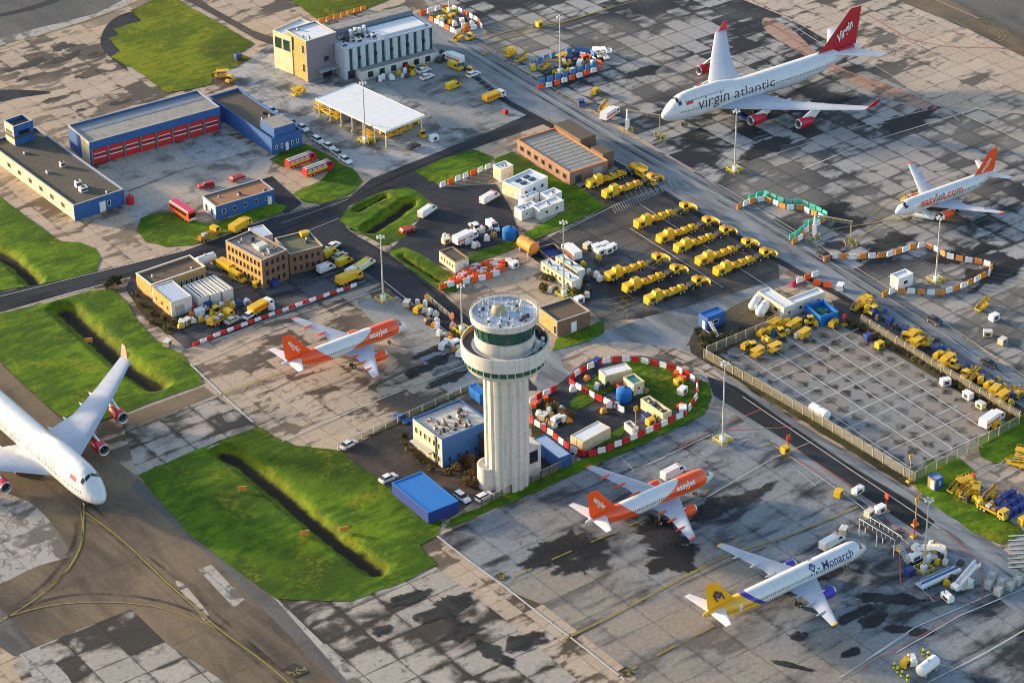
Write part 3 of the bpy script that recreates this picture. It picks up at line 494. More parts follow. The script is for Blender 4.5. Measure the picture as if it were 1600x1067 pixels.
class Fuse:
    def __init__(s, secs): s.s = secs
    def sec(s, d):
        q = s.s
        if d <= q[0][0]: return q[0][1:]
        for a, b in zip(q, q[1:]):
            if d <= b[0]:
                t = (d-a[0])/(b[0]-a[0]); return tuple(lerp(x, y, t) for x, y in zip(a[1:], b[1:]))
        return q[-1][1:]
    def pt(s, d, th, out=0.0):
        """th 0 is the starboard side, 90 the crown"""
        zc, ry, ru, rd = s.sec(d); c, q = math.cos(th), math.sin(th)
        return Vector((-d, -(ry+out)*c, zc+((ru if q > 0 else rd)+out)*q))
    def mesh(s, mat, n=36):
        mb = MB(); v = []; f = []; ds = sorted({x[0] for x in s.s} | {lerp(s.s[i][0], s.s[i+1][0], k/4) for i in range(len(s.s)-1) for k in range(4)})
        for d in ds: v += [s.pt(d, 2*PI*i/n) for i in range(n)]
        for j in range(len(ds)-1):
            for i in range(n): f.append((j*n+i, j*n+(i+1) % n, (j+1)*n+(i+1) % n, (j+1)*n+i))
        f += [tuple(range(n)), tuple(range(len(v)-n, len(v)))]
        return mb.add(v, f, mat)
    def patch(s, mb, d0, d1, t0, t1, mat, out=.02, k=4, slope=0.0):
        v = []; f = []
        for i in range(k+1):
            for j in range(k+1):
                th = R(lerp(t0, t1, j/k)); v.append(s.pt(lerp(d0, d1, i/k)+slope*(j/k), th, out))
        for i in range(k):
            for j in range(k): f.append((i*(k+1)+j, i*(k+1)+j+1, (i+1)*(k+1)+j+1, (i+1)*(k+1)+j))
        mb.add(v, f, mat)
    def letter(s, body, size, d0, side, tz, mat, parent, shear=0.0, bold=0.0, name='livery_lettering', sx=1.0):
        """lettering wrapped round the side; d0 where the leftmost letter starts, tz the height of its foot above the centre line as an angle"""
        bm = text_mesh(body, size, shear, bold); r = s.sec(d0)[2]
        def fn(c):
            d = d0-c.x*sx if side < 0 else d0+c.x*sx
            th = R(tz)+c.y/r
            p = s.pt(d, th, .03)
            if side > 0: p.y = -p.y
            return p
        return put_bm(bm, name, mat, parent, fn)
AIRFOIL = ((0, 0), (.05, .32), (.2, .56), (.42, .60), (.7, .38), (1, .03), (1, -.03), (.7, -.16), (.42, -.34), (.2, -.36), (.05, -.22))
def wing_mesh(st, sgn, mat):
    """st: (y, leading edge d, chord, z, thickness)"""
    mb = MB(); v = []; f = []; n = len(AIRFOIL)
    for y, le, c, z, th in st: v += [(-(le+c*a), sgn*y, z+th*b) for a, b in AIRFOIL]
    for j in range(len(st)-1):
        for i in range(n): f.append((j*n+i, j*n+(i+1) % n, (j+1)*n+(i+1) % n, (j+1)*n+i))
    f += [tuple(range(n)), tuple(range(len(v)-n, len(v)))]
    return mb.add(v, f, mat)
def fin_mesh(st, mat):
    mb = MB(); v = []; f = []; n = len(AIRFOIL)
    for z, le, c, th in st: v += [(-(le+c*a), th*b*.5 if b > 0 else th*b*.83, z) for a, b in AIRFOIL]
    for j in range(len(st)-1):
        for i in range(n): f.append((j*n+i, j*n+(i+1) % n, (j+1)*n+(i+1) % n, (j+1)*n+i))
    f += [tuple(range(n)), tuple(range(len(v)-n, len(v)))]
    return mb.add(v, f, mat)
def livery(name, fn, L, zw, d0, d1, pitch=.53, decks=()):
    t = NT(name); x, y, z = t.xyz(t.obj()); d = t.m('MULTIPLY', x, -1.0)
    base = fn(t, d, z, y)
    rows = None
    for w, a, b in ((zw, d0, d1),)+tuple(decks):
        m = t.m('MULTIPLY', t.m('LESS_THAN', t.m('ABSOLUTE', t.m('SUBTRACT', z, w)), .17), t.m('LESS_THAN', t.m('FRACT', t.m('DIVIDE', d, pitch)), .48))
        m = t.m('MULTIPLY', m, t.m('MULTIPLY', t.m('GREATER_THAN', d, a), t.m('LESS_THAN', d, b)))
        rows = m if rows is None else t.m('MAXIMUM', rows, m)
    pl = t.ss(t.m('PINGPONG', t.m('DIVIDE', d, 3.2), .5), .022, .006); sk = t.noise(t.vm('MULTIPLY', t.obj(), (.12, 2.0, 1.2)), 1.0, 3)
    c = t.mix(rows, t.mix(t.m('ADD', t.m('MULTIPLY', pl, .35), t.m('MULTIPLY', t.ss(sk, .5, .75), .16)), base, (.16, .16, .17)), (.06, .065, .075))
    n = t.noise(t.vm('MULTIPLY', t.obj(), (.5, 1, 1)), .7, 4); c = t.mix(t.m('MULTIPLY', t.ss(n, .45, .8), .14), c, (.25, .25, .25))
    M[name] = t.out(c, .28, spec=.5); t.b.inputs['Coat Weight'].default_value = .25; return name
WH = (.62, .635, .66)
def liv_easy(t, d, z, y):
    top = t.m('LESS_THAN', d, t.m('ADD', 9.8, t.m('MULTIPLY', t.m('SUBTRACT', 5.95, z), 2.6)))
    a = t.m('MULTIPLY', t.m('MULTIPLY', t.m('GREATER_THAN', d, t.m('ADD', 2.6, t.m('MULTIPLY', t.m('SUBTRACT', 5.9, z), .35))), top), t.m('GREATER_THAN', z, t.m('ADD', 2.75, t.m('MULTIPLY', d, .03))))
    b = t.m('GREATER_THAN', d, t.m('SUBTRACT', 24.8, t.m('MULTIPLY', t.m('SUBTRACT', 5.9, z), 1.2)))
    b = t.m('MULTIPLY', b, t.m('LESS_THAN', d, 32.2))
    return t.mix(t.m('MAXIMUM', a, b), WH, (.85, .085, .006))
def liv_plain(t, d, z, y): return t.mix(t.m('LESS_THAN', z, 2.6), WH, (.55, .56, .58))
def liv_virgin(t, d, z, y):
    b = t.m('GREATER_THAN', t.m('ADD', d, t.m('MULTIPLY', t.m('SUBTRACT', z, 8.0), 1.5)), 60.2)
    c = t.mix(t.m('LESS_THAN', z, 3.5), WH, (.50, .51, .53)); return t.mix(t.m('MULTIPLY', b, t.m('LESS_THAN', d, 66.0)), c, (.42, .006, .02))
def liv_monarch(t, d, z, y):
    q = t.m('ADD', t.m('ADD', d, 1.0), t.m('MULTIPLY', t.m('SUBTRACT', 5.9, z), 1.3))
    c = t.mix(t.m('GREATER_THAN', q, 32.6), WH, (.035, .025, .30)); c = t.mix(t.m('GREATER_THAN', q, 34.0), c, (.86, .42, .003))
    return t.mix(t.m('MULTIPLY', t.m('LESS_THAN', z, 2.75), t.m('LESS_THAN', q, 34.0)), c, (.035, .025, .30))
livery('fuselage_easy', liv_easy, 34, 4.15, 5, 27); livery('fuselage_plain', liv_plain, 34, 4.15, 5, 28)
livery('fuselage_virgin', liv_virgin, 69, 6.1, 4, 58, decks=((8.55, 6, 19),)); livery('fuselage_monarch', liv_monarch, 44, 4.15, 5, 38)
t = NT('wing_skin'); x, y, z = t.xyz(t.obj()); p = t.obj()
ln = t.ss(t.m('PINGPONG', t.m('ADD', t.m('MULTIPLY', y, .42), t.m('MULTIPLY', x, .0)), .5), .03, .0)
M['wing_skin'] = t.out(t.mix(t.m('ADD', t.m('MULTIPLY', ln, .35), t.m('MULTIPLY', t.ss(t.noise(p, .5, 4), .42, .7), .25)), (.40, .44, .52), (.20, .22, .26)), .35)
paint('fin_red', (.42, .006, .02), .35, .08); paint('engine_red', (.50, .008, .03), .3, .1); paint('fin_orange', (.85, .085, .006), .35, .06); paint('fin_yellow', (.86, .42, .003), .35, .06)
paint('letter_pale', (.36, .33, .33), .5, .05); paint('letter_grey', (.055, .05, .06), .5, .05); paint('letter_orange', (.78, .075, .004), .5, .05); paint('letter_white', (.82, .82, .82), .5, .04); paint('letter_navy', (.035, .03, .20), .5, .05); paint('letter_purple', (.05, .025, .14), .5, .05); paint('metal_bright', (.62, .63, .65), .25, .1, .8)

def engine(root, d, y, z, r, L, mat, le, ztop):
    mb = MB(); mb.lathe([(r*.80, 0.0), (r*.93, -.06), (r*1.0, -.35), (r*1.06, -L*.3), (r*1.0, -L*.6), (r*.80, -L)], mat, 28, 'X', (-d, y, z))
    e = mb.build('engine', root, 50)
    ib = MB(); ib.lathe([(r*.80, 0.0), (r*.76, -.5), (r*.74, -.9)], 'steel', 28, 'X', (-d, y, z)); ib.lathe([(r*.74, -.9), (0.0, -.9)], 'black_rubber', 28, 'X', (-d, y, z)); ib.lathe([(r*.26, -.9), (r*.16, -.6), (0, -.4)], 'dark_steel', 12, 'X', (-d, y, z)); ib.build('fan', e, 40)
    rg = MB(); rg.lathe([(r*.78, -.02), (r*.88, .05), (r*.945, -.05), (r*.985, -.28)], 'metal_bright', 28, 'X', (-d, y, z)); rg.build('intake_lip', e, 60)
    xb = MB(); xb.lathe([(r*.62, -L*.9), (r*.50, -L*1.12), (r*.30, -L*1.22), (0, -L*1.35)], 'dark_steel', 20, 'X', (-d, y, z)); xb.build('exhaust', e, 50)
    pb = MB(); w = r*.14
    pb.hexa([(-d-L*.25, y-w, z+r*.9), (-d-L*1.25, y-w, z+r*.3), (-d-L*1.25, y+w, z+r*.3), (-d-L*.25, y+w, z+r*.9)], [(-le-.1, y-w, ztop), (-le-3.2*r, y-w, ztop), (-le-3.2*r, y+w, ztop), (-le-.1, y+w, ztop)], 'white_paint'); pb.build('pylon', root)
def gear(root, d, y, ztop, r, n, wide):
    mb = MB(); mb.tube((-d, y, r), (-d, y, ztop), .13*r/.5, .17*r/.5, 'steel', 8); mb.tube((-d, y, r*1.6), (-d+.9, y, ztop), .07, .07, 'steel', 6); g = mb.build('landing_gear', root, 40)
    for k in range(n//2):
        for s in (-1, 1):
            w = MB(); w.wheel(-d+(k-(n/2-1)/2)*r*2.4, y+s*wide, r, r*.7, 'black_rubber'); w.tube((-d+(k-(n/2-1)/2)*r*2.4, y+s*(wide+r*.36)-.01, r), (-d+(k-(n/2-1)/2)*r*2.4, y+s*(wide+r*.36)+.01, r), r*.5, r*.5, 'galv', 10); w.build('wheel', g, 40)
def jet(label, nose, head, L, scheme, shift=0.0):
    """the narrow two-engined jet; shift is how much longer than the shortest one it is"""
    fus = Fuse([(0, 3.35, .04, .04, .04), (.12, 3.35, .34, .30, .30), (.45, 3.38, .68, .58, .62), (1.0, 3.46, 1.02, .92, .96), (1.7, 3.57, 1.33, 1.28, 1.25), (2.4, 3.68, 1.58, 1.72, 1.50), (3.2, 3.77, 1.78, 1.97, 1.72), (4.3, 3.84, 1.92, 2.06, 1.90), (5.6, 3.87, 1.975, 2.07, 2.07), (L-12.6, 3.87, 1.975, 2.07, 2.07),
        (L-10, 3.96, 1.93, 1.98, 1.90), (L-7.5, 4.18, 1.72, 1.76, 1.62), (L-5, 4.50, 1.32, 1.36, 1.26), (L-3, 4.76, .92, .98, .92), (L-1.2, 4.98, .52, .56, .55), (L-.3, 5.08, .28, .30, .30), (L, 5.12, .12, .14, .14)])
    p = G(*nose, 3.3); p.z = .14; root = thing('passenger_jet', label, 'airliner', p, head)
    fm = {'easy': 'fuselage_easy', 'web': 'fuselage_plain', 'monarch': 'fuselage_monarch'}[scheme]; accent = {'easy': 'fin_orange', 'web': 'fin_orange', 'monarch': 'purple_blue'}[scheme]; tailm = 'fin_yellow' if scheme == 'monarch' else 'fin_orange'
    body = fus.mesh(fm).build('fuselage', root, 50)
    ck = MB()
    for a0, a1, d0, d1, sl in ((52, 87, 1.85, 2.55, .35), (93, 128, 2.2, 2.9, -.35), (30, 50, 2.05, 2.95, .0), (130, 150, 2.05, 2.95, .0)): fus.patch(ck, d0, d1, a0, a1, 'glass_dark', .025, 3, sl)
    ck.build('cockpit_windows', body)
    for d0 in (4.6, L-8.6):
        for s in (-1, 1):
            b = MB(); v = [fus.pt(d, R(th), .02) for d in (d0, d0+.8) for th in (-28, -8, 12, 32)]
            if s > 0: v = [Vector((q.x, -q.y, q.z)) for q in v]
            b.add(v, [(0, 1, 5, 4), (1, 2, 6, 5), (2, 3, 7, 6)], 'white_paint' if scheme != 'easy' else 'fin_orange'); b.build('cabin_door', body)
    o = shift*.46; st = [(.6, 9.9+o, 8.2, 2.45, .95), (1.95, 10.6+o, 6.8, 2.6, .85), (6.4, 13.2+o, 4.3, 3.15, .55), (12, 16.3+o, 2.9, 3.85, .36), (16.7, 18.9+o, 1.65, 4.45, .2), (17.0, 19.3+o, 1.2, 4.5, .12)]
    for s in (-1, 1):
        wg = wing_mesh(st, s, 'wing_skin').build('wing', root, 40)
        tp = wing_mesh([(16.55, 18.75+o, 1.75, 4.44, .24), (17.06, 19.25+o, 1.3, 4.51, .16)], s, 'fin_yellow' if scheme == 'monarch' else 'fin_orange').build('wing_tip', wg, 40)
        for y, dd in ((4.4, 17.3), (8.3, 17.9), (12.2, 18.9)):
            fb = MB(); zz = 2.9+y*.115; fb.lathe([(.0, 1.6), (.22, .9), (.27, 0), (.18, -.9), (0, -1.6)], accent if scheme == 'easy' else 'wing_skin', 10, 'X', (-dd-o, s*y, zz-.35)); fb.build('flap_fairing', wg, 60)
        hs = wing_mesh([(.3, L-5.0, 3.6, 5.2, .40), (6.2, L-1.95, 1.45, 5.85, .16)], s, 'white_paint').build('tailplane', root, 40)
        engine(root, 9.9+o, s*5.75, 1.78, 1.12, 3.7, accent, 12.9+o, 2.95)
    fin = fin_mesh([(5.3, L-9.3, 7.6, .30), (6.2, L-7.6, 6.5, .42), (11.6, L-3.05, 2.6, .22), (11.76, L-2.75, 2.2, .12)], tailm).build('fin', root, 40)
    gear(root, 4.9, 0, 2.2, .38, 2, .25)
    for s in (-1, 1): gear(root, 17.6+o*.9, s*3.8, 2.7, .56, 2, .45)
    sl = math.atan2(5.4, 4.55)
    for s in (-1, 1):
        if scheme in ('easy', 'web'):
            bm = text_mesh('easyJet', 1.55, .12, .02)
            ca, sa = math.cos(2.22), math.sin(2.22)
            def fn(c, s=s):
                # runs along the fin from its foot at the front to its top at the back
                q = Vector((c.x-.2, c.y-.9)); al = q.x*math.cos(sl)-q.y*math.sin(sl); up = q.x*math.sin(sl)+q.y*math.cos(sl)
                return Vector((-(L-5.9+al) if s < 0 else -(L-5.9+al), s*.25, 6.6+up))
            if s < 0:
                def fn(c):
                    # starboard: reads from the tip at the rear down towards the front
                    q = Vector((4.75-c.x, c.y-.1)); return Vector((-(L-6.1+q.x*math.cos(sl)+q.y*math.sin(sl)*-1+1.3), -.25, 6.7+q.x*math.sin(sl)+q.y*math.cos(sl)*1.0-.3))
            put_bm(bm, 'fin_lettering', 'letter_white', fin, fn)
        else:
            e = MB()
            for a, b2 in (((0, 0), (0, 2.0)), ((0, 2.0), (.85, .7)), ((.85, .7), (1.7, 2.0)), ((1.7, 2.0), (1.7, 0)), ((.42, 1.9), (.42, 2.5)), ((.85, 1.5), (.85, 2.8)), ((1.28, 1.9), (1.28, 2.5))):
                dv = Vector((b2[0]-a[0], b2[1]-a[1])); n = Vector((-dv.y, dv.x)).normalized()*.17; A = Vector(a); B = Vector(b2)
                e.add([(-(L-5.2+q.x+q.y*.55), s*(.27+(.004 if a[1] else 0)), 6.9+q.y) for q in (A-n, B-n, B+n, A+n)], [(0, 1, 2, 3)], 'letter_purple')
            e.build('fin_emblem', fin)
        # lettering on the fuselage
        if scheme == 'easy':
            fus.letter('easyJet', 1.75, 5.3 if s > 0 else 11.3, s, 16, 'letter_white', body, 0, .03)
        elif scheme == 'web':
            fus.letter('easyJet.com', 3.1, 6.6 if s > 0 else 22.5, s, -6, 'letter_orange', body, 0, .045, sx=.95)
        else:
            fus.letter('Monarch', 2.3, 4.6 if s > 0 else 13.2, s, 12, 'letter_navy', body, .0, .02)
            e = MB()
            for a, b2 in (((0, 0), (0, 1.7)), ((0, 1.7), (.7, .5)), ((.7, .5), (1.4, 1.7)), ((1.4, 1.7), (1.4, 0)), ((.35, 1.7), (.35, 2.2)), ((.7, 1.4), (.7, 2.4)), ((1.05, 1.7), (1.05, 2.2)), ((1.75, .75), (2.3, .75))):
                dv = Vector((b2[0]-a[0], b2[1]-a[1])); n = Vector((-dv.y, dv.x)).normalized()*.13; A = Vector(a); B = Vector(b2); v = []
                for q in (A-n, B-n, B+n, A+n):
                    w = fus.pt((16.2-q.x) if s < 0 else (13.8+q.x), R(10)+q.y/2.07, .12+(.01 if a[1] else 0)); w.y *= 1 if s < 0 else -1; v.append(w)
                e.add(v, [(0, 1, 2, 3)], 'letter_navy')
            e.build('fuselage_emblem', body)
    return root
def jumbo(label, nose, head, ink='letter_grey'):
    L = 68.6; f = Fuse([(0, 5.0, .05, .05, .05), (.2, 5.0, .62, .55, .55), (.8, 5.05, 1.25, 1.15, 1.1), (1.8, 5.15, 1.9, 1.95, 1.7), (3.0, 5.3, 2.4, 2.85, 2.15), (4.4, 5.45, 2.78, 3.75, 2.55), (6.0, 5.55, 3.02, 4.35, 2.9), (8.0, 5.6, 3.17, 4.62, 3.15), (10.5, 5.6, 3.24, 4.7, 3.25), (18.5, 5.6, 3.25, 4.68, 3.25), (21.5, 5.6, 3.25, 4.2, 3.25), (25, 5.6, 3.25, 3.42, 3.25), (28, 5.6, 3.25, 3.25, 3.25), (44, 5.6, 3.25, 3.25, 3.25),
        (49, 5.8, 3.12, 3.1, 2.95), (54, 6.2, 2.75, 2.75, 2.55), (59, 6.75, 2.15, 2.2, 2.05), (63, 7.25, 1.5, 1.6, 1.5), (66.5, 7.7, .8, .95, .95), (68.2, 7.95, .35, .5, .5), (68.6, 8.0, .12, .2, .2)])
    p = G(*nose, 5.0); p.z = .14; root = thing('jumbo_jet', label, 'airliner', p, head)
    body = f.mesh('fuselage_virgin', 44).build('fuselage', root, 50)
    ck = MB()
    for a0, a1, d0, d1, sl in ((60, 88, 3.9, 4.55, .25), (92, 120, 4.15, 4.8, -.25), (40, 58, 4.2, 5.0, .0), (122, 140, 4.2, 5.0, .0)): f.patch(ck, d0, d1, a0, a1, 'glass_dark', .03, 3, sl)
    ck.build('cockpit_windows', body)
    st = [(1.0, 15.8, 17.2, 3.5, 1.9), (3.2, 17.6, 15.0, 3.75, 1.75), (12, 25.0, 9.3, 4.75, 1.0), (21, 33.0, 6.6, 5.75, .65), (31, 42.2, 4.1, 6.9, .36), (31.3, 42.6, 3.7, 6.95, .3)]
    for s in (-1, 1):
        wg = wing_mesh(st, s, 'wing_skin').build('wing', root, 40)
        wl_ = MB(); v = [(-43.4, s*31.1, 6.9), (-46.6, s*31.1, 6.9), (-47.6, s*32.2, 9.2), (-46.2, s*32.2, 9.2)]; v2 = [(a, b+s*.14, c) for a, b, c in v]
        wl_.hexa(v, v2, 'engine_red'); wl_.build('winglet', wg)
        for y, dd in ((6.0, 32.5), (10.2, 33.5), (15.5, 35.6), (19.0, 37.3)):
            fb = MB(); zz = 3.4+y*.114; fb.lathe([(0, 2.6), (.34, 1.5), (.42, 0), (.28, -1.6), (0, -2.6)], 'white_paint', 10, 'X', (-dd, s*y, zz-.4)); fb.build('flap_fairing', wg, 60)
        wing_mesh([(.8, 57.2, 8.2, 7.9, .8), (11.1, 66.2, 2.6, 8.9, .25)], s, 'white_paint').build('tailplane', root, 40)
        for y in (11.7, 21.2):
            le = 17.6+(y-3.2)*.841 if y < 12 else 25.0+(y-12)*.889
            engine(root, le-4.3, s*y, 2.55+(.35 if y > 15 else 0), 1.38, 4.6, 'engine_red', le, 4.3+(y-9)*.113)
        gear(root, 31.5, s*1.9, 3.2, .62, 4, .55); gear(root, 28.5, s*5.4, 3.6, .62, 4, .55)
    gear(root, 7.6, 0, 3.0, .6, 2, .5)
    fin = fin_mesh([(8.6, 52.6, 14.4, .55), (10.2, 55.2, 12.0, .7), (19.2, 64.2, 4.1, .32), (19.4, 64.7, 3.5, .18)], 'fin_red').build('fin', root, 40)
    for s in (-1, 1):
        f.letter('virgin atlantic', 4.9, 9.6 if s > 0 else 39.6, s, -1, ink, body, .10, -.008, sx=1.0)
        fl = MB(); v = []
        for d, th in ((6.2, 28), (8.4, 28), (8.4, 40), (6.2, 40)):
            q = f.pt(d, R(th), .04); q.y *= 1 if s < 0 else -1; v.append(q)
        fl.add(v, [(0, 1, 2, 3)], 'engine_red'); fl.build('flag', body)
        bm = text_mesh('Virgin', 4.0, .25, .09)
        if s > 0: put_bm(bm, 'fin_lettering', 'letter_white', fin, lambda c: Vector((-(60.0+c.x*.55-c.y*.28), .45, 10.3+c.x*.42+c.y*.85)))
        else: put_bm(bm, 'fin_lettering', 'letter_white', fin, lambda c: Vector((-(66.4-c.x*.60), -.45, 11.0+c.y*.85)))
    return root
H36 = R(36.2)
jet('orange and white airliner on the tan stand left of the control tower', (635, 508), H36, 33.84, 'easy')
jet('orange and white airliner on the wet stained apron right of the tower foot', (1114, 741), H36, 33.84, 'easy')
jet('white airliner with a yellow tail and dark blue engines', (1352, 854), R(36), 42.4, 'monarch', 8.6)
jet('white airliner with large orange lettering on its side and stairs at its door', (1399, 334), R(-146.1), 33.84, 'web')
jumbo('parked white four-engined jumbo jet with red fin and red engines, boarding stairs at its side', (1034, 184), R(-145.9))
jumbo('white jumbo jet taxiing with only its front half in view, lit golden along one flank', (161, 784), R(-53.4), 'letter_pale')
# ---------------------------------------------------------------- buildings: N, R, L are the near, right and left corners of the roof as the photograph shows them
class B: pass
def loc(root, u, v, z):
    p = G(u, v, z)-root.location; c, s = math.cos(-root.rotation_euler.z), math.sin(-root.rotation_euler.z)
    return Vector((p.x*c-p.y*s, p.x*s+p.y*c, z-root.location.z))
def building(name, label, cat, N, Rr, L, h, wall, roof, par=.4, left=None, front=None, cap='parapet', group=None, long=None, z0=.08):
    n, r, l = G(*N, h), G(*Rr, h), G(*L, h); a = (r-n).xy; b = (l-n).xy
    if (long or ('x' if a.length > b.length else 'y')) == 'x': ex = a.normalized()
    else: ex = Vector((b.y, -b.x)).normalized()
    rz = math.atan2(ex.y, ex.x); ey = Vector((-ex.y, ex.x)); o = B(); o.w, o.d, o.h = a.dot(ex), b.dot(ey), h
    o.root = thing(name, label, cat, (n.x, n.y, z0), rz, group); w, d = o.w, o.d; t = .25
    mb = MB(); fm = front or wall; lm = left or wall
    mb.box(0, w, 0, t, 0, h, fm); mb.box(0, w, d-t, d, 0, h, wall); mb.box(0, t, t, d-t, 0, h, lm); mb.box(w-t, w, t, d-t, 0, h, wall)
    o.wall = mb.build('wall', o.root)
    rb = MB(); rb.box(t, w-t, t, d-t, h-par-.3, h-par, roof); o.roof = rb.build('roof', o.root)
    if cap:
        cb = MB(); e = .05; cb.box(-e, w+e, -e, t+e, h, h+.12, cap); cb.box(-e, w+e, d-t-e, d+e, h, h+.12, cap); cb.box(-e, t+e, t+e, d-t-e, h, h+.12, cap); cb.box(w-t-e, w+e, t+e, d-t-e, h, h+.12, cap); cb.build('parapet', o.root)
    return o
def window(o, face, a0, a1, z0, z1, glassm='glass_dark', frame='white_paint', name='window'):
    """face F is the near right wall (runs along x), S the near left wall (runs along y)"""
    f = MB(); g = MB(); k = .1
    def bx(m, p0, p1, q0, q1, d0, d1, mat):
        if face == 'F': m.box(p0, p1, -d1, -d0, q0, q1, mat)
        else: m.box(-d1, -d0, p0, p1, q0, q1, mat)
    bx(f, a0, a1, z0, z0+k, .0, .09, frame); bx(f, a0, a1, z1-k, z1, .0, .09, frame); bx(f, a0, a0+k, z0+k, z1-k, .0, .09, frame); bx(f, a1-k, a1, z0+k, z1-k, .0, .09, frame)
    fo = f.build(name, o.root); bx(g, a0+k, a1-k, z0+k, z1-k, .0, .03, glassm); g.build('pane', fo); return fo
def row(o, face, n, z0, z1, wfrac=.5, m0=.6, m1=None, **kw):
    L = (o.w if face == 'F' else o.d); m1 = m0 if m1 is None else m1; s = (L-m0-m1)/n
    for i in range(n): window(o, face, m0+s*(i+.5-wfrac/2), m0+s*(i+.5+wfrac/2), z0, z1, **kw)
def door(o, face, a0, a1, z1, mat, name='door'):
    m = MB()
    if face == 'F': m.box(a0, a1, -.07, 0, 0, z1, mat)
    else: m.box(-.07, 0, a0, a1, 0, z1, mat)
    return m.build(name, o.root)
def block(o, name, x0, x1, y0, y1, z0, z1, mat, roof=None, parent=None):
    m = MB(); m.box(x0, x1, y0, y1, z0, z1, mat)
    if roof: m.box(x0+.15, x1-.15, y0+.15, y1-.15, z1, z1+.06, roof)
    return m.build(name, parent or o.root)
def unit(o, x, y, z, sx, sy, sz, mat='pale_wall', name='roof_unit'):
    m = MB(); m.box(x, x+sx, y, y+sy, z, z+sz, mat, tx=.04, ty=.04); m.tube((x+sx*.5, y+sy*.5, z+sz), (x+sx*.5, y+sy*.5, z+sz+.14), min(sx, sy)*.33, None, 'dark_steel', 12); m.box(x+.1, x+sx-.1, y-.03, y, z+sz*.25, z+sz*.75, 'dark_steel'); return m.build(name, o.root)
def clutter(o, n, mats=('galv', 'pale_wall', 'dark_steel'), seed=1, zr=None, smax=1.2):
    rnd = random.Random(seed); zr = o.h-.4 if zr is None else zr
    for i in range(n):
        s = rnd.uniform(.4, smax); unit(o, rnd.uniform(.6, max(.7, o.w-1.8)), rnd.uniform(.6, max(.7, o.d-1.8)), zr, s*rnd.uniform(.7, 1.4), s, rnd.uniform(.3, .9), rnd.choice(mats))
# fire station
o = building('fire_station', 'long blue hall with a row of red slatted doors facing the courtyard', 'fire station', (139, 224), (343, 168), (96, 199), 6.5, 'blue_wall', 'roof_grey', .6, left='cream')
for i in range(8):
    s = (o.w-.8)/8; x0 = .4+i*s+.16; x1 = .4+(i+1)*s-.16; d_ = door(o, 'F', x0, x1, 4.3, 'red_wall', 'garage_door')
    sl = MB()
    for k, (q0, q1) in enumerate(((1.6, 1.85), (2.2, 2.5), (2.85, 3.05))): sl.box(x0+.35, x1-.35, -.10, -.07, q0, q1, 'glass_blue' if k == 1 else 'white_paint')
    sl.build('window_band', d_); p = MB(); p.box(x0-.30, x0-.02, -.35, 0, 0, 4.5, 'blue_grey'); p.build('door_post', o.root)
m = MB(); m.box(0, o.w, -.30, -.002, 4.5, 6.45, 'blue_wall'); m.build('fascia', o.root)
block(o, 'end_panel', -.1, -.002, o.d*.42, o.d-.1, .1, 6.3, 'blue_wall'); door(o, 'S', o.d*.30, o.d*.38, 2.6, 'white_paint')
block(o, 'roof_gutter', .3, o.w-.3, o.d*.62, o.d-.3, o.h-.6, o.h-.52, 'blue_grey')
o = building('station_wing', 'low blue wing with a dark flat roof running down from the fire station hall', 'building', (424, 218), (470, 203), (326, 152), 4.6, 'blue_wall', 'roof_dark', .5, cap='blue_wall')
x0, y0 = loc(o.root, 430, 210, 6.5).xy; block(o, 'penthouse', 1.2, o.w-1.5, y0*.4+1, y0*.4+8, o.h-.5, 6.9, 'blue_wall', 'roof_grey'); row(o, 'F', 5, 1.2, 2.4, .4); door(o, 'F', o.w*.45, o.w*.55, 2.2, 'white_paint')
clutter(o, 4, seed=3)
o = building('station_office', 'flat roofed office with a pale side wall and short blue end wall', 'office', (115, 322), (188, 293), (-20, 223), 4.2, 'blue_wall', 'roof_dark', .5, left='cream')
row(o, 'S', 7, 1.5, 2.7, .28, 3, frame='wood'); door(o, 'F', o.w*.5, o.w*.62, 2.8, 'white_paint'); window(o, 'F', o.w*.66, o.w*.72, 1, 2.6)
for u, v, a, b_, c, m_ in ((130, 290, 2.0, 1.6, 1.2, 'white_paint'), (122, 283, 1.6, 1.2, 1.6, 'white_paint'), (97, 252, 1.2, 1.2, 1.4, 'pale_wall'), (75, 262, 1, 1, .7, 'pale_wall'), (168, 293, 1, .8, .6, 'galv'), (40, 232, 1.2, .8, .6, 'galv')):
    p = loc(o.root, u, v+6, 4.2); unit(o, p.x-a/2, p.y-b_/2, 3.7, a, b_, c, m_)
m = MB(); m.lathe([(1.0, 0), (1.05, .3), (1.0, 2.0), (.0, 2.3)], 'red_paint', 16, 'Z', (o.w+1.3, -.4, 0)); m.tube((o.w+1.3, -.4, 2.2), (o.w+1.3, -.4, 2.6), .2, None, 'dark_steel'); tag(m.build('water_tank', None, 40, o.root.location+Matrix.Rotation(o.root.rotation_euler.z, 3, 'Z') @ Vector((0, 0, .05)), o.root.rotation_euler.z), 'round red tank at the right end of the pale walled office', 'tank')
o = building('training_tower', 'small blue and cream tower with an open upper deck behind the fire station office', 'tower', (21, 199), (51, 189), (0, 191), 9.2, 'blue_wall', 'roof_dark', .9, left='cream')
block(o, 'deck_band', -.15, o.w+.15, -.15, o.d+.15, 5.6, 6.2, 'dark_steel'); window(o, 'F', o.w*.2, o.w*.8, 6.3, 7.6, frame='blue_wall'); window(o, 'S', o.d*.2, o.d*.8, 6.3, 7.6, frame='cream'); door(o, 'F', o.w*.3, o.w*.6, 2.2, 'orange_paint')
o = building('training_hut', 'small blue hut with a rust brown roof beside the courtyard grass', 'hut', (337, 324), (428, 297), (312, 308), 3.7, 'blue_wall', 'roof_rust', .25, left='blue_pale')
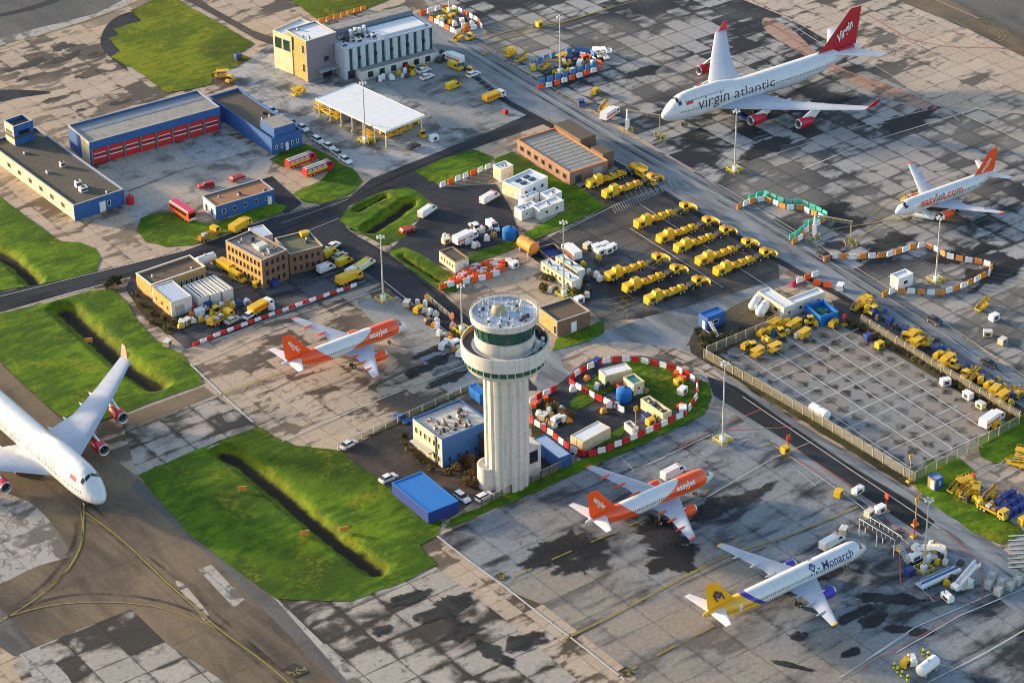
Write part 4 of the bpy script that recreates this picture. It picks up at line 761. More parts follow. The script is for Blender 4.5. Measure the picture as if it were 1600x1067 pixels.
row(o, 'F', 5, 1.3, 2.5, .3, frame='blue_pale'); row(o, 'S', 2, .2, 2.4, .4); door(o, 'F', o.w*.88, o.w*.95, 2.2, 'white_paint'); clutter(o, 5, seed=8, smax=.7)
# terminal
o = building('office_block', 'tan brick and mauve office block joined to the glass building', 'office block', (478, 66), (526, 52), (446, 48), 12.2, 'panel_mauve', 'roof_white', .35, left='brick_tan_sunlit', cap='pale_wall')
for z in (2.6, 8.2): window(o, 'S', 1.2, 2.2, z, z+2.2, glassm='glass_green', frame='dark_steel')
window(o, 'S', o.d*.62, o.d*.85, 7.4, 11.4, glassm='glass_green', frame='dark_steel'); window(o, 'F', o.w*.55, o.w*.72, 4.6, 6.2, frame='panel_mauve'); block(o, 'entrance_canopy', o.w*.3, o.w+1, -2.2, -.05, 2.6, 3.0, 'steel'); door(o, 'F', o.w*.5, o.w*.8, 2.4, 'glass_blue'); clutter(o, 3, seed=4, mats=('roof_white', 'galv'))
o = building('stair_block', 'low grey topped annex with dark glazing on the far left of the office block', 'annex', (455, 59), (498, 40), (427, 48), 11.2, 'cream', 'roof_white', .3, cap='pale_wall'); row(o, 'S', 2, 6.5, 9.8, .8, .4, glassm='glass_green', frame='post_cream')
o = building('glass_building', 'long building faced with pale panels and upright green glass strips under a sunken roof', 'terminal', (537, 78), (675, 42), (494, 52), 9.2, 'panel_grey', 'roof_white', .8, cap='panel_grey')
n = 11; s = o.w/n
for i in range(n):
    m = MB(); m.box(i*s+.15, i*s+s*.60, -.22, -.002, 2.4, 9.0, 'panel_grey'); m.build('cladding_panel', o.root)
    m = MB(); m.box(i*s+s*.64, i*s+s*.96, -.10, -.002, 2.4, 8.8, 'green_glass'); g_ = m.build('glass_strip', o.root)
    if i % 2: f = MB(); f.box(i*s+s*.60, i*s+s*1.0, -.16, -.10, 5.0, 6.1, 'glass_dark'); f.build('window_panel', g_)
block(o, 'ground_floor_annex', o.w*.12, o.w, -3.0, -.25, 0, 2.6, 'pale_wall', 'roof_grey'); door(o, 'F', 1, 3.2, 2.4, 'glass_blue')
for i in range(6): 
    m = MB(); x = o.w*(.2+.13*i); m.box(x, x+1.6, -3.08, -3.0, .4, 2.1, 'glass_blue'); m.build('shop_window', o.root)
block(o, 'roof_step', o.w*.02, o.w*.98, o.d*.68, o.d-.4, o.h-.8, o.h+1.5, 'blue_grey', 'roof_grey'); block(o, 'upper_roof', o.w*.42, o.w*.96, o.d*.12, o.d*.60, o.h-.8, o.h+.4, 'roof_white')
for i in range(9): unit(o, o.w*.04+i*o.w*.042, o.d*(.2+.09*(i*7 % 4)), o.h-.8, 1.6, 1.3, 1.0+.3*(i % 3), ('roof_white', 'galv', 'dark_steel', 'pale_wall')[i % 4])
for i in range(4): block(o, 'vent_stack', o.w*(.22+.05*i), o.w*(.22+.05*i)+.8, o.d*.52, o.d*.52+.8, o.h-.8, o.h+1.4+.3*(i % 2), 'roof_white')
# canopy
def canopy():
    h = 5.2; n, r, l = G(602, 206, h), G(659, 179, h), G(493, 155, h); b = (l-n).xy; ex = Vector((b.y, -b.x)).normalized(); ey = Vector((-ex.y, ex.x)); w, d = (r-n).xy.dot(ex), b.dot(ey)
    root = thing('vehicle_canopy', 'flat white canopy on slim posts with yellow feet, service vehicles kept beneath', 'canopy', (n.x, n.y, .08), math.atan2(ex.y, ex.x))
    m = MB(); m.box(0, w, 0, d, h-.3, h, 'roof_white'); rf = m.build('roof', root)
    m = MB(); m.box(-.06, w+.06, -.06, 0, h-.5, h+.1, 'white_paint'); m.box(-.06, w+.06, d, d+.06, h-.5, h+.1, 'white_paint'); m.box(-.06, 0, 0, d, h-.5, h+.1, 'white_paint'); m.box(w, w+.06, 0, d, h-.5, h+.1, 'white_paint'); m.build('fascia', rf)
    for x in (.6, w-.6):
        for k in range(7):
            y = .6+(d-1.2)*k/6; p = MB(); p.tube((x, y, 0), (x, y, h-.3), .13, .13, 'white_paint', 8); po = p.build('post', root); f = MB(); f.tube((x, y, 0), (x, y, .75), .3, .26, 'yellow_lime', 10); f.build('post_guard', po)
    return root, w, d
canopy_root, cw, cdp = canopy()
o = building('maintenance_building', 'pink brick workshop with a pale ribbed roof and sunlit roof edge by the service road', 'workshop', (890, 271), (936, 243), (808, 219), 3.6, 'brick_pink', 'roof_grey', .3, cap='orange_dull', long='y')  # roof edge coloured orange to paint in its sunlight
row(o, 'S', 7, 1.2, 2.6, .45, frame='wood'); door(o, 'F', o.w*.6, o.w*.85, 2.8, 'steel'); door(o, 'F', o.w*.15, o.w*.3, 2.2, 'dark_steel')
for k in range(12): m = MB(); m.box(.5, o.w-.5, .8+k*(o.d-1.6)/12, .86+k*(o.d-1.6)/12, o.h-.29, o.h-.22, 'galv'); m.build('roof_rib', o.roof)
block(o, 'side_store', o.w+.02, o.w+5, o.d*.52, o.d+.5, 0, 4.6, 'brick_brown', 'roof_dark'); block(o, 'side_store', o.w+.02, o.w+3.5, o.d*.1, o.d*.32, 0, 4.4, 'brick_brown', 'roof_dark')
# cabins in the green corner
o = building('site_cabin', 'large white portable cabin with four dark skylights on its roof', 'cabin', (813, 297), (856, 277), (788, 283), 3.4, 'white_paint', 'roof_white', .2, left='cream', cap='white_paint')  # white cabin's left wall painted cream for the sunlight on it
for i, j in ((0, 0), (1, 0), (0, 1), (1, 1)): block(o, 'skylight', o.w*(.25+.3*i), o.w*(.42+.3*i), o.d*(.25+.3*j), o.d*(.4+.3*j), o.h-.2, o.h+.1, 'glass_dark')
row(o, 'F', 3, 1.2, 2.3, .35); door(o, 'S', 1, 2, 2.2, 'white_paint')
for N, R_, L, lab, z, wl_ in (((815, 331), (841, 321), (808, 323), 'small white cabin at the corner of the lawn, lowest of the white cabins', 2.7, 'pale_wall'), ((843, 329), (881, 314), (835, 320), 'long cream white cabin on the lawn edge below the skylight cabin', 2.8, 'pale_wall'), ((817, 313), (842, 303), (812, 308), 'short white cabin tucked under the wall of the skylight cabin', 2.6, 'white_paint'), ((857, 309), (878, 300), (846, 302), 'white flat roofed cabin with a red box on its corner', 2.7, 'white_paint'), ((783, 266), (802, 259), (770, 259), 'tall cream cabin at the end of the orange and white barriers', 3.6, 'cream_box')):
    o = building('site_cabin', lab, 'cabin', N, R_, L, z, wl_, 'roof_white', .15, cap='white_paint'); row(o, 'F', 2, 1.1, 2.0, .3); door(o, 'S', .3, 1.1, 2.1, 'white_paint'); clutter(o, 2, seed=int(N[0]), smax=.7)
# depot cluster
o = building('brick_offices', 'three storey tan brick offices, one flank sunlit orange, with a pinkish cluttered roof', 'office', (409, 408), (449, 391), (352, 377), 7.8, 'brick_brown', 'roof_pinkish', .5, left='brick_tan_sunlit')  # left wall takes a sunlit brick colour, the others stay brown
for z in (.9, 3.3, 5.7): row(o, 'S', 9, z, z+1.3, .45, frame='wood_dark'); row(o, 'F', 4, z, z+1.3, .45, frame='wood_dark')
clutter(o, 9, seed=5); block(o, 'roof_hatch', o.w*.4, o.w*.75, o.d*.35, o.d*.5, o.h-.5, o.h+.6, 'pale_wall'); 
o = building('brick_annex', 'lower dark brick annex with an olive flat roof joined to the tan brick offices', 'annex', (452, 398), (503, 383), (429, 373), 5.6, 'brick_brown', 'roof_olive', .4)
for z in (.9, 3.3): row(o, 'F', 5, z, z+1.2, .4, frame='wood_dark')
clutter(o, 2, seed=6); block(o, 'yellow_plant', o.w*.7, o.w*.92, o.d-2.2, o.d-.6, o.h-.4, o.h+.7, 'yellow_paint')
o = building('depot_building', 'low depot with a brown felt roof, white roof edge and orange lit end wall', 'depot', (236, 446), (321, 417), (214, 427), 4.0, 'brick_tan_sunlit', 'roof_brown', .4, cap='white_paint'); row(o, 'F', 6, .8, 2.4, .5, o.w*.4, .5); clutter(o, 3, seed=7, smax=.6)  # depot brick coloured orange as if lit by the low sun
o = building('depot_annex', 'pale blue roofed annex with a long orange lit wall', 'annex', (267, 473), (300, 463), (237, 448), 4.1, 'pale_wall', 'blue_pale', .15, left='brick_tan_sunlit', cap=None); door(o, 'F', 1, 3.4, 2.6, 'steel'); row(o, 'S', 3, 1.3, 2.2, .2, frame='wood')  # long left wall coloured orange for the sun on it
for k in range(3):
    a, b_ = k*8.6, k*5.0
    o = building('striped_shed', 'narrow shed with a brown and white striped roof, %s' % ('nearest the depot annex', 'middle', 'farthest from the annex')[k], 'shed', (310+k*19, 467-k*5.4), (327+k*19, 462-k*5.4), (285+k*17, 447-k*6), 3.0, 'pale_wall', 'roof_brown', .05, cap=None, long='y')
    for q in range(3): m = MB(); m.box(o.w*(.1+.3*q), o.w*(.24+.3*q), .1, o.d-.1, o.h-.045, o.h+.05, 'white_paint'); m.build('roof_sheet', o.roof)
    door(o, 'F', .5, o.w-.5, 2.2, 'pale_wall')
o = building('gate_cabin', 'small cabin with a pale blue roof behind the tan brick offices', 'cabin', (403, 372), (424, 364), (388, 357), 3.4, 'pale_wall', 'blue_pale', .1, cap=None); row(o, 'F', 2, 1, 2.2, .5)
o = building('site_office', 'tan site hut with a dark ridged roof and white end on the small lawn', 'hut', (711, 411), (731, 403), (686, 393), 2.9, 'pale_wall', 'roof_dark', .1, left='cream', cap='wood'); row(o, 'F', 2, .9, 2.1, .25); row(o, 'S', 5, 1.1, 2.0, .3, frame='wood')
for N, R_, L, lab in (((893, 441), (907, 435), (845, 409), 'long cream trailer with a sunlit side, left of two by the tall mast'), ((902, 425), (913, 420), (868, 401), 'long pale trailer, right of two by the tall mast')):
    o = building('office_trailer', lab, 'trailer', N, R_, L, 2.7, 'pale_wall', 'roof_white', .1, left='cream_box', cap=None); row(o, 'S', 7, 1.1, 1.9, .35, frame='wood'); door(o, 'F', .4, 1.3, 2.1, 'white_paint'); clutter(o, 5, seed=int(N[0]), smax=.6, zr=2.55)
o = building('bund', 'open square pit with low walls and dark blue floor beside the tan tank', 'bund', (858, 405), (878, 391), (838, 388), 1.0, 'dark_steel', 'blue_deep', .8, cap='wood')
o = building('substation', 'brown brick hut with a dark roof and white door just right of the tower head', 'substation', (871, 504), (922, 487), (845, 480), 3.9, 'brick_brown', 'roof_brown', .35, left='brick_tan_sunlit', cap='parapet'); door(o, 'F', o.w*.42, o.w*.58, 2.6, 'white_paint'); window(o, 'S', o.d*.05, o.d*.2, .3, 2.6)  # left wall is the same brick, coloured orange for sunlight
# tower yard
o = building('tower_offices', 'two storey blue block with pale side wall and gravel roof at the tower foot', 'office', (691, 688), (766, 658), (640, 655), 7.2, 'blue_wall', 'gravel_pale', .4, left='cream', cap='blue_wall')
for z in (1.0, 4.2): row(o, 'S', 6, z, z+1.5, .5, frame='cream')
block(o, 'side_column', -.18, -.002, o.d*.18, o.d*.24, 0, 7.0, 'dark_steel'); m = MB(); m.box(-1.6, -.02, o.d*.3, o.d*.9, 2.5, 2.7, 'galv'); m.build('porch', o.root); row(o, 'F', 5, 1.2, 2.4, .3, frame='blue_wall')
clutter(o, 26, seed=9, mats=('gravel_pale', 'galv', 'roof_brown', 'pale_wall', 'dark_steel', 'roof_rust'), smax=.85); block(o, 'escape_stair', o.w*.74, o.w*.92, -2.4, -.03, 0, 5.2, 'dark_steel')
o = building('blue_shed', 'windowless shed with a bright blue sloping roof on the tower yard', 'shed', (669, 802), (707, 776), (612, 755), 2.7, 'blue_deep', 'blue_bright', .05, cap='blue_bright', long='y')
for N, R_, L, h, wl_, rf, lab, nm, ct in (((873, 717), (893, 709), (833, 686), 2.8, 'blue_wall', 'roof_white', 'blue container with a pale roof beside the tower foot', 'shipping_container', 'container'), ((750, 617), (760, 611), (732, 603), 2.4, 'blue_bright', 'blue_bright', 'small bright blue container half hidden behind the tower shaft', 'shipping_container', 'container'),
    ((946, 588), (988, 577), (938, 577), 2.8, 'cream_box', 'roof_white', 'cream container with a pale roof at the far end of the barrier oval', 'shipping_container', 'container'), ((990, 602), (1004, 594), (974, 590), 2.8, 'cream_box', 'teal_roof', 'short yellow cream cabin with a green roof in the middle of the oval', 'site_cabin', 'cabin'),
    ((1036, 648), (1047, 641), (1001, 624), 2.4, 'cream_box', 'roof_dark', 'long yellow skip full of dark scrap inside the oval', 'scrap_skip', 'skip'), ((911, 691), (954, 668), (888, 682), 2.8, 'cream_box', 'roof_white', 'cream white container in the lower corner of the barrier oval', 'shipping_container', 'container'), ((988, 672), (996, 667), (975, 661), 1.6, 'pale_wall', 'roof_pinkish', 'low tan box beside the blue mixer in the oval', 'storage_box', 'box'),
    ((1225, 482), (1241, 475), (1184, 456), 3.1, 'pale_wall', 'roof_white', 'sunlit cream walled cabin row, left wing of the white site offices', 'site_cabin', 'cabin'), ((1241, 475), (1289, 457), (1229, 468), 3.1, 'pale_wall', 'roof_white', 'pale cabin row, right wing of the white site offices', 'site_cabin', 'cabin'),
    ((1282, 496), (1309, 487), (1258, 477), 2.5, 'blue_bright', 'teal_roof', 'bright blue open skip with a green floor beside the site offices', 'waste_skip', 'skip'), ((1104, 498), (1133, 487), (1093, 490), 3.2, 'blue_wall', 'blue_bright', 'bright blue raised cabin at the corner of the fenced compound', 'site_cabin', 'cabin'), ((1462, 752), (1475, 746), (1450, 744), 2.5, 'blue_wall', 'blue_pale', 'small blue roofed kiosk with an orange front at the grass corner', 'kiosk', 'kiosk'), ((1404, 437), (1427, 428), (1391, 430), 3.0, 'white_paint', 'roof_white', 'white square shed inside the orange and white barrier loop', 'shed', 'shed')):
    op = nm == 'waste_skip' or nm == 'scrap_skip'
    o = building(nm, lab, ct, N, R_, L, h, wl_, rf, 1.2 if nm == 'waste_skip' else .6 if op else .12, cap=None if 'container' in nm else wl_, left={'kiosk': 'orange_dull', 'shed': 'cream'}.get(nm) if N[0] != 1225 else 'cream')  # cream left walls of shed and cabin row put sunlight into the paint
    if nm == 'shipping_container':
        for k in range(int(o.w/.55)): m = MB(); m.box(.2+k*.55, .42+k*.55, -.05, -.002, .15, h-.15, wl_); m.build('wall_rib', o.wall)
        door(o, 'S', .1, o.d*.48, h-.3, wl_); door(o, 'S', o.d*.52, o.d-.1, h-.3, wl_)
    elif 'cabin' in nm or nm in ('kiosk', 'shed'):
        row(o, 'F', max(1, int(o.w/3)), 1.0, 2.0, .4); door(o, 'S', .4, 1.4, 2.1, 'white_paint'); 
        if o.d > 6: row(o, 'S', int(o.d/2.6), 1.1, 2.0, .45, 1.6, .4, frame='wood')
    elif op: clutter(o, 9, seed=int(N[0]), zr=h-.6 if nm == 'scrap_skip' else h-1.2, mats=('dark_steel', 'roof_brown', 'galv') if nm == 'scrap_skip' else ('teal_paint', 'dark_steel'), smax=.9)
    if N[0] == 1104:
        m = MB()
        for k in range(9): m.box(-.3+k*.0, .7, -1.2-k*.35, -.85-k*.35, 2.6-k*.3, 2.66-k*.3, 'white_paint')
        m.box(-.36, -.3, -4.2, -.1, .2, .3, 'white_paint'); m.tube((-.33, -.2, 3.6), (-.33, -4.1, .9), .04, None, 'white_paint', 6); m.build('stair', o.root)
# the control tower
def tower():
    z0 = .1; c = G(793, 752); root = thing('control_tower', 'tall pale concrete control tower with green glass cab and round gallery', 'control tower', (c.x, c.y, z0), TH); tc = 'tower_concrete'
    m = MB(); n = 96; v = []; f = []
    for z, k in ((0, 1), (29.5, 1)):
        for i in range(n): a = 2*PI*i/n; r = 4.7 if (i % 6) in (0, 1, 2, 3) else 4.35; v.append((r*math.cos(a), r*math.sin(a), z))
    m.add(v, [(i, (i+1) % n, n+(i+1) % n, n+i) for i in range(n)], tc); m.build('shaft', root, 12)
    m = MB(); m.lathe([(4.5, 28.4), (7.2, 28.6), (7.9, 28.9), (8.5, 30.1)], tc, 64); m.lathe([(8.5, 31.3), (9.05, 31.5), (9.1, 34.5), (9.05, 34.65), (8.75, 34.65)], tc, 64); m.lathe([(8.75, 34.65), (8.7, 33.4)], 'wood', 64); m.lathe([(8.7, 33.45), (0, 33.5)], 'dark_steel', 64); g = m.build('gallery', root, 40)
    m = MB(); m.lathe([(8.45, 30.1), (8.45, 31.3)], 'green_glass', 64); gl = m.build('gallery_glazing', g, 40)
    for i in range(32):
        a = 2*PI*i/32; p = MB(); p.tube((8.5*math.cos(a), 8.5*math.sin(a), 30.1), (8.5*math.cos(a), 8.5*math.sin(a), 31.3), .09, None, tc, 6); p.build('gallery_mullion', g)
    m = MB(); m.lathe([(6.2, 33.5), (6.2, 36.3), (6.0, 36.4)], tc, 48); m.build('cab_wall', root, 40)
    m = MB(); m.lathe([(5.95, 36.4), (6.35, 39.5)], 'green_glass', 24, a0=.1); cg = m.build('cab_glazing', root)
    for i in range(24):
        a = .1+2*PI*i/24; p = MB(); p.tube((5.98*math.cos(a), 5.98*math.sin(a), 36.4), (6.38*math.cos(a), 6.38*math.sin(a), 39.5), .06, None, 'dark_steel', 6); p.build('cab_mullion', cg)
    m = MB(); m.lathe([(6.9, 33.5), (6.9, 33.56), (6.2, 33.56)], 'pale_wall', 48); m.build('deck_ring', root); m = MB(); m.lathe([(6.2, 39.5), (7.0, 39.6), (7.1, 40.9), (7.0, 41.0), (6.7, 41.0), (6.7, 40.45)], tc, 56); rf = m.build('cab_roof', root, 40); m = MB(); m.lathe([(6.7, 40.4), (0, 40.5)], 'blue_pale', 48); m.build('roof_deck', rf)
    rnd = random.Random(4)
    for i in range(44):      # railing posts, aerials and boxes on the roof
        a = 2*PI*i/44; p = MB(); p.tube((6.75*math.cos(a), 6.75*math.sin(a), 40.9), (6.75*math.cos(a), 6.75*math.sin(a), 41.9), .05, None, 'galv', 5); p.build('railing_post', rf)
    m = MB(); N_ = 44
    for z in (41.4, 41.9): 
        for i in range(N_): a, b_ = 2*PI*i/N_, 2*PI*(i+1)/N_; m.tube((6.75*math.cos(a), 6.75*math.sin(a), z), (6.75*math.cos(b_), 6.75*math.sin(b_), z), .035, None, 'galv', 4, False)
    m.build('railing', rf)
    m = MB(); m.lathe([(1.5, 40.4), (1.35, 41.6), (.9, 42.2), (0, 42.3)], 'post_cream', 16, 'Z', (-.6, 1.2, 0)); m.box(-1.0, 1.6, .2, .6, 41.4, 41.7, 'cream'); m.build('aerial_drum', rf, 40)
    m = MB(); m.tube((-3.4, 4.2, 43.6), (2.2, -.6, 41.6), .16, .13, 'white_paint', 8); m.tube((-.8, 2.0, 41.6), (-.8, 2.0, 42.7), .12, None, 'galv'); m.build('window_cleaning_jib', rf)
    for i in range(64):
        a, r = rnd.uniform(0, 6.28), rnd.uniform(2.4, 6.0); x, y = r*math.cos(a), r*math.sin(a); p = MB(); s = rnd.uniform(.10, .36); p.box(x-s, x+s, y-s*.7, y+s*.7, 40.45, 40.45+rnd.uniform(.2, .8), rnd.choice(('white_paint', 'galv', 'blue_pale', 'dark_steel')))
        if i % 3 == 0: p.tube((x, y, 40.5), (x, y, 42.6), .04, None, 'white_paint', 5)
        p.build('roof_fitting', rf)
    for i in range(16):
        a = rnd.uniform(-1.2, .9); r = rnd.uniform(6.8, 8.2); x, y = r*math.cos(a), r*math.sin(a); p = MB(); s = rnd.uniform(.2, .45); p.box(x-s, x+s, y-s, y+s, 33.5, 33.5+rnd.uniform(.4, 1.5), rnd.choice(('white_paint', 'galv', 'pale_wall', 'dark_steel'))); p.build('deck_unit', g)
    # podium
    m = MB(); pl = loc(root, 767, 762, 0); m.lathe([(2.6, 0), (2.6, 5.2), (2.3, 5.2), (2.3, 4.7), (0, 4.7)], tc, 28, 'Z', (pl.x+.6, pl.y+1.2, 0)); m.build('podium_drum', root, 40)
    pr = loc(root, 832, 744, 0); m = MB(); m.box(pr.x-2.0, pr.x+2.0, pr.y-.4, pr.y+3.6, 0, 7.4, tc); m.box(pr.x-1.1, pr.x+1.1, pr.y-.5, pr.y-.4, 3.6, 6.4, 'glass_dark'); m.build('podium_block', root)
    m = MB(); m.box(pl.x+3.2, pr.x-2.0, pl.y-1.2, pl.y-.7, 0, 3.2, tc); m.build('podium_wall', root)
    return root
tower()
# ---------------------------------------------------------------- kinds of vehicle and equipment; local x runs forward
def wheels(root, xs, y, r=.33, w=.24):
    for x in xs:
        for s in (-1, 1):
            m = MB(); m.wheel(x, s*y, r, w, 'black_rubber'); m.tube((x, s*(y+w/2), r), (x, s*(y+w/2+.015), r), r*.55, r*.5, 'galv', 10); m.build('wheel', root, 40)
def lamps(root, x, y, z, mat='white_paint', name='headlight', s=1):
    for q in (-1, 1): m = MB(); m.box(x-.02, x+.04*s, q*y-.16, q*y+.16, z-.08, z+.08, mat); m.build(name, root)
def mk_car(body, estate=False):
    def f():
        root = thing('parked_car', 'car', 'car'); m = MB()
        side = [(-2.1, .32), (-2.15, .62), (-2.05, .92), (-1.2, 1.0), (.75, .98), (1.85, .82), (2.1, .62), (2.1, .32)]
        m.side(side, -.86, .86, body); b = m.build('body', root, 30)
        t0, t1 = (-2.0, -1.75) if estate else (-1.75, -1.15)
        g = MB(); g.hexa([(t0, -.80, .95), (1.0, -.80, .95), (1.0, .80, .95), (t0, .80, .95)], [(t1, -.64, 1.42), (.25, -.64, 1.42), (.25, .64, 1.42), (t1, .64, 1.42)], 'glass_dark'); g.build('windows', root)
        r = MB(); r.box(t1-.04, .30, -.66, .66, 1.42, 1.48, body, tx=.08, ty=.06); r.build('roof', root)
        wheels(root, (-1.3, 1.3), .80, .32, .22); lamps(root, 2.1, .6, .62); lamps(root, -2.14, .62, .74, 'red_paint', 'tail_light')
        for s in (-1, 1): k = MB(); k.box(.72, .86, s*.9-.06, s*.9+.06, .98, 1.1, body); k.build('wing_mirror', root)
        return root
    return f
def mk_van(body, roof=None, L=5.4, stripe=None):
    def f():
        root = thing('parked_van', 'van', 'van'); h = L/2; m = MB()
        m.side([(-h, .4), (-h, 2.2), (-h+.1, 2.3), (h-1.55, 2.3), (h-.75, 1.35), (h-.1, 1.1), (h, .8), (h, .4)], -.98, .98, body); m.build('body', root, 25)
        r = MB(); r.box(-h+.25, h-1.75, -.85, .85, 2.3, 2.37, roof or body); rf = r.build('roof', root)
        r = MB(); r.box(h-2.3, h-2.0, -.6, .6, 2.37, 2.5, 'orange_paint'); r.build('beacon_bar', rf)
        g = MB(); g.hexa([(h-1.50, -.86, 2.22), (h-.80, -.86, 1.40), (h-.80, .86, 1.40), (h-1.50, .86, 2.22)], [(h-1.45, -.86, 2.26), (h-.75, -.86, 1.44), (h-.75, .86, 1.44), (h-1.45, .86, 2.26)], 'glass_dark'); g.build('windscreen', root)
        for s in (-1, 1):
            g = MB(); g.add([(h-2.35, s*.99, 1.35), (h-1.0, s*.99, 1.35), (h-1.55, s*.99, 2.05), (h-2.35, s*.99, 2.05)], [(0, 1, 2, 3)], 'glass_dark'); g.build('side_window', root)
            if stripe: g = MB(); g.box(-h+.1, h-.6, s*.99-.01, s*.99+.01, .8, 1.15, stripe); g.build('side_stripe', root)
        wheels(root, (-h+1.0, h-1.0), .86, .36, .24); lamps(root, h, .7, .85); lamps(root, -h-.02, .85, 1.1, 'red_paint', 'tail_light'); root.scale = (.88, .88, .86)
        return root
    return f
def mk_truck(cab, box, L=7.5, bh=3.2, flat=False, band=None):
    def f():
        root = thing('parked_truck', 'truck', 'truck'); h = L/2; m = MB(); m.box(-h, h-.2, -.5, .5, .55, .85, 'dark_steel'); m.build('chassis', root)
        c = MB(); c.side([(h-1.9, .5), (h-1.9, 2.5), (h-.45, 2.5), (h-.05, 1.6), (h, .5)], -1.15, 1.15, cab); co = c.build('cab', root, 25)
        g = MB(); g.hexa([(h-.40, -1.0, 2.42), (h-.06, -1.0, 1.65), (h-.06, 1.0, 1.65), (h-.40, 1.0, 2.42)], [(h-.36, -1.0, 2.44), (h-.02, -1.0, 1.67), (h-.02, 1.0, 1.67), (h-.36, 1.0, 2.44)], 'glass_dark'); g.build('windscreen', co)
        for s in (-1, 1): g = MB(); g.box(h-1.5, h-.6, s*1.16-.01, s*1.16+.01, 1.55, 2.25, 'glass_dark'); g.build('side_window', co)
        b = MB()
        if flat: b.box(-h, h-2.1, -1.2, 1.2, .95, 1.15, box); b.box(-h, h-2.1, -1.2, -1.12, 1.15, 1.6, box); b.box(-h, h-2.1, 1.12, 1.2, 1.15, 1.6, box)
        else: b.box(-h, h-2.1, -1.22, 1.22, .9, bh, box, tx=.04, ty=.04)
        bo = b.build('load_bed' if flat else 'box_body', root)
        if flat:
            for k in range(3): q = MB(); q.box(-h+.4+k*1.5, -h+1.5+k*1.5, -.8+.2*k, .5+.1*k, 1.16, 1.7+.25*(k % 2), ('yellow_dark', 'galv', 'wood')[k]); q.build('load', bo)
        if band:
            for s in (-1, 1): q = MB(); q.box(-h+.1, h-2.2, s*1.225-.01, s*1.225+.01, 1.5, 2.1, band); q.build('side_band', bo)
        wheels(root, (-h+1.1, -h+2.1, h-1.1) if L > 7 else (-h+1.2, h-1.1), 1.0, .48, .3); lamps(root, h, .85, .85); root.scale = (.95, .92, .84)
        return root
    return f
def mk_fire():
    root = thing('fire_engine', 'fire engine', 'fire engine'); m = MB(); m.box(-4.6, 2.6, -1.3, 1.3, .7, 2.9, 'red_paint', ty=.08); b = m.build('body', root)
    c = MB(); c.side([(2.65, .5), (2.65, 3.0), (4.0, 3.0), (4.75, 1.9), (4.8, .5)], -1.3, 1.3, 'red_paint'); co = c.build('cab', root, 25)
    g = MB(); g.hexa([(4.08, -1.15, 2.9), (4.72, -1.15, 1.95), (4.72, 1.15, 1.95), (4.08, 1.15, 2.9)], [(4.12, -1.15, 2.92), (4.77, -1.15, 1.97), (4.77, 1.15, 1.97), (4.12, 1.15, 2.92)], 'glass_dark'); g.build('windscreen', co)
    for s in (-1, 1):
        q = MB(); q.box(-4.5, 2.5, s*1.31-.015, s*1.31+.015, 1.35, 1.85, 'yellow_lime'); q.build('side_band', b)
        for k in range(4): q = MB(); q.box(-4.3+k*1.7, -2.9+k*1.7, s*1.31-.02, s*1.31+.02, 1.95, 2.7, 'galv'); q.build('shutter', b)
        g = MB(); g.box(2.9, 3.9, s*1.31-.01, s*1.31+.01, 1.9, 2.7, 'glass_dark'); g.build('side_window', co)
    q = MB(); q.box(-4.3, 2.3, -1.0, 1.0, 2.9, 3.0, 'white_paint'); rf = q.build('roof_deck', root)
    for s in (-.45, .45):
        q = MB(); q.box(-4.4, 3.2, s-.3, s-.24, 3.05, 3.2, 'galv'); q.box(-4.4, 3.2, s+.24, s+.3, 3.05, 3.2, 'galv')
        for k in range(14): q.box(-4.3+k*.56, -4.2+k*.56, s-.24, s+.24, 3.08, 3.16, 'galv')
        q.build('ladder', rf)
    q = MB(); q.box(3.0, 3.4, -1, 1, 3.0, 3.18, 'blue_bright'); q.build('beacon_bar', co); wheels(root, (-3.2, -2.0, 3.3), 1.1, .55, .35); lamps(root, 4.8, .95, .95); root.scale = (.92, .86, .84)
    return root
def mk_bus():
    root = thing('bus', 'bus', 'bus'); m = MB(); m.box(-4.5, 4.5, -1.2, 1.2, .4, 2.7, 'orange_paint', ty=.04); b = m.build('body', root); m = MB(); m.box(-4.4, 4.4, -1.12, 1.12, 2.7, 2.95, 'magenta_red', tx=.15, ty=.2); m.build('roof', root)
    for s in (-1, 1): g = MB(); g.box(-4.2, 3.6, s*1.2-.02, s*1.2+.02, 1.5, 2.3, 'glass_dark'); g.build('window_band', b)
    g = MB(); g.box(4.48, 4.52, -1.0, 1.0, 1.2, 2.4, 'glass_dark'); g.build('windscreen', b); g = MB(); g.box(4.5, 4.56, -1.1, 1.1, .45, 1.0, 'white_paint'); g.build('bumper', b); wheels(root, (-2.8, 2.8), 1.05, .48, .3)
    return root
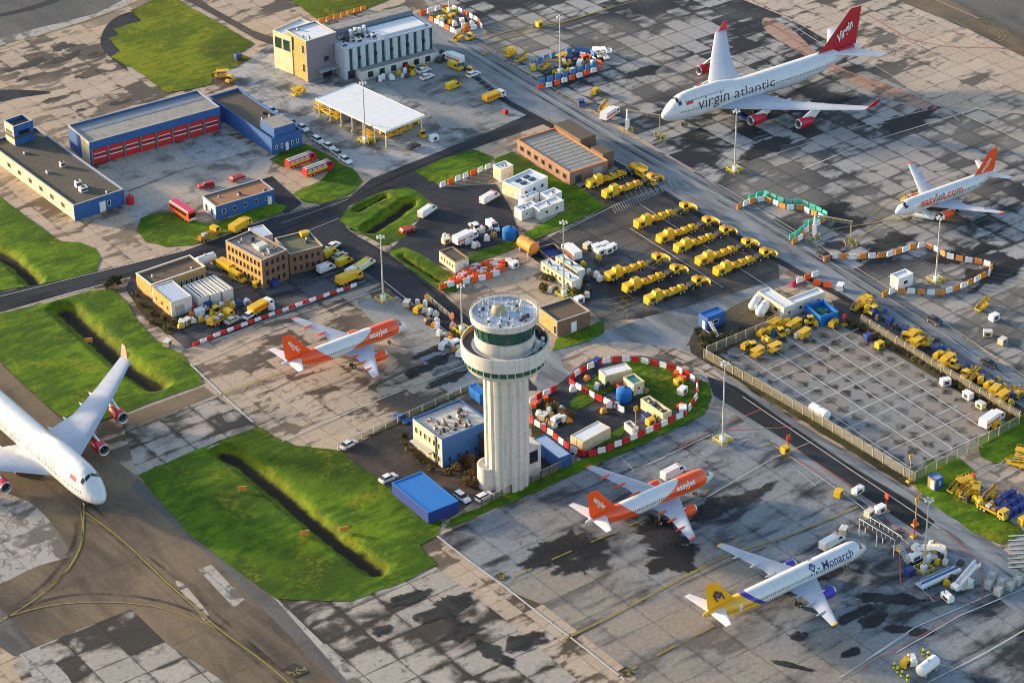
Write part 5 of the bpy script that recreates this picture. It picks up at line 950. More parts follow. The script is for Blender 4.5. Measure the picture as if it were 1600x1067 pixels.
def mk_plough():
    """a long runway sweeper: blower housing at its tail, brush trailer, tractor, curved plough blade ahead"""
    root = thing('snow_plough', 'plough', 'snow plough'); Y = 'yellow_paint'
    m = MB(); m.box(.2, 4.2, -1.35, 1.35, .9, 2.6, Y, ty=.1); m.box(.0, 1.6, -1.1, 1.1, .6, 1.5, Y); m.box(2.2, 4.6, -1.0, 1.0, 2.6, 3.5, Y, tx=.3, ty=.2); m.tube((3.0, .6, 3.4), (3.0, .6, 4.1), .18, None, 'dark_steel'); b = m.build('blower_housing', root)
    for s in (-1, 1):
        q = MB(); q.box(.8, 2.0, s*1.36-.02, s*1.36+.02, 1.2, 2.2, 'dark_steel'); q.build('air_grille', b)
    m = MB(); m.box(4.2, 12.2, -.9, .9, .8, 1.3, Y); t_ = m.build('trailer_frame', root)
    for k in range(10): m = MB(); x = 4.6+k*.77; m.box(x, x+.56, -1.0+.12*(k % 2), 1.0-.12*(k % 3), 1.3, 1.8+.22*(k*5 % 3), Y, tx=.06, ty=.1); m.box(x+.15, x+.42, -.3, .4, 1.8+.22*(k*5 % 3), 2.0+.22*(k*5 % 3), ('dark_steel', Y, 'orange_dull')[k % 3]); m.build('equipment_box', t_)
    m = MB(); m.tube((4.9, -1.5, .62), (7.6, 1.5, .62), .58, None, 'black_rubber', 14); m.build('sweeping_brush', root, 40)
    m = MB(); m.tube((12.2, 0, .9), (13.4, 0, .9), .14, None, 'dark_steel'); m.build('drawbar', root)
    m = MB(); m.box(12.9, 17.2, -.55, .55, .6, 1.0, 'dark_steel'); m.box(13.0, 14.7, -.95, .95, 1.0, 1.7, 'dark_steel'); m.build('tractor_chassis', root)
    c = MB(); c.box(14.6, 16.3, -1.1, 1.1, .8, 2.8, Y, tx=.12, ty=.08); c.box(14.8, 16.1, -.9, .9, 2.8, 2.92, Y); co = c.build('cab', root)
    g = MB(); g.box(16.22, 16.28, -.9, 0.9, 1.8, 2.6, 'glass_dark'); g.build('windscreen', co)
    for s in (-1, 1): g = MB(); g.box(14.9, 16.0, s*1.06-.03, s*1.06+.03, 1.8, 2.6, 'glass_dark'); g.build('side_window', co)
    g = MB(); g.box(15.4, 15.7, -.6, .6, 2.92, 3.1, 'orange_paint'); g.build('beacon_bar', co)
    m = MB(); m.box(16.3, 18.2, -.45, .45, .6, 1.1, Y, tx=.1); m.build('plough_mount', root)
    p = MB(); v = []; k = 9
    for i in range(k):
        y = lerp(-2.5, 2.5, i/(k-1)); x = 18.7-.12*y*y
        for dx, z in ((.25, .1), (.0, .5), (.05, .85), (.28, 1.2), (.16, 1.22), (-.12, .85), (-.16, .5), (.1, .1)): v.append((x+dx, y, z))
    f = [(i*8+j, i*8+(j+1) % 8, (i+1)*8+(j+1) % 8, (i+1)*8+j) for i in range(k-1) for j in range(8)]+[tuple(range(8)), tuple(range((k-1)*8, k*8))]
    p.add(v, f, Y); p.build('plough_blade', root, 30)
    wheels(root, (1.4, 2.5, 9.8, 10.9, 13.7, 16.0), 1.0, .52, .36); root.scale = (1, .86, .88)
    return root
def mk_tug():
    root = thing('baggage_tug', 'tug', 'tug'); m = MB(); m.side([(-1.5, .35), (-1.5, 1.0), (-.2, 1.0), (.0, 1.15), (1.35, 1.0), (1.5, .8), (1.5, .35)], -.7, .7, 'yellow_paint'); m.build('body', root, 25)
    m = MB(); m.box(-.55, .1, -.5, .5, 1.0, 1.25, 'black_rubber'); m.box(-.62, -.5, -.5, .5, 1.25, 1.65, 'black_rubber'); m.build('seat', root)
    m = MB()
    for x in (-.75, .35):
        for s in (-1, 1): m.tube((x, s*.62, 1.0), (x, s*.6, 2.05), .045, None, 'dark_steel', 6)
    m.build('roof_frame', root); m = MB(); m.box(-.9, .55, -.68, .68, 2.05, 2.14, 'yellow_paint', tx=.06, ty=.06); m.build('roof', root); wheels(root, (-.95, .95), .62, .32, .24); lamps(root, 1.5, .45, .75)
    return root
def mk_loader():
    """belt loader: chassis, raised inclined belt, rails"""
    root = thing('belt_loader', 'loader', 'belt loader'); m = MB(); m.box(-2.6, 2.6, -.9, .9, .4, 1.0, 'yellow_paint', tx=.1); m.box(-2.3, -1.3, -.85, .0, 1.0, 1.35, 'yellow_paint'); m.build('chassis', root)
    b = MB(); b.hexa([(-3.2, -.5, 1.0), (3.6, -.5, 2.5), (3.6, .5, 2.5), (-3.2, .5, 1.0)], [(-3.25, -.5, 1.2), (3.55, -.5, 2.7), (3.55, .5, 2.7), (-3.25, .5, 1.2)], 'yellow_paint'); bo = b.build('belt_frame', root)
    b = MB(); b.hexa([(-3.1, -.36, 1.235), (3.5, -.36, 2.69), (3.5, .36, 2.69), (-3.1, .36, 1.235)], [(-3.1, -.36, 1.265), (3.5, -.36, 2.72), (3.5, .36, 2.72), (-3.1, .36, 1.265)], 'black_rubber'); b.build('belt', bo)
    for s in (-1, 1):
        r = MB(); r.tube((-2.2, s*.55, 2.1), (2.6, s*.55, 3.15), .05, None, 'yellow_paint', 6)
        for k in range(4): x = -2.0+k*1.4; r.tube((x, s*.55, 1.4+(x+2.2)*.22), (x, s*.55, 2.15+(x+2.2)*.22), .045, None, 'yellow_paint', 6)
        r.build('hand_rail', bo)
    m = MB(); m.tube((.9, 0, .9), (1.9, 0, 2.1), .12, None, 'dark_steel'); m.build('lift_arm', root); wheels(root, (-1.7, 1.7), .75, .38, .28); root.scale = (.78, .85, .8)
    return root
def mk_dolly():
    root = thing('baggage_dolly', 'dolly', 'dolly'); m = MB(); m.box(-1.7, 1.7, -.8, .8, .5, .65, 'yellow_paint'); m.build('deck', root); m = MB()
    for x in (-1.65, 1.65):
        for s in (-.75, 0, .75): m.tube((x, s, .65), (x, s, 1.9), .05, None, 'yellow_paint', 6)
        m.tube((x, -.75, 1.9), (x, .75, 1.9), .05, None, 'yellow_paint', 6); m.tube((x, -.75, 1.3), (x, .75, 1.3), .05, None, 'yellow_paint', 6)
    m.build('end_rails', root); m = MB(); m.box(-1.72, 1.72, -.85, .85, 1.9, 1.98, 'yellow_paint'); m.build('cover', root); m = MB(); m.tube((1.7, 0, .5), (2.6, 0, .3), .05, None, 'dark_steel', 6); m.build('drawbar', root); wheels(root, (-1.2, 1.2), .65, .22, .15)
    return root
def mk_gpu(body='yellow_paint'):
    def f():
        root = thing('ground_unit', 'unit', 'ground unit'); m = MB(); m.box(-1.6, 1.6, -.85, .85, .45, 1.8, body, tx=.05, ty=.06); b = m.build('housing', root)
        for s in (-1, 1): q = MB(); q.box(-1.2, .6, s*.86-.03, s*.86+.03, .7, 1.5, 'dark_steel'); q.build('air_grille', b)
        m = MB(); m.box(-1.2, -.2, -.5, .5, 1.8, 2.2, body, tx=.1, ty=.1); m.tube((.8, .4, 1.8), (.8, .4, 2.5), .09, None, 'dark_steel'); m.build('top_box', b); m = MB(); m.tube((1.6, 0, .5), (2.7, 0, .3), .06, None, 'dark_steel', 6); m.build('drawbar', root); wheels(root, (-1.0, 1.0), .75, .3, .2); root.scale = (.86, .86, .86)
        return root
    return f
def mk_platform():
    """high loader: chassis, scissor legs and a raised platform with rails"""
    root = thing('high_loader', 'loader', 'high loader'); m = MB(); m.box(-2.8, 2.8, -1.2, 1.2, .4, 1.0, 'yellow_paint'); m.box(1.6, 2.7, -1.2, -.2, 1.0, 2.0, 'yellow_paint', tx=.06, ty=.05); m.build('chassis', root)
    m = MB()
    for s in (-.9, .9): m.tube((-2, s, 1.0), (1.6, s, 2.6), .1, None, 'dark_steel', 6); m.tube((1.6, s, 1.0), (-2, s, 2.6), .1, None, 'dark_steel', 6)
    m.build('scissor_lift', root); m = MB(); m.box(-2.7, 2.0, -1.25, 1.25, 2.6, 2.85, 'yellow_paint'); p = m.build('platform', root); m = MB()
    for s in (-1.2, 1.2):
        for k in range(5): m.tube((-2.6+k*1.1, s, 2.85), (-2.6+k*1.1, s, 3.7), .05, None, 'yellow_paint', 6)
        m.tube((-2.6, s, 3.7), (1.8, s, 3.7), .05, None, 'yellow_paint', 6)
    m.build('hand_rail', p); wheels(root, (-1.9, 1.9), 1.0, .42, .3); root.scale = (.72, .72, .75)
    return root
def mk_steps(body='white_paint', rail='white_paint', canopy=False, truck=True):
    def f():
        root = thing('boarding_stairs', 'stairs', 'boarding stairs'); m = MB(); m.box(-3.6, 3.0, -1.0, 1.0, .45, .95, body); 
        if truck: m.box(-3.9, -2.4, -1.0, 1.0, .95, 1.9, body, tx=.1)
        m.build('chassis', root); s_ = MB(); n = 15
        for k in range(n): x = -2.6+k*.42; s_.box(x, x+.42, -.75, .75, .75+k*.215, .93+k*.215, body)
        s_.box(3.7, 5.2, -.9, .9, 3.85, 4.05, body); st = s_.build('stair_flight', root)
        for s in (-1, 1):
            r = MB(); r.hexa([(-2.6, s*.80-.05, .8), (3.7, s*.80-.05, 4.0), (3.7, s*.80+.05, 4.0), (-2.6, s*.80+.05, .8)], [(-2.6, s*.80-.05, 1.8), (3.7, s*.80-.05, 5.0), (3.7, s*.80+.05, 5.0), (-2.6, s*.80+.05, 1.8)], rail); r.box(3.7, 5.2, s*.88-.05, s*.88+.05, 4.05, 5.05, rail); r.build('side_panel', st)
        m = MB()
        for s in (-.7, .7): m.tube((2.4, s, .9), (3.4, s, 3.7), .1, None, 'steel', 6); m.tube((-.6, s, .9), (.4, s, 2.2), .08, None, 'steel', 6)
        m.build('support_leg', root); wheels(root, (-2.6, 1.9), .8, .42, .3); root.scale = (.8, .8, .8)
        return root
    return f
def mk_barrier(mat, h=1.05, L=1.9):
    def f():
        m = MB(); q = L/2-.05; m.hexa([(-q, -.28, 0), (q, -.28, 0), (q, .28, 0), (-q, .28, 0)], [(-q, -.19, .35), (q, -.19, .35), (q, .19, .35), (-q, .19, .35)], mat); m.hexa([(-q, -.19, .35), (q, -.19, .35), (q, .19, .35), (-q, .19, .35)], [(-q+.04, -.11, h), (q-.04, -.11, h), (q-.04, .11, h), (-q+.04, .11, h)], mat); m.box(-q+.3, -q+.6, -.13, .13, h, h+.06, mat)
        return tag(m.build('barrier_block'), 'barrier', 'barrier')
    return f
def mk_mast(h):
    def f():
        root = thing('light_mast', 'mast', 'light mast'); m = MB(); m.tube((0, 0, 0), (0, 0, h), .24, .12, 'galv', 12); m.build('pole', root, 40); m = MB(); m.box(-.55, .55, -.5, .5, 0, 1.5, 'white_paint'); m.build('base_cabinet', root)
        m = MB(); m.lathe([(.55, h-.1), (.6, h), (.55, h+.1)], 'galv', 14); m.box(-.9, .9, -.1, .1, h-.05, h+.12, 'galv'); hd = m.build('lamp_ring', root, 40)
        for k in range(6): a = 2*PI*k/6; p = MB(); p.box(-.24, .24, -.16, .16, -.12, .12, 'white_paint', T=Matrix.Translation((0.8*math.cos(a), 0.8*math.sin(a), h)) @ Matrix.Rotation(a, 4, 'Z')); p.build('floodlight', hd)
        for k in range(4):
            a = PI/4+k*PI/2; b = a+PI/2; p = MB(); A = Vector((2.1*math.cos(a), 2.1*math.sin(a), 0)); Bv = Vector((2.1*math.cos(b), 2.1*math.sin(b), 0))
            for q in (0, .5): w = A.lerp(Bv, q); p.tube(w, w+Vector((0, 0, 1.0)), .09, None, 'yellow_lime', 6)
            for z in (.55, .98): p.tube(A+Vector((0, 0, z)), Bv+Vector((0, 0, z)), .08, None, 'yellow_dark' if z < .6 else 'yellow_lime', 6)
            p.build('guard_rail', root)
        return root
    return f
def mk_gantry():
    root = thing('stand_gantry', 'gantry', 'gantry'); m = MB(); m.tube((0, 0, 0), (0, 0, 6.5), .32, .28, 'white_paint', 12); m.box(-.5, .5, -.4, .4, 1.2, 3.6, 'white_paint'); m.build('pillar', root)
    m = MB(); m.box(-.5, 9.5, -.16, .16, 6.2, 6.5, 'post_cream'); 
    for k in range(9): m.tube((k*1.05, 0, 6.2), (k*1.05+.5, 0, 5.7), .05, None, 'post_cream', 5)
    m.box(-.2, 9.4, -.05, .05, 5.6, 5.7, 'post_cream'); m.build('arm', root); m = MB(); m.tube((9.2, 0, 0), (9.2, 0, 6.2), .14, None, 'post_cream', 8); m.build('end_post', root)
    for x in (0, 9.2):
        m = MB()
        for k in range(6): a, b = 2*PI*k/6, 2*PI*(k+1)/6; A, Bv = Vector((x+1.6*math.cos(a), 1.6*math.sin(a), .9)), Vector((x+1.6*math.cos(b), 1.6*math.sin(b), .9)); m.tube(A, Bv, .09, None, 'yellow_dark', 6); m.tube(A, (A.x, A.y, 0), .09, None, 'yellow_lime', 6)
        m.build('guard_rail', root)
    return root
def mk_signpost(top='orange_paint', pole='red_paint', h=4.0):
    def f():
        root = thing('marker_post', 'post', 'post'); m = MB(); m.tube((0, 0, 0), (0, 0, h), .12, None, pole, 8); m.build('pole', root); m = MB(); m.box(-.5, .5, -.08, .08, h-.9, h+.3, top, tx=.03); m.build('sign_plate', root); m = MB(); m.box(-.8, .8, -.6, .6, 0, .4, 'yellow_dark', tx=.2, ty=.2); m.build('base', root)
        return root
    return f
def mk_box(mat, sx=2.2, sy=1.6, sz=1.6, lid=None):
    def f():
        root = thing('equipment_box', 'box', 'box'); m = MB(); m.box(-sx/2, sx/2, -sy/2, sy/2, .15, sz, mat, tx=.04, ty=.04); b = m.build('body', root); m = MB(); m.box(-sx/2-.05, sx/2+.05, -sy/2-.05, sy/2+.05, sz, sz+.12, lid or mat, tx=.1, ty=.1); m.build('lid', root)
        m = MB()
        for x in (-.7, .7): m.box(x*sx/2-.1, x*sx/2+.1, -sy/2+.1, sy/2-.1, 0, .15, 'wood')
        m.build('skid', root); m = MB(); m.box(-sx*.25, sx*.25, -sy/2-.03, -sy/2, .5, sz*.8, 'dark_steel'); m.build('hatch', b); root.scale = (.85, .85, .82)
        return root
    return f
def mk_tank(mat, L=5.0, r=1.3):
    def f():
        root = thing('storage_tank', 'tank', 'tank'); m = MB(); m.lathe([(0, -L/2-.25), (r*.7, -L/2-.15), (r, -L/2+.15), (r, L/2-.15), (r*.7, L/2+.15), (0, L/2+.25)], mat, 24, 'X', (0, 0, r+.45)); t_ = m.build('vessel', root, 40)
        for x in (-L*.3, L*.3): q = MB(); q.box(x-.15, x+.15, -r*.8, r*.8, 0, r*.7+.3, 'steel'); q.build('saddle', root)
        q = MB(); q.tube((0, 0, 2*r+.35), (0, 0, 2*r+.75), .3, None, 'galv', 12); q.build('manhole', t_); return root
    return f
def mk_mixer(mat):
    def f():
        root = thing('water_tank', 'tank', 'tank'); m = MB(); m.lathe([(1.7, 0), (1.75, .1), (1.75, 2.5), (1.2, 2.9), (0, 3.0)], mat, 24); t_ = m.build('vessel', root, 40); m = MB(); m.tube((.4, 0, 2.9), (.4, 0, 3.3), .35, None, 'dark_steel', 12); m.build('filler_cap', t_); m = MB(); m.box(1.6, 2.4, -.4, .4, .3, 1.4, 'blue_deep'); m.build('pump', root); return root
    return f
def mk_crate(mat='blue_deep'):
    def f():
        root = thing('stacked_cage', 'cage', 'cage'); m = MB(); w = .07
        for x in (-1, 1-w):
            for y in (-.7, .7-w): m.box(x, x+w, y, y+w, 0, 1.9, mat)
        for z in (.15, .75, 1.3, 1.83):
            m.box(-1+w, 1-w, -.7, -.7+w, z, z+.06, mat); m.box(-1+w, 1-w, .7-w, .7, z, z+.06, mat); m.box(-1, -1+w, -.7+w, .7-w, z, z+.06, mat); m.box(1-w, 1, -.7+w, .7-w, z, z+.06, mat)
        m.build('frame', root); m = MB(); m.box(-.85, .85, -.6, .6, .16, 1.5, mat, tx=.1, ty=.1); m.build('contents', root); return root
    return f
def mk_shrub(leaf='leaf_dark', r=1.2, h=1.8, n=520):
    def f():
        root = thing('shrub', 'shrub', 'shrub'); rnd = random.Random(int(r*100)+len(leaf)); m = MB()
        for k in range(9): a = rnd.uniform(0, 6.28); m.tube((0, 0, 0), (r*.6*math.cos(a), r*.6*math.sin(a), h*rnd.uniform(.5, .9)), .05, .02, 'wood_dark', 5)
        m.build('stem', root); m = MB(); cs = [(rnd.uniform(-.6, .6)*r, rnd.uniform(-.6, .6)*r, h*rnd.uniform(.35, .85), rnd.uniform(.35, .6)*r) for _ in range(9)]
        for k in range(n):
            cx, cy, cz, cr = rnd.choice(cs); d = Vector((rnd.gauss(0, 1), rnd.gauss(0, 1), rnd.gauss(0, 1))).normalized()*cr*rnd.uniform(.6, 1.05); p = Vector((cx, cy, max(.08, cz+d.z*.9)))+Vector((d.x, d.y, 0)); u = Vector((rnd.uniform(-1, 1), rnd.uniform(-1, 1), rnd.uniform(-1, 1))).normalized(); w = u.orthogonal().normalized(); s = rnd.uniform(.10, .2)
            m.add([p-u*s, p+w*s*.6, p+u*s, p-w*s*.6], [(0, 1, 2, 3)], rnd.choice((leaf, leaf, 'leaf_dark', 'leaf_dry')))
        m.build('foliage', root); return root
    return f
def fence(label, pts, h=2.6, step=3.2, post='post_cream', cranked=True, name='perimeter_fence'):
    P = [G(*p) for p in pts]
    for (a, b) in zip(P, P[1:]):
        d = (b-a).xy; L = d.length; root = thing(name, label, 'fence', (a.x, a.y, .1), math.atan2(d.y, d.x), 'panels of the '+label[:40] if len(P) > 2 else None); n = min(98, max(1, round(L/step))); m = MB(); m.box(0, L, -.015, .015, .1, h-.35, 'fence_mesh'); m.build('mesh_panel', root)
        pm = MB(); pm.box(-.09, .09, -.09, .09, 0, h-.3, post); 
        if cranked: pm.hexa([(-.08, -.08, h-.3), (.08, -.08, h-.3), (.08, .08, h-.3), (-.08, .08, h-.3)], [(-.05, -.42, h+.1), (.05, -.42, h+.1), (.05, -.3, h+.12), (-.05, -.3, h+.12)], post)
        p0 = pm.build('post', root)
        for i in range(1, n+1): c = p0.copy(); COL.objects.link(c); c.parent = root; c.location = (L*i/n, 0, 0)
        for k in range(3): w = MB(); w.tube((0, -.12*k, h-.28+.16*k), (L, -.12*k, h-.28+.16*k), .02, None, 'galv', 4); w.build('top_wire', root)
def barriers(pts, mats, label, group, step=2.2, dz=0.0, closed=False, h=1.05):
    """a run of separate blocks, their colours alternating"""
    P = [G(*p).xy for p in pts]; i = 0; acc = step/2
    for a, b in zip(P, P[1:]):
        L = (b-a).length; d = (b-a)/L
        while acc < L:
            q = a+d*acc; mt = mats[i % len(mats)]; key = ('barrier', mt, h); an = math.atan2(d.y, d.x)+random.uniform(-.14, .14)
            col = {'orange_paint': 'orange', 'orange_dull': 'orange', 'white_paint': 'white', 'red_paint': 'red', 'teal_paint': 'teal', 'net_blue': 'blue', 'magenta_red': 'crimson'}[mt]
            lb, gr = label % col, group % col
            if key not in PROTO: o = mk_barrier(mt, h)(); PROTO[key] = o; o.location = (q.x, q.y, .1+dz); o.rotation_euler.z = an; tag(o, lb, group=gr)
            else: dup(PROTO[key], (q.x, q.y, .1+dz), an, lb, gr)
            i += 1; acc += step
        acc -= L
# ---------------------------------------------------------------- everything that stands about on the airfield
K = {'car_white': mk_car('white_paint'), 'estate_white': mk_car('white_paint', True), 'car_silver': mk_car('galv'), 'car_dark': mk_car('dark_steel'), 'car_red': mk_car('red_paint', True), 'car_blue': mk_car('blue_wall'), 'van_white': mk_van('white_paint'), 'van_yellow': mk_van('yellow_paint', 'yellow_lime', 5.4), 'van_big': mk_van('white_paint', 'white_paint', 7.2), 'van_lime': mk_van('white_paint', 'yellow_lime', 7.4, 'yellow_lime'),
     'truck_yellow': mk_truck('yellow_paint', 'yellow_paint', 7.4, 2.9), 'truck_mixed': mk_truck('white_paint', 'yellow_paint', 7.4, 2.7, band='orange_paint'), 'truck_white': mk_truck('white_paint', 'white_paint', 7.4, 3.2, band='orange_paint'), 'flatbed': mk_truck('yellow_paint', 'yellow_dark', 7.6, flat=True), 'fire': mk_fire, 'bus': mk_bus, 'plough': mk_plough, 'tug': mk_tug, 'loader': mk_loader, 'dolly': mk_dolly, 'gpu': mk_gpu(), 'gpu_white': mk_gpu('white_paint'), 'platform': mk_platform,
     'steps_blue': mk_steps('blue_grey', 'blue_deep'), 'steps_white': mk_steps(), 'gantry': mk_gantry, 'post_red': mk_signpost(), 'post_yellow': mk_signpost('yellow_paint', 'post_cream', 6.5), 'post_magenta': mk_signpost('magenta_red', 'magenta_red', 2.6), 'box_white': mk_box('white_paint', 2.6, 1.8, 1.9), 'box_cream': mk_box('cream_box', 2.4, 1.7, 1.7, 'pale_wall'), 'box_yellow': mk_box('yellow_paint', 2.2, 1.7, 1.8), 'box_blue': mk_box('blue_deep', 2.2, 1.7, 1.9), 'box_red': mk_box('red_paint', 1.5, 1.2, 1.3), 'box_orange': mk_box('orange_paint', 2.0, 1.2, 1.2),
     'tank_white': mk_tank('white_paint', 5.0, 1.15), 'tank_tan': mk_tank('orange_dull', 5.4, 1.6), 'round_blue': mk_mixer('blue_bright'), 'cage': mk_crate(), 'cage_grey': mk_crate('galv'), 'shrub': mk_shrub(), 'shrub_rust': mk_shrub('leaf_rust', 1.5, 2.2), 'shrub_dry': mk_shrub('leaf_dry', .9, 1.0), 'mast17': mk_mast(17.0), 'mast19': mk_mast(19.5), 'mast12': mk_mast(12.0)}
def put(rows, group=None):
    for r in rows: place(r[0], K[r[0]], r[1], r[2], r[3], r[4], r[5] if len(r) > 5 else group)
# ---- vehicles, the top left and the terminal forecourt
row_cars = 'row of white cars along the forecourt kerb'
for i, (u, v, k) in enumerate(((425, 176, 'estate_white'), (441, 188, 'car_white'), (456, 195, 'car_silver'), (473, 203, 'car_white'), (497, 222, 'estate_white'), (514, 232, 'car_white'), (528, 243, 'car_silver'), (540, 253, 'car_white'))):
    place(k, K[k], u, v, -90, 'silver car in the kerbside row left of the canopy' if k == 'car_silver' else 'white estate in the kerbside row left of the canopy' if k == 'estate_white' else 'white car in the kerbside row left of the canopy', {'car_silver': 'silver cars in the kerbside row', 'estate_white': 'white estates in the kerbside row', 'car_white': 'white cars in the kerbside row'}[k])
put((('fire', 470, 257, 3, 'long red fire engine with ladders on its white roof, upper of two'), ('fire', 497, 270, 3, 'red fire engine parked in front of the other, nearer the grass'), ('car_red', 322, 293, 160, 'red service car behind the blue hut, left of two'), ('car_red', 371, 281, 5, 'red service car at the far corner of the blue hut'), ('bus', 286, 337, -88, 'small bus with a magenta roof parked on the grass'),
    ('platform', 347, 121, 150, 'yellow high loader parked on the far grass edge behind the fire station'), ('tug', 360, 128, 20, 'orange yellow tug at the grass edge behind the fire station'), ('box_blue', 372, 93, 0, 'dark green blue bin at the corner of the far grass'),
    ('truck_white', 708, 97, 100, 'white box truck with an orange band in the terminal car park'), ('van_yellow', 712, 108, -80, 'yellow van close behind the white box truck in the car park'), ('tug', 735, 115, 30, 'small yellow tug beside a white car in the car park'), ('van_yellow', 709, 138, 5, 'yellow van alone in the middle of the terminal car park'), ('truck_mixed', 772, 156, 5, 'large yellow truck at the outer edge of the car park'), ('car_white', 662, 113, 5, 'white car near the glass building wall, left of two'), ('car_white', 667, 123, 5, 'white car near the glass building, right of two side by side'), ('estate_white', 740, 119, 5, 'white estate by the service road in the terminal car park'), ('car_red', 634, 108, 80, 'red car parked at the glass building wall'), ('box_red', 645, 104, 0, 'red box standing at the wall of the glass building'), ('tug', 644, 112, 80, 'yellow tug in front of the red box by the glass building'), ('box_red', 790, 178, 0, 'red box by the kerb end of the terminal car park'), ('car_dark', 646, 232, 10, 'dark red brown car in front of the canopy corner'), ('box_white', 678, 220, 0, 'white box right of the canopy corner'), ('tug', 660, 214, 80, 'yellow tug at the right corner post of the canopy'), ('platform', 466, 148, 10, 'yellow loader by the corner of the tan office block'), ('car_dark', 690, 95, 20, 'dark car at the end of the glass building')))
for i, (u, v, k, a) in enumerate(((499, 172, 'dolly', -90), (512, 178, 'loader', -90), (525, 185, 'dolly', -90), (560, 185, 'loader', -90), (572, 192, 'gpu', -90), (583, 199, 'dolly', -90), (594, 208, 'gpu', -90), (612, 213, 'loader', 0), (632, 204, 'loader', 0), (648, 197, 'gpu', 0), (576, 216, 'dolly', -90))): place(k, K[k], u, v, a, 'yellow %s kept under the white canopy' % {'dolly': 'covered dolly', 'loader': 'belt loader', 'gpu': 'ground unit'}[k], 'yellow %s under the canopy' % {'dolly': 'dollies', 'loader': 'belt loaders', 'gpu': 'ground units'}[k])
# ---- top apron
put((('platform', 797, 87, 20, 'yellow high loader left of the blue screened oval, farther of two'), ('loader', 815, 95, 10, 'yellow belt loader left of the blue screened oval, nearer of two'), ('loader', 852, 107, 20, 'orange yellow belt loader inside the blue screened oval'), ('platform', 878, 95, 10, 'yellow high loader at the mast inside the blue screened oval'), ('gpu', 833, 110, 60, 'yellow ground unit at the near end of the blue oval'), ('box_blue', 890, 95, 30, 'blue box behind the mast in the blue oval'), ('gpu_white', 906, 103, 40, 'white ground unit at the right end of the blue oval'), ('box_orange', 913, 92, 0, 'orange box at the far right of the blue oval'), ('steps_white', 935, 87, -110, 'cream boarding stairs beyond the blue oval, left of two'), ('steps_white', 945, 90, -110, 'cream boarding stairs beyond the blue oval, right of two'), ('loader', 943, 172, 25, 'bright yellow belt loader in front of the jumbo jet nose'), ('truck_white', 953, 184, 20, 'white truck parked under the yellow loader boom'), ('gpu', 930, 147, 30, 'yellow ground unit on the wet stand ahead of the jumbo'), ('car_blue', 908, 163, 60, 'dark blue car by the service road ahead of the jumbo'), ('steps_blue', 1156, 188, 122, 'dark blue boarding stairs leaning on the jumbo door'), ('steps_white', 1442, 341, 122, 'white boarding stairs at the front door of the web address jet'),
    ('box_white', 1553, 500, 0, 'white box on the far apron right of the barrier loop'), ('box_cream', 1543, 525, -40, 'cream box near the kerb, middle of three far right boxes'), ('box_cream', 1566, 537, 10, 'tan box by the service road, lowest of the far right boxes'), ('loader', 1534, 482, 10, 'yellow belt loader on the apron near the white box'), ('gpu', 1414, 318, 20, 'small unit beneath the nose of the web address jet'), ('tug', 735, 62, 10, 'dark yellow tug at the end of the far orange barrier ring'), ('loader', 716, 62, 20, 'yellow belt loader beside the far orange barrier ring'), ('gpu', 706, 30, 20, 'yellow ground unit inside the far orange barrier ring'), ('gpu_white', 722, 38, 60, 'white ground unit inside the far orange barrier ring'), ('gpu', 690, 33, 0, 'ground unit at the left side of the far orange ring'), ('box_yellow', 843, 42, 0, 'yellow box on the apron beyond the far ring')))
# ---- the sweepers
for i, (u, v) in enumerate(((993, 359), (1028, 382), (1055, 397), (1089, 417), (1117, 433))): place('plough', mk_plough, u, v, 0, 'long yellow snow plough in the upper rank, %s' % ('nearest the parking hatches', 'second from the hatches', 'middle of five', 'fourth from the hatches', 'last before the light road')[i], 'snow ploughs in the equipment yard')
for i, (u, v) in enumerate(((947, 441), (975, 459), (1009, 478))): place('plough', mk_plough, u, v, 0, 'long yellow snow plough in the lower rank of three, %s' % ('farthest up', 'middle one', 'nearest the light road')[i], 'snow ploughs in the equipment yard')
for u, v, a, lb in ((918, 296, 0, 'yellow snow plough by the pink brick workshop, upper of two'), (943, 312, 0, 'yellow snow plough by the workshop, nearer the parking hatches')): place('plough', mk_plough, u, v, a, lb, 'snow ploughs in the equipment yard')
put((('loader', 990, 268, -90, 'yellow loader at the head of the workshop sweepers'), ('platform', 1003, 276, -90, 'yellow high loader beside the service road by the hatches'), ('loader', 1016, 287, -90, 'yellow loader nearest the parking hatches')))
# ---- middle
put((('van_big', 668, 334, 20, 'large white van alone on the dark side road by the grass island'), ('van_big', 765, 313, 15, 'long white van beside the white cabins'), ('van_white', 770, 358, -100, 'white van with its nose towards the small lawn'), ('car_white', 742, 357, 80, 'white car standing end on beside the small lawn'), ('truck_white', 727, 378, 8, 'white truck with a tan front by the lawn hedge'), ('box_cream', 697, 380, 0, 'cream box on the rubble by the site hut'), ('car_red', 637, 362, 0, 'red car by the end of the grass island'), ('box_red', 829, 316, 0, 'red box on the white cabin roof edge'), ('round_blue', 796, 372, 0, 'round blue tank at the lawn corner'), ('tank_tan', 825, 394, -90, 'tan horizontal tank beside the dark open pit'), ('box_white', 803, 418, 10, 'pale box by the tan tank'), ('box_cream', 796, 414, 80, 'cream box left of the pale box near the tan tank'),
    ('truck_white', 893, 400, 80, 'white truck by the mast and the trailers'), ('box_cream', 918, 388, 10, 'tan box at the end of the white sheeted loads'), ('box_white', 905, 473, 0, 'pale box behind the brick substation')))
for i, (u, v, a) in enumerate(((932, 391, 0), (944, 388, 0), (938, 398, 0), (950, 395, 0), (956, 391, 0))): place('box_white', K['box_white'], u, v, a, 'white sheeted load on the yard square by the tan box', 'white sheeted loads on the yard square')
for i in range(14): u, v = 700+((i*37) % 90), 352+((i*23) % 30); 
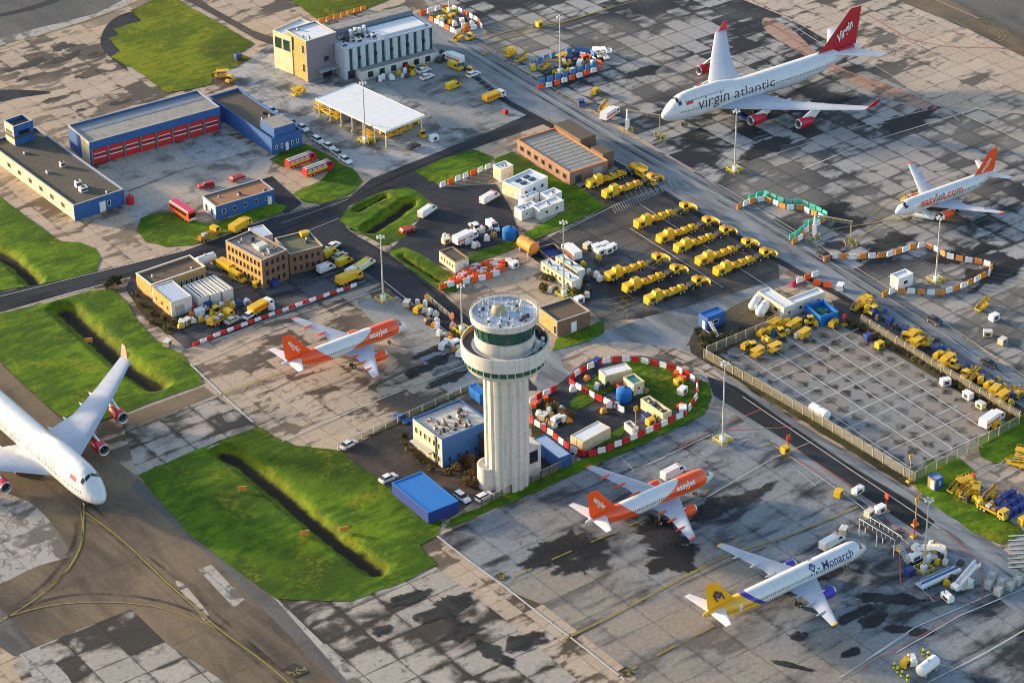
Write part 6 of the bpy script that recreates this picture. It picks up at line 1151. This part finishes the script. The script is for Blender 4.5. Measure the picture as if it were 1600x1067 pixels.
put((('flatbed', 325, 371, 15, 'yellow truck behind the tan brick offices, left of two'), ('truck_yellow', 376, 358, 20, 'yellow truck behind the tan brick offices, right of two'), ('truck_yellow', 358, 424, -80, 'yellow truck under the sunlit wall of the brick offices, farther one'), ('van_yellow', 372, 438, -80, 'yellow van under the sunlit brick wall, nearer one'), ('box_yellow', 402, 448, 0, 'yellow box at the foot of the brick offices corner'), ('box_blue', 430, 448, 0, 'blue skip in front of the brick offices'), ('box_white', 413, 447, 0, 'white box beside the blue skip'),
    ('car_white', 521, 387, 20, 'white car beside the brick annex, farthest of its row'), ('van_yellow', 516, 400, 10, 'yellow van beside the annex, nearest its wall'), ('car_silver', 531, 403, 15, 'silver car between the two yellow vans'), ('van_yellow', 538, 413, 12, 'yellow van in the middle of the vehicle row'), ('van_lime', 570, 418, 18, 'white minibus with a lime yellow roof at the row end'), ('van_white', 510, 423, 3, 'white van on its own in front of the brick annex'), ('van_white', 553, 428, 15, 'white van just behind the minibus'), ('truck_yellow', 546, 440, 5, 'orange truck with a red front by the red and white line'), ('box_red', 354, 469, 0, 'red bin against the striped sheds'), ('box_red', 303, 484, 0, 'red box by the depot annex corner'), ('box_blue', 325, 481, 0, 'blue bin in front of the striped sheds'), ('loader', 350, 487, 10, 'yellow loader in the clutter below the striped sheds'), ('flatbed', 345, 502, 12, 'yellow flatbed along the red and white line'), ('truck_mixed', 408, 485, 14, 'yellow truck with a white front near the red and white line'), ('car_white', 391, 495, 20, 'white car beside the yellow truck near the line'), ('car_silver', 364, 503, 10, 'silver car behind the yellow flatbed'), ('box_white', 312, 492, 0, 'white box left of the clutter below the sheds'), ('box_cream', 292, 506, 20, 'cream box in the left corner of the depot yard'), ('box_cream', 285, 509, 50, 'small cream box at the far left of the depot clutter'), ('gpu', 331, 506, 40, 'yellow ground unit behind the flatbed'), ('tug', 337, 490, 100, 'yellow tug in the depot clutter'), ('tank_white', 322, 414, 0, 'pale blue tank at the right end of the brown depot'), ('box_cream', 262, 540, 30, 'cream box at the corner of the grass below the depot')))
put((('car_white', 545, 697, 10, 'white car alone on the tower yard entrance'), ('car_blue', 628, 657, -80, 'blue car by the pale wall of the tower offices'), ('car_white', 607, 750, 5, 'white car beside the blue roofed shed'), ('estate_white', 722, 780, -88, 'white estate between the blue shed and the tower foot'), ('estate_white', 757, 779, 5, 'white estate against the tower foot'), ('gpu', 654, 488, 20, 'white and yellow unit by the stand edge'), ('box_cream', 636, 478, 40, 'cream box near the mast of the left stand'), ('post_yellow', 668, 500, 0, 'small yellow based post on the left stand'), ('post_red', 708, 514, 90, 'red and white gate post by the dark road near the tower'), ('box_white', 711, 541, 0, 'white box by the stand corner at the tower'), ('box_cream', 697, 540, 30, 'cream box left of the white box at the tower')))
for u, v in ((693, 545), (720, 556)): place('gpu_white', K['gpu_white'], u, v, 30, 'pale ground unit among the clutter by the tower gallery', 'pale ground units beside the tower')
# ---- the oval
put((('round_blue', 975, 624, 0, 'round bright blue tank in the middle of the oval'), ('box_red', 968, 607, 0, 'red box behind the round blue tank'), ('box_orange', 1057, 587, 40, 'orange box at the top right of the oval'), ('box_orange', 1066, 594, -50, 'orange box lower down the right of the oval'), ('box_white', 1066, 615, 20, 'white box by the right edge of the oval'), ('box_yellow', 1060, 601, 0, 'yellow box between the orange ones in the oval'), ('box_orange', 1063, 638, 10, 'orange box at the lower right of the oval'), ('box_blue', 1010, 657, 0, 'blue box by the scrap skip in the oval'), ('box_yellow', 1016, 663, 0, 'yellow box next to the blue box in the oval'), ('box_blue', 932, 570, 20, 'dark blue box at the far left of the oval'), ('box_orange', 836, 635, 30, 'orange box right beside the tower shaft'), ('box_orange', 853, 625, 60, 'orange box above the weeds by the tower'), ('box_cream', 850, 655, 20, 'cream rubble box by the tower'), ('gpu_white', 870, 660, 10, 'pale unit by the cream container'), ('post_yellow', 993, 676, 0, 'yellow topped post in the near edge of the oval'), ('box_white', 1067, 645, 50, 'white box at the corner of the oval near the mast')))
# ---- the fenced compound and the plant strip
for i, (k, u, v, a) in enumerate((('gpu', 1166, 545, 10), ('dolly', 1183, 556, 10), ('gpu', 1190, 525, 20), ('gpu', 1198, 537, 80), ('dolly', 1210, 549, 5), ('platform', 1211, 512, 10), ('tug', 1219, 524, 80), ('gpu', 1204, 520, 20), ('dolly', 1242, 512, 10), ('dolly', 1256, 527, 10), ('tug', 1267, 506, -30), ('gpu', 1302, 510, 20), ('gpu', 1228, 509, 30), ('tug', 1176, 546, 70), ('tug', 1233, 519, 30))): place(k, K[k], u, v, a, 'yellow %s crowded into the upper corner of the fenced compound' % {'loader': 'belt loader', 'dolly': 'covered dolly', 'platform': 'high loader', 'gpu': 'ground unit', 'tug': 'tug'}[k], 'yellow %s in the compound corner' % {'loader': 'belt loaders', 'dolly': 'dollies', 'platform': 'high loaders', 'gpu': 'ground units', 'tug': 'tugs'}[k])
for i, (k, u, v, a) in enumerate((('loader', 1340, 482, 10), ('platform', 1352, 476, 10), ('gpu', 1418, 530, -60), ('platform', 1426, 530, 20), ('loader', 1440, 538, -60), ('gpu', 1466, 560, 10), ('platform', 1482, 567, 10), ('tug', 1490, 575, -70), ('loader', 1519, 592, 10), ('gpu', 1545, 606, 10), ('gpu', 1532, 598, 40), ('loader', 1580, 616, -40), ('platform', 1567, 625, 10), ('gpu', 1592, 620, 10), ('gpu', 1355, 486, 40), ('dolly', 1474, 572, 20), ('dolly', 1432, 541, 10), ('dolly', 1554, 616, 20), ('tug', 1510, 590, 0), ('tug', 1366, 490, 0))): place(k, K[k], u, v, a, 'yellow %s in the line between the service road and the compound' % {'loader': 'belt loader', 'dolly': 'covered dolly', 'platform': 'high loader', 'gpu': 'ground unit', 'tug': 'tug'}[k], 'yellow %s along the plant strip' % {'loader': 'belt loaders', 'dolly': 'dollies', 'platform': 'high loaders', 'gpu': 'ground units', 'tug': 'tugs'}[k])
for i in range(10):
    u, v = 1366+i*24, 492+i*14.5; place('cage', K['cage'], u, v, i*17 % 40, 'dark metal cage in the plant strip beside the service road', 'dark cages along the plant strip')
put((('box_yellow', 1374, 543, 0, 'yellow box inside the compound by its far fence'), ('box_blue', 1356, 531, 0, 'dark blue bin inside the compound by its far fence'), ('post_magenta', 1319, 508, 0, 'magenta sign on a post at the compound corner'), ('box_white', 1477, 601, -20, 'white box along the far compound fence, first of three'), ('box_white', 1512, 622, -90, 'white box along the far compound fence, middle of three'), ('box_cream', 1532, 637, -90, 'cream box along the far compound fence, last one'), ('truck_white', 1549, 662, 10, 'white truck in the right corner of the compound'), ('box_yellow', 1556, 668, 0, 'yellow box beside the white truck in the compound corner'), ('tank_white', 1280, 652, -88, 'long pale tank lying along the near compound fence'), ('tank_white', 1181, 481, 30, 'white tank at the white site offices, left of two'), ('tank_white', 1192, 491, 30, 'white tank at the site offices, right of two'), ('car_dark', 1460, 504, -88, 'dark car on the service road'), ('car_dark', 1288, 402, -88, 'dark car on the service road by the gantry'), ('car_dark', 1545, 571, -88, 'dark car low on the service road'), ('box_white', 1313, 453, 30, 'pale box on the service road edge by the site offices')))
# ---- lower right
put((('gpu_white', 1340, 771, 10, 'white van shaped unit on the apron by the dark lane'), ('box_yellow', 1310, 775, 20, 'small yellow box on the apron left of the white unit'), ('post_red', 1384, 798, 90, 'bright orange sign plate on a red post'), ('box_white', 1375, 800, 0, 'white box right beside the orange sign'), ('box_cream', 1358, 806, 10, 'cream box on the walkway by the orange sign'), ('post_yellow', 1430, 820, 0, 'yellow topped marker on the red line by the mast'), ('post_red', 1428, 838, 0, 'red marker post in a ring of yellow rails'), ('post_red', 1231, 706, 0, 'orange topped red post by the dark lane'), ('box_yellow', 1227, 707, 0, 'yellow based box at the red post'), ('steps_white', 1446, 868, -80, 'long white boarding stairs left of the lower mast'), ('gpu_white', 1430, 875, 0, 'white unit by the foot of the lower mast'), ('box_blue', 1421, 898, 0, 'dark blue bin by the lower mast'), ('gpu', 1460, 862, 30, 'yellow green unit behind the long white stairs'), ('steps_white', 1505, 915, 5, 'white boarding stairs low on the apron, far from the mast'), ('gpu_white', 1480, 938, 80, 'white unit in front of the low white stairs'),
    ('loader', 1492, 765, 10, 'yellow loader on the grass corner, nearest the kiosk'), ('platform', 1508, 760, -10, 'yellow high loader behind the grass corner loader'), ('loader', 1512, 774, 5, 'yellow loader in the middle of the grass corner pile'), ('loader', 1545, 778, 10, 'yellow loader beside the blue cages'), ('dolly', 1525, 770, 40, 'yellow dolly between the loaders on the grass corner'), ('box_orange', 1517, 748, 0, 'orange box behind the grass corner loaders'), ('loader', 1588, 727, -70, 'yellow loader at the right edge above the grass'), ('platform', 1600, 716, -60, 'yellow high loader cut by the right edge'), ('box_yellow', 1598, 818, 0, 'orange yellow box at the right edge below the cages'), ('gpu', 1530, 790, 60, 'tan unit in front of the blue cages'), ('flatbed', 1552, 802, -85, 'flatbed with a pale load on the grass corner'),
    ('gpu', 1415, 1040, 20, 'yellow unit in the striped box at the bottom edge'), ('gpu_white', 1425, 1037, 60, 'white unit in the striped box at the bottom edge'), ('tank_white', 1449, 1050, 10, 'white tank in the striped box at the bottom edge'), ('car_blue', 1165, 830, 0, 'round dark drain cart near the wing tip') if False else ('box_cream', 1318, 833, 30, 'cream box by the nose of the yellow tailed jet'), ('van_big', 1300, 851, 5, 'white van at the far side of the yellow tailed jet'), ('van_big', 1052, 742, 5, 'white van at the far side of the right orange jet')))
for u, v in ((1560, 790), (1570, 782), (1580, 776), (1572, 796), (1582, 790), (1592, 784), (1585, 802), (1595, 797), (1563, 803), (1576, 808)): place('cage', K['cage'], u, v, 10, 'dark blue cage in the heap at the right edge', 'dark blue cages at the right edge')
for u, v in ((1550, 905), (1565, 915), (1560, 928), (1578, 920), (1590, 912), (1545, 918)): place('cage_grey', K['cage_grey'], u, v, 20, 'grey metal cage in the cluster at the lower right edge', 'grey cages at the lower right edge')
b1 = thing('trailer', 'long blue and white low trailer beside the white stairs', 'trailer', (*G(1466, 908).xy, .1), TH+R(-2)); m = MB(); m.box(-5.2, 5.2, -1.1, 1.1, .7, 1.0, 'blue_pale'); m.build('deck', b1)
for k, mt in enumerate(('white_paint', 'blue_wall', 'white_paint', 'blue_grey')): m = MB(); m.box(-5.0+.3*k, 5.0-.4*k, -1.0+k*.5, -.56+k*.5, 1.0, 1.5+.2*(k % 2), mt); m.build('folded_section', b1)
wheels(b1, (-4, -3, 3, 4), .85, .34, .24)
# apron walkway on legs
w_ = thing('access_walkway', 'dark raised walkway on white legs beside the yellow tailed jet nose', 'walkway', (*G(1352, 838).xy, .1), TH+R(-88)); m = MB(); m.box(-1, 9, -1, 1, 3.0, 3.2, 'dark_steel'); m.build('deck', w_)
for x in (-.9, 4, 8.8):
    for s in (-.9, .9): m = MB(); m.tube((x, s, 0), (x, s, 3.0), .12, None, 'white_paint', 8); m.build('leg', w_)
for s in (-1, 1):
    m = MB(); m.tube((-1, s, 4.2), (9, s, 4.2), .07, None, 'white_paint', 6)
    for k in range(9): m.tube((-1+k*1.25, s, 3.2), (-1+k*1.25, s, 4.2), .05, None, 'white_paint', 6)
    m.build('hand_rail', w_)
m = MB()
for k in range(10): m.box(9+k*.35, 9.35+k*.35, -.8, .8, 2.75-k*.3, 2.85-k*.3, 'galv')
m.build('stair', w_)
# striped equipment box at the bottom: posts of its own
for i, (u, v) in enumerate([(1397, 1043), (1402, 1050), (1409, 1056), (1418, 1062), (1442, 1022), (1450, 1026), (1458, 1032), (1463, 1038)]):
    place('bollard', lambda: (lambda r: ([MB().tube((0, 0, 0), (0, 0, 1.3), .28, .24, 'yellow_lime', 10).build('post', r), MB().tube((0, 0, .55), (0, 0, .85), .285, None, 'black_rubber', 10).build('stripe', r)], r)[1])(thing('bollard', 'bollard', 'bollard')), u, v, 0, 'yellow and black bollard around the striped box at the bottom edge', 'bollards of the striped box')
# ---- masts and gantries
put((('mast17', 599, 470, 0, 'tall light mast on the left stand by the dark road'), ('mast17', 875, 116, 0, 'light mast inside the blue screened oval'), ('mast19', 881, 462, 0, 'tall light mast behind the brick substation'), ('mast17', 1148, 268, 0, 'light mast in front of the parked jumbo wing'), ('mast19', 1129, 690, 0, 'light mast on the apron right of the barrier oval'), ('mast17', 1462, 440, 0, 'light mast inside the orange and white loop'), ('mast17', 1443, 892, 0, 'light mast between the white stairs at lower right'), ('mast12', 702, 20, 0, 'light mast inside the far orange barrier ring'), ('mast12', 722, 518, 0, 'light mast just left of the tower head'), ('mast17', 571, 222, 0, 'light mast standing in front of the white canopy'), ('post_yellow', 1421, 752, 0, 'yellow topped post at the near compound corner'), ('gantry', 980, 206, -60, 'stand gantry beside the nose of the parked jumbo'), ('gantry', 1272, 372, -60, 'stand gantry at the end of the teal barriers'), ('post_yellow', 758, 84, 0, 'thin post with a yellow foot beside the service road')))
# ---- barriers
o4 = lambda L, ox, oy: [(ox+x/4, oy+y/4) for x, y in L]
OV = '%s barrier block in the ring around the oval works compound'; OG = '%s blocks around the oval'
barriers(o4([(475, 718), (570, 690), (655, 655), (750, 615), (830, 578), (920, 540), (1000, 500), (1080, 465), (1120, 410), (1155, 350), (1160, 265), (1100, 220), (1020, 180), (900, 150), (790, 128), (680, 122), (580, 132), (490, 165), (410, 205), (355, 255)], 800, 534), ('red_paint', 'white_paint'), OV, OG, h=1.3)
barriers(o4([(355, 262), (380, 275), (455, 320), (530, 360), (610, 395), (700, 445)], 800, 534), ('red_paint', 'white_paint'), '%s barrier block in the straight run across the oval', '%s blocks across the oval', h=1.3)
barriers(o4([(465, 720), (380, 690), (300, 630), (240, 580), (175, 540), (110, 490)], 800, 534), ('red_paint', 'white_paint'), '%s barrier block between the oval and the blue container', '%s blocks by the blue container', h=1.3)
barriers(o4([(105, 390), (170, 355), (230, 325), (285, 298)], 800, 534), ('white_paint', 'red_paint'), '%s barrier block in the short run beside the tower shaft', '%s blocks beside the tower shaft', h=1.3)
barriers(o4([(345, 572), (400, 548), (450, 548), (550, 552), (640, 547), (740, 540), (830, 515), (900, 490), (975, 475), (1050, 505), (1120, 545), (1220, 568), (1310, 580), (1370, 595), (1395, 620), (1380, 650), (1305, 690), (1230, 725), (1155, 755), (1080, 775), (975, 773), (870, 765), (780, 762), (712, 792)], 1200, 267), ('orange_dull', 'white_paint'), '%s barrier block in the big loop around the white shed', '%s blocks around the white shed', step=2.3, h=1.3)
T1 = [(1150, 328), (1172, 318), (1195, 314), (1215, 322), (1228, 328), (1250, 328), (1272, 337), (1289, 345), (1280, 351), (1262, 361), (1250, 375), (1236, 383)]
barriers(T1, ('orange_dull', 'white_paint'), '%s barrier block in the wavy run in front of the teal blocks', '%s blocks in front of the teal run', step=2.3, h=1.3)
barriers([(1168, 314), (1195, 307), (1216, 316), (1230, 321), (1252, 321), (1274, 330), (1293, 341)], ('teal_paint',), '%s barrier block in the wavy run by the service road', '%s blocks by the service road', step=2.3, h=1.6)
barriers([(1285, 347), (1262, 354), (1247, 368), (1233, 377)], ('teal_paint',), '%s barrier block in the short returning run by the gantry', '%s blocks by the gantry', step=2.3, h=1.6)
barriers(o4([(150, 560), (260, 540), (330, 515), (410, 490), (480, 465), (545, 440), (565, 415)], 800, 0), ('orange_paint', 'white_paint'), '%s barrier block along the near side of the blue screened oval', '%s blocks at the near side of the blue oval', step=2.6, h=1.3)
barriers(o4([(160, 535), (260, 513), (330, 490), (410, 465), (480, 440), (545, 412)], 800, 0), ('net_blue',), '%s screen block behind the orange ones at the blue oval', '%s screen blocks at the near side', step=2.6, h=1.9)
barriers(o4([(120, 425), (200, 385), (300, 350), (400, 330), (470, 335), (540, 370)], 800, 0), ('net_blue',), '%s screen block along the far side of the blue oval', '%s screen blocks at the far side', step=2.6, h=1.6)
barriers(o4([(420, 350), (470, 362), (510, 385), (560, 410)], 800, 0), ('white_paint', 'orange_paint'), '%s barrier block at the right end of the blue oval', '%s blocks at the right end of the blue oval', step=2.4, h=1.2)
barriers([(655, 25), (674, 19), (692, 15), (710, 16), (724, 22), (737, 29), (748, 36), (752, 44), (735, 48), (713, 54), (700, 47), (684, 38), (668, 30)], ('orange_paint', 'white_paint', 'white_paint'), '%s barrier block in the far ring at the top edge', '%s blocks in the far ring', step=2.6, h=1.3)
barriers([(497, 37), (534, 27), (572, 15)], ('orange_dull',), '%s barrier block in the line behind the office block', '%s blocks behind the office block', step=2.4, h=1.2)
barriers([(686, 294), (712, 284), (740, 273), (768, 262)], ('white_paint', 'orange_paint', 'white_paint'), '%s barrier block along the small lawn by the cream cabin', '%s blocks along the small lawn', step=2.5, h=1.3)
barriers([(302, 541), (340, 525), (400, 502), (470, 477), (530, 456), (562, 445)], ('red_paint', 'white_paint'), '%s low barrier block in the line above the left jet', '%s blocks above the left jet', step=1.9, h=.75)
barriers([(1236, 450), (1247, 442), (1260, 437), (1276, 431)], ('magenta_red', 'white_paint', 'orange_paint', 'white_paint'), '%s barrier block behind the white site offices', '%s blocks behind the site offices', step=2.4, h=1.3)
barriers([(1268, 444), (1280, 446), (1298, 450)], ('orange_paint',), '%s barrier block in the pair near the pale kerb box', '%s pair near the kerb box', step=2.6, h=1.3)
rnd = random.Random(12)
for j in range(8): barriers([(687+j*7, 453-j*4.5+rnd.uniform(-1, 1)), (722+j*7, 444-j*4.5), (757+j*5, 437-j*3.5+rnd.uniform(-1, 1)), (778+j*3, 430-j*3)], (('orange_paint', 'white_paint'), ('white_paint', 'orange_paint', 'orange_paint'), ('orange_paint', 'white_paint', 'red_paint'))[j % 3], '%s barrier block stored in the crowd behind the tower head', '%s blocks stored behind the tower', step=2.0, h=1.3)
# ---- fences, screens, shrubs
fence('cream posted mesh fence along the near side of the long compound', [(1100, 560), (1270, 657), (1428, 754)])
fence('cream posted mesh fence closing the right end of the compound', [(1430, 752), (1512, 708), (1592, 664)])
fence('cream posted mesh fence between the compound and the plant strip', [(1592, 660), (1455, 577), (1345, 508)])
fence('cream posted mesh fence at the upper left end of the compound', [(1104, 556), (1165, 530), (1228, 504)])
fence('dark posted mesh fence along the strip of grass at the tower foot', [(752, 792), (845, 748), (900, 722)], h=2.2, step=2.6, post='dark_steel', cranked=False)
fence('short dark fence along the dark road edge at the gate post', [(668, 470), (708, 504)], h=2.0, step=2.6, post='dark_steel', cranked=False)
fence('thin mesh fence between the left stand and the tower yard', [(528, 704), (640, 652), (740, 606)], h=1.8, step=3.4, post='galv', cranked=False)
for i, (u, v) in enumerate(((738, 722), (744, 735), (734, 745), (748, 750), (728, 730), (742, 760), (722, 722), (716, 738), (730, 758))): place('shrub_rust', K['shrub_rust'], u, v, i*40, 'rust brown shrub in the bed between the offices and tower', 'rust brown shrubs by the tower')
for i, (u, v) in enumerate(((632, 695), (640, 704), (650, 714), (660, 722), (632, 684), (673, 735), (700, 740), (712, 730), (722, 712))): place('shrub_dry', K['shrub_dry'], u, v, i*40, 'dry low shrub along the wall of the tower offices', 'dry shrubs along the tower offices')
for i, (u, v) in enumerate(((870, 640), (880, 648), (862, 632), (890, 655), (858, 644))): place('shrub_rust', K['shrub_rust'], u, v, i*50+9, 'brown weedy shrub on the mound beside the barrier run', 'brown shrubs on the mound')
for i, (u, v) in enumerate(((1090, 522), (1096, 534), (1108, 540), (1120, 545), (1100, 548), (1130, 532), (1145, 526), (1160, 520), (1112, 530))): place('shrub', K['shrub'], u, v, i*50, 'dark green shrub at the upper left corner of the compound', 'dark shrubs at the compound corner')
for i, (u, v) in enumerate(((178, 440), (172, 446), (184, 447), (168, 452), (188, 440))): place('shrub', K['shrub'], u, v, i*60+20, 'dark green shrub at the road edge by the left depot', 'dark shrubs at the road edge')
for i, (u, v) in enumerate(((212, 462), (222, 478), (240, 492), (255, 500), (272, 506), (238, 506), (262, 514))): place('shrub_dry', K['shrub_dry'], u, v, i*60+20, 'dry scrub clump on the rough bank below the depot', 'dry scrub below the depot')
for i in range(26): u = 1325+i*10.5; v = 502+i*6.2; place('shrub_dry', K['shrub_dry'], u, v, i*60, 'dry scrub clump along the far compound fence', 'dry scrub along the compound fence')
for i in range(16): place('shrub_dry', K['shrub_dry'], 870+rnd.uniform(-25, 30), 440+rnd.uniform(-18, 20), i*50, 'weedy clump on the waste ground behind the substation', 'weeds behind the substation')
for i, (u, v) in enumerate(((139, 537), (477, 838), (379, 769), (538, 832))): place('plate', lambda: (lambda r: ([MB().box(-.9, .9, -.12, .12, .5, 1.5, 'orange_dull').build('sign_plate', r), MB().box(-.7, -.6, -.05, .05, 0, .5, 'galv').build('leg', r), MB().box(.6, .7, -.05, .05, 0, .5, 'galv').build('leg', r)], r)[1])(thing('taxiway_sign', 'sign', 'sign')), u, v, -25, ('orange backed sign board on the upper left grass', 'orange backed sign board on the near slope of the big grass', 'orange backed sign board near the taxiway on the big grass', 'pale backed sign board beside the ditch of the big grass')[i])
# ---- small loads lying about the working areas
def mk_load(mat, hh):
    def f():
        root = thing('loaded_pallet', 'pallet', 'pallet'); m = MB(); m.box(-.8, .8, -.6, .6, .02, .16, 'wood'); m.build('pallet', root)
        m = MB(); m.box(-.72, .75, -.55, .5, .16, hh, mat, tx=.12, ty=.08); m.box(-.5, .3, -.4, .45, hh, hh+.35, mat, tx=.1, ty=.1); m.build('load', root); return root
    return f
LD = {'pale': ('pale_wall', 1.0), 'white': ('white_paint', 1.3), 'yellow': ('yellow_paint', .9), 'brown': ('wood', .7), 'blue': ('blue_wall', 1.0), 'dark': ('dark_steel', .9), 'orange': ('orange_dull', .8)}
rnd = random.Random(31)
for lab, n, cols, quad in (('on the rubble between the side road and the small lawn', 26, ('pale', 'white', 'brown', 'dark', 'pale'), [(690, 375), (735, 350), (800, 360), (740, 388)]), ('in the clutter of the left depot yard', 34, ('pale', 'white', 'yellow', 'dark', 'orange', 'blue'), [(282, 512), (300, 482), (420, 468), (430, 492)]),
    ('inside the works oval', 14, ('pale', 'dark', 'white', 'orange', 'brown'), [(880, 600), (960, 575), (1060, 640), (960, 690)]), ('on the mound beside the tower shaft', 16, ('pale', 'white', 'brown', 'orange'), [(838, 672), (842, 640), (880, 640), (900, 672)]), ('by the trailers and the tall mast', 26, ('pale', 'white', 'dark', 'brown', 'yellow'), [(850, 462), (880, 395), (945, 405), (935, 470)]),
    ('along the edge of the left stand by the dark road', 22, ('pale', 'white', 'dark', 'orange'), [(640, 482), (660, 468), (745, 545), (715, 560)]), ('in the upper end of the fenced compound', 10, ('yellow', 'dark', 'pale', 'blue', 'yellow'), [(1150, 548), (1225, 512), (1300, 505), (1230, 545)]), ('in the plant strip by the service road', 40, ('yellow', 'dark', 'yellow', 'brown', 'blue'), [(1330, 475), (1360, 468), (1600, 622), (1580, 632)]),
    ('on the apron round the lower mast', 20, ('white', 'pale', 'dark', 'yellow'), [(1400, 860), (1460, 850), (1540, 890), (1490, 945)]), ('on the grass corner by the blue cages', 20, ('yellow', 'dark', 'orange', 'brown'), [(1485, 770), (1510, 752), (1600, 790), (1570, 815)]), ('along the wall of the glass building', 14, ('pale', 'white', 'dark', 'yellow'), [(575, 132), (640, 110), (700, 96), (640, 122)]), ('inside the blue screened oval', 14, ('dark', 'yellow', 'white', 'brown'), [(845, 125), (860, 100), (925, 95), (930, 108)]), ('in the far orange barrier ring', 12, ('dark', 'yellow', 'white'), [(675, 30), (705, 22), (745, 42), (715, 48)])):
    for i in range(n):
        a, b_ = rnd.random(), rnd.random(); q = [quad[0][k]*(1-a)*(1-b_)+quad[3][k]*a*(1-b_)+quad[2][k]*a*b_+quad[1][k]*(1-a)*b_ for k in (0, 1)]; c = cols[i % len(cols)]
        place('load_'+c, mk_load(*LD[c]), q[0], q[1], rnd.uniform(-60, 60), '%s load on a pallet %s' % (c, lab), '%s pallet loads %s' % (c, lab))
# ---------------------------------------------------------------- light
SUN_EL, SUN_AZ = R(11), math.atan2(.38, -.925)     # towards the sun: left of the picture and a little beyond it
w = bpy.data.worlds.new('World'); sc.world = w; w.use_nodes = True
nt = w.node_tree; sky = nt.nodes.new('ShaderNodeTexSky'); sky.sky_type = 'NISHITA'; sky.sun_disc = False
sky.sun_elevation = SUN_EL; sky.sun_rotation = PI/2-SUN_AZ; sky.air_density = 1.0; sky.dust_density = 1.5
nt.links.new(sky.outputs[0], nt.nodes['Background'].inputs[0]); nt.nodes['Background'].inputs[1].default_value = .15
ld = bpy.data.lights.new('sun', 'SUN'); ld.energy = 3.8; ld.angle = R(4); ld.color = (1.0, .74, .46)
lo = bpy.data.objects.new('sun', ld); COL.objects.link(lo)
sd = Vector((math.cos(SUN_AZ)*math.cos(SUN_EL), math.sin(SUN_AZ)*math.cos(SUN_EL), math.sin(SUN_EL)))
lo.rotation_euler = sd.to_track_quat('Z', 'Y').to_euler(); lo.location = (-300, 700, 300)
vs = sc.view_settings; vs.view_transform = 'Standard'; vs.look = 'None'; vs.exposure = 1.36; vs.gamma = 1
sc.cycles.filter_width = .95     # a crisp lens
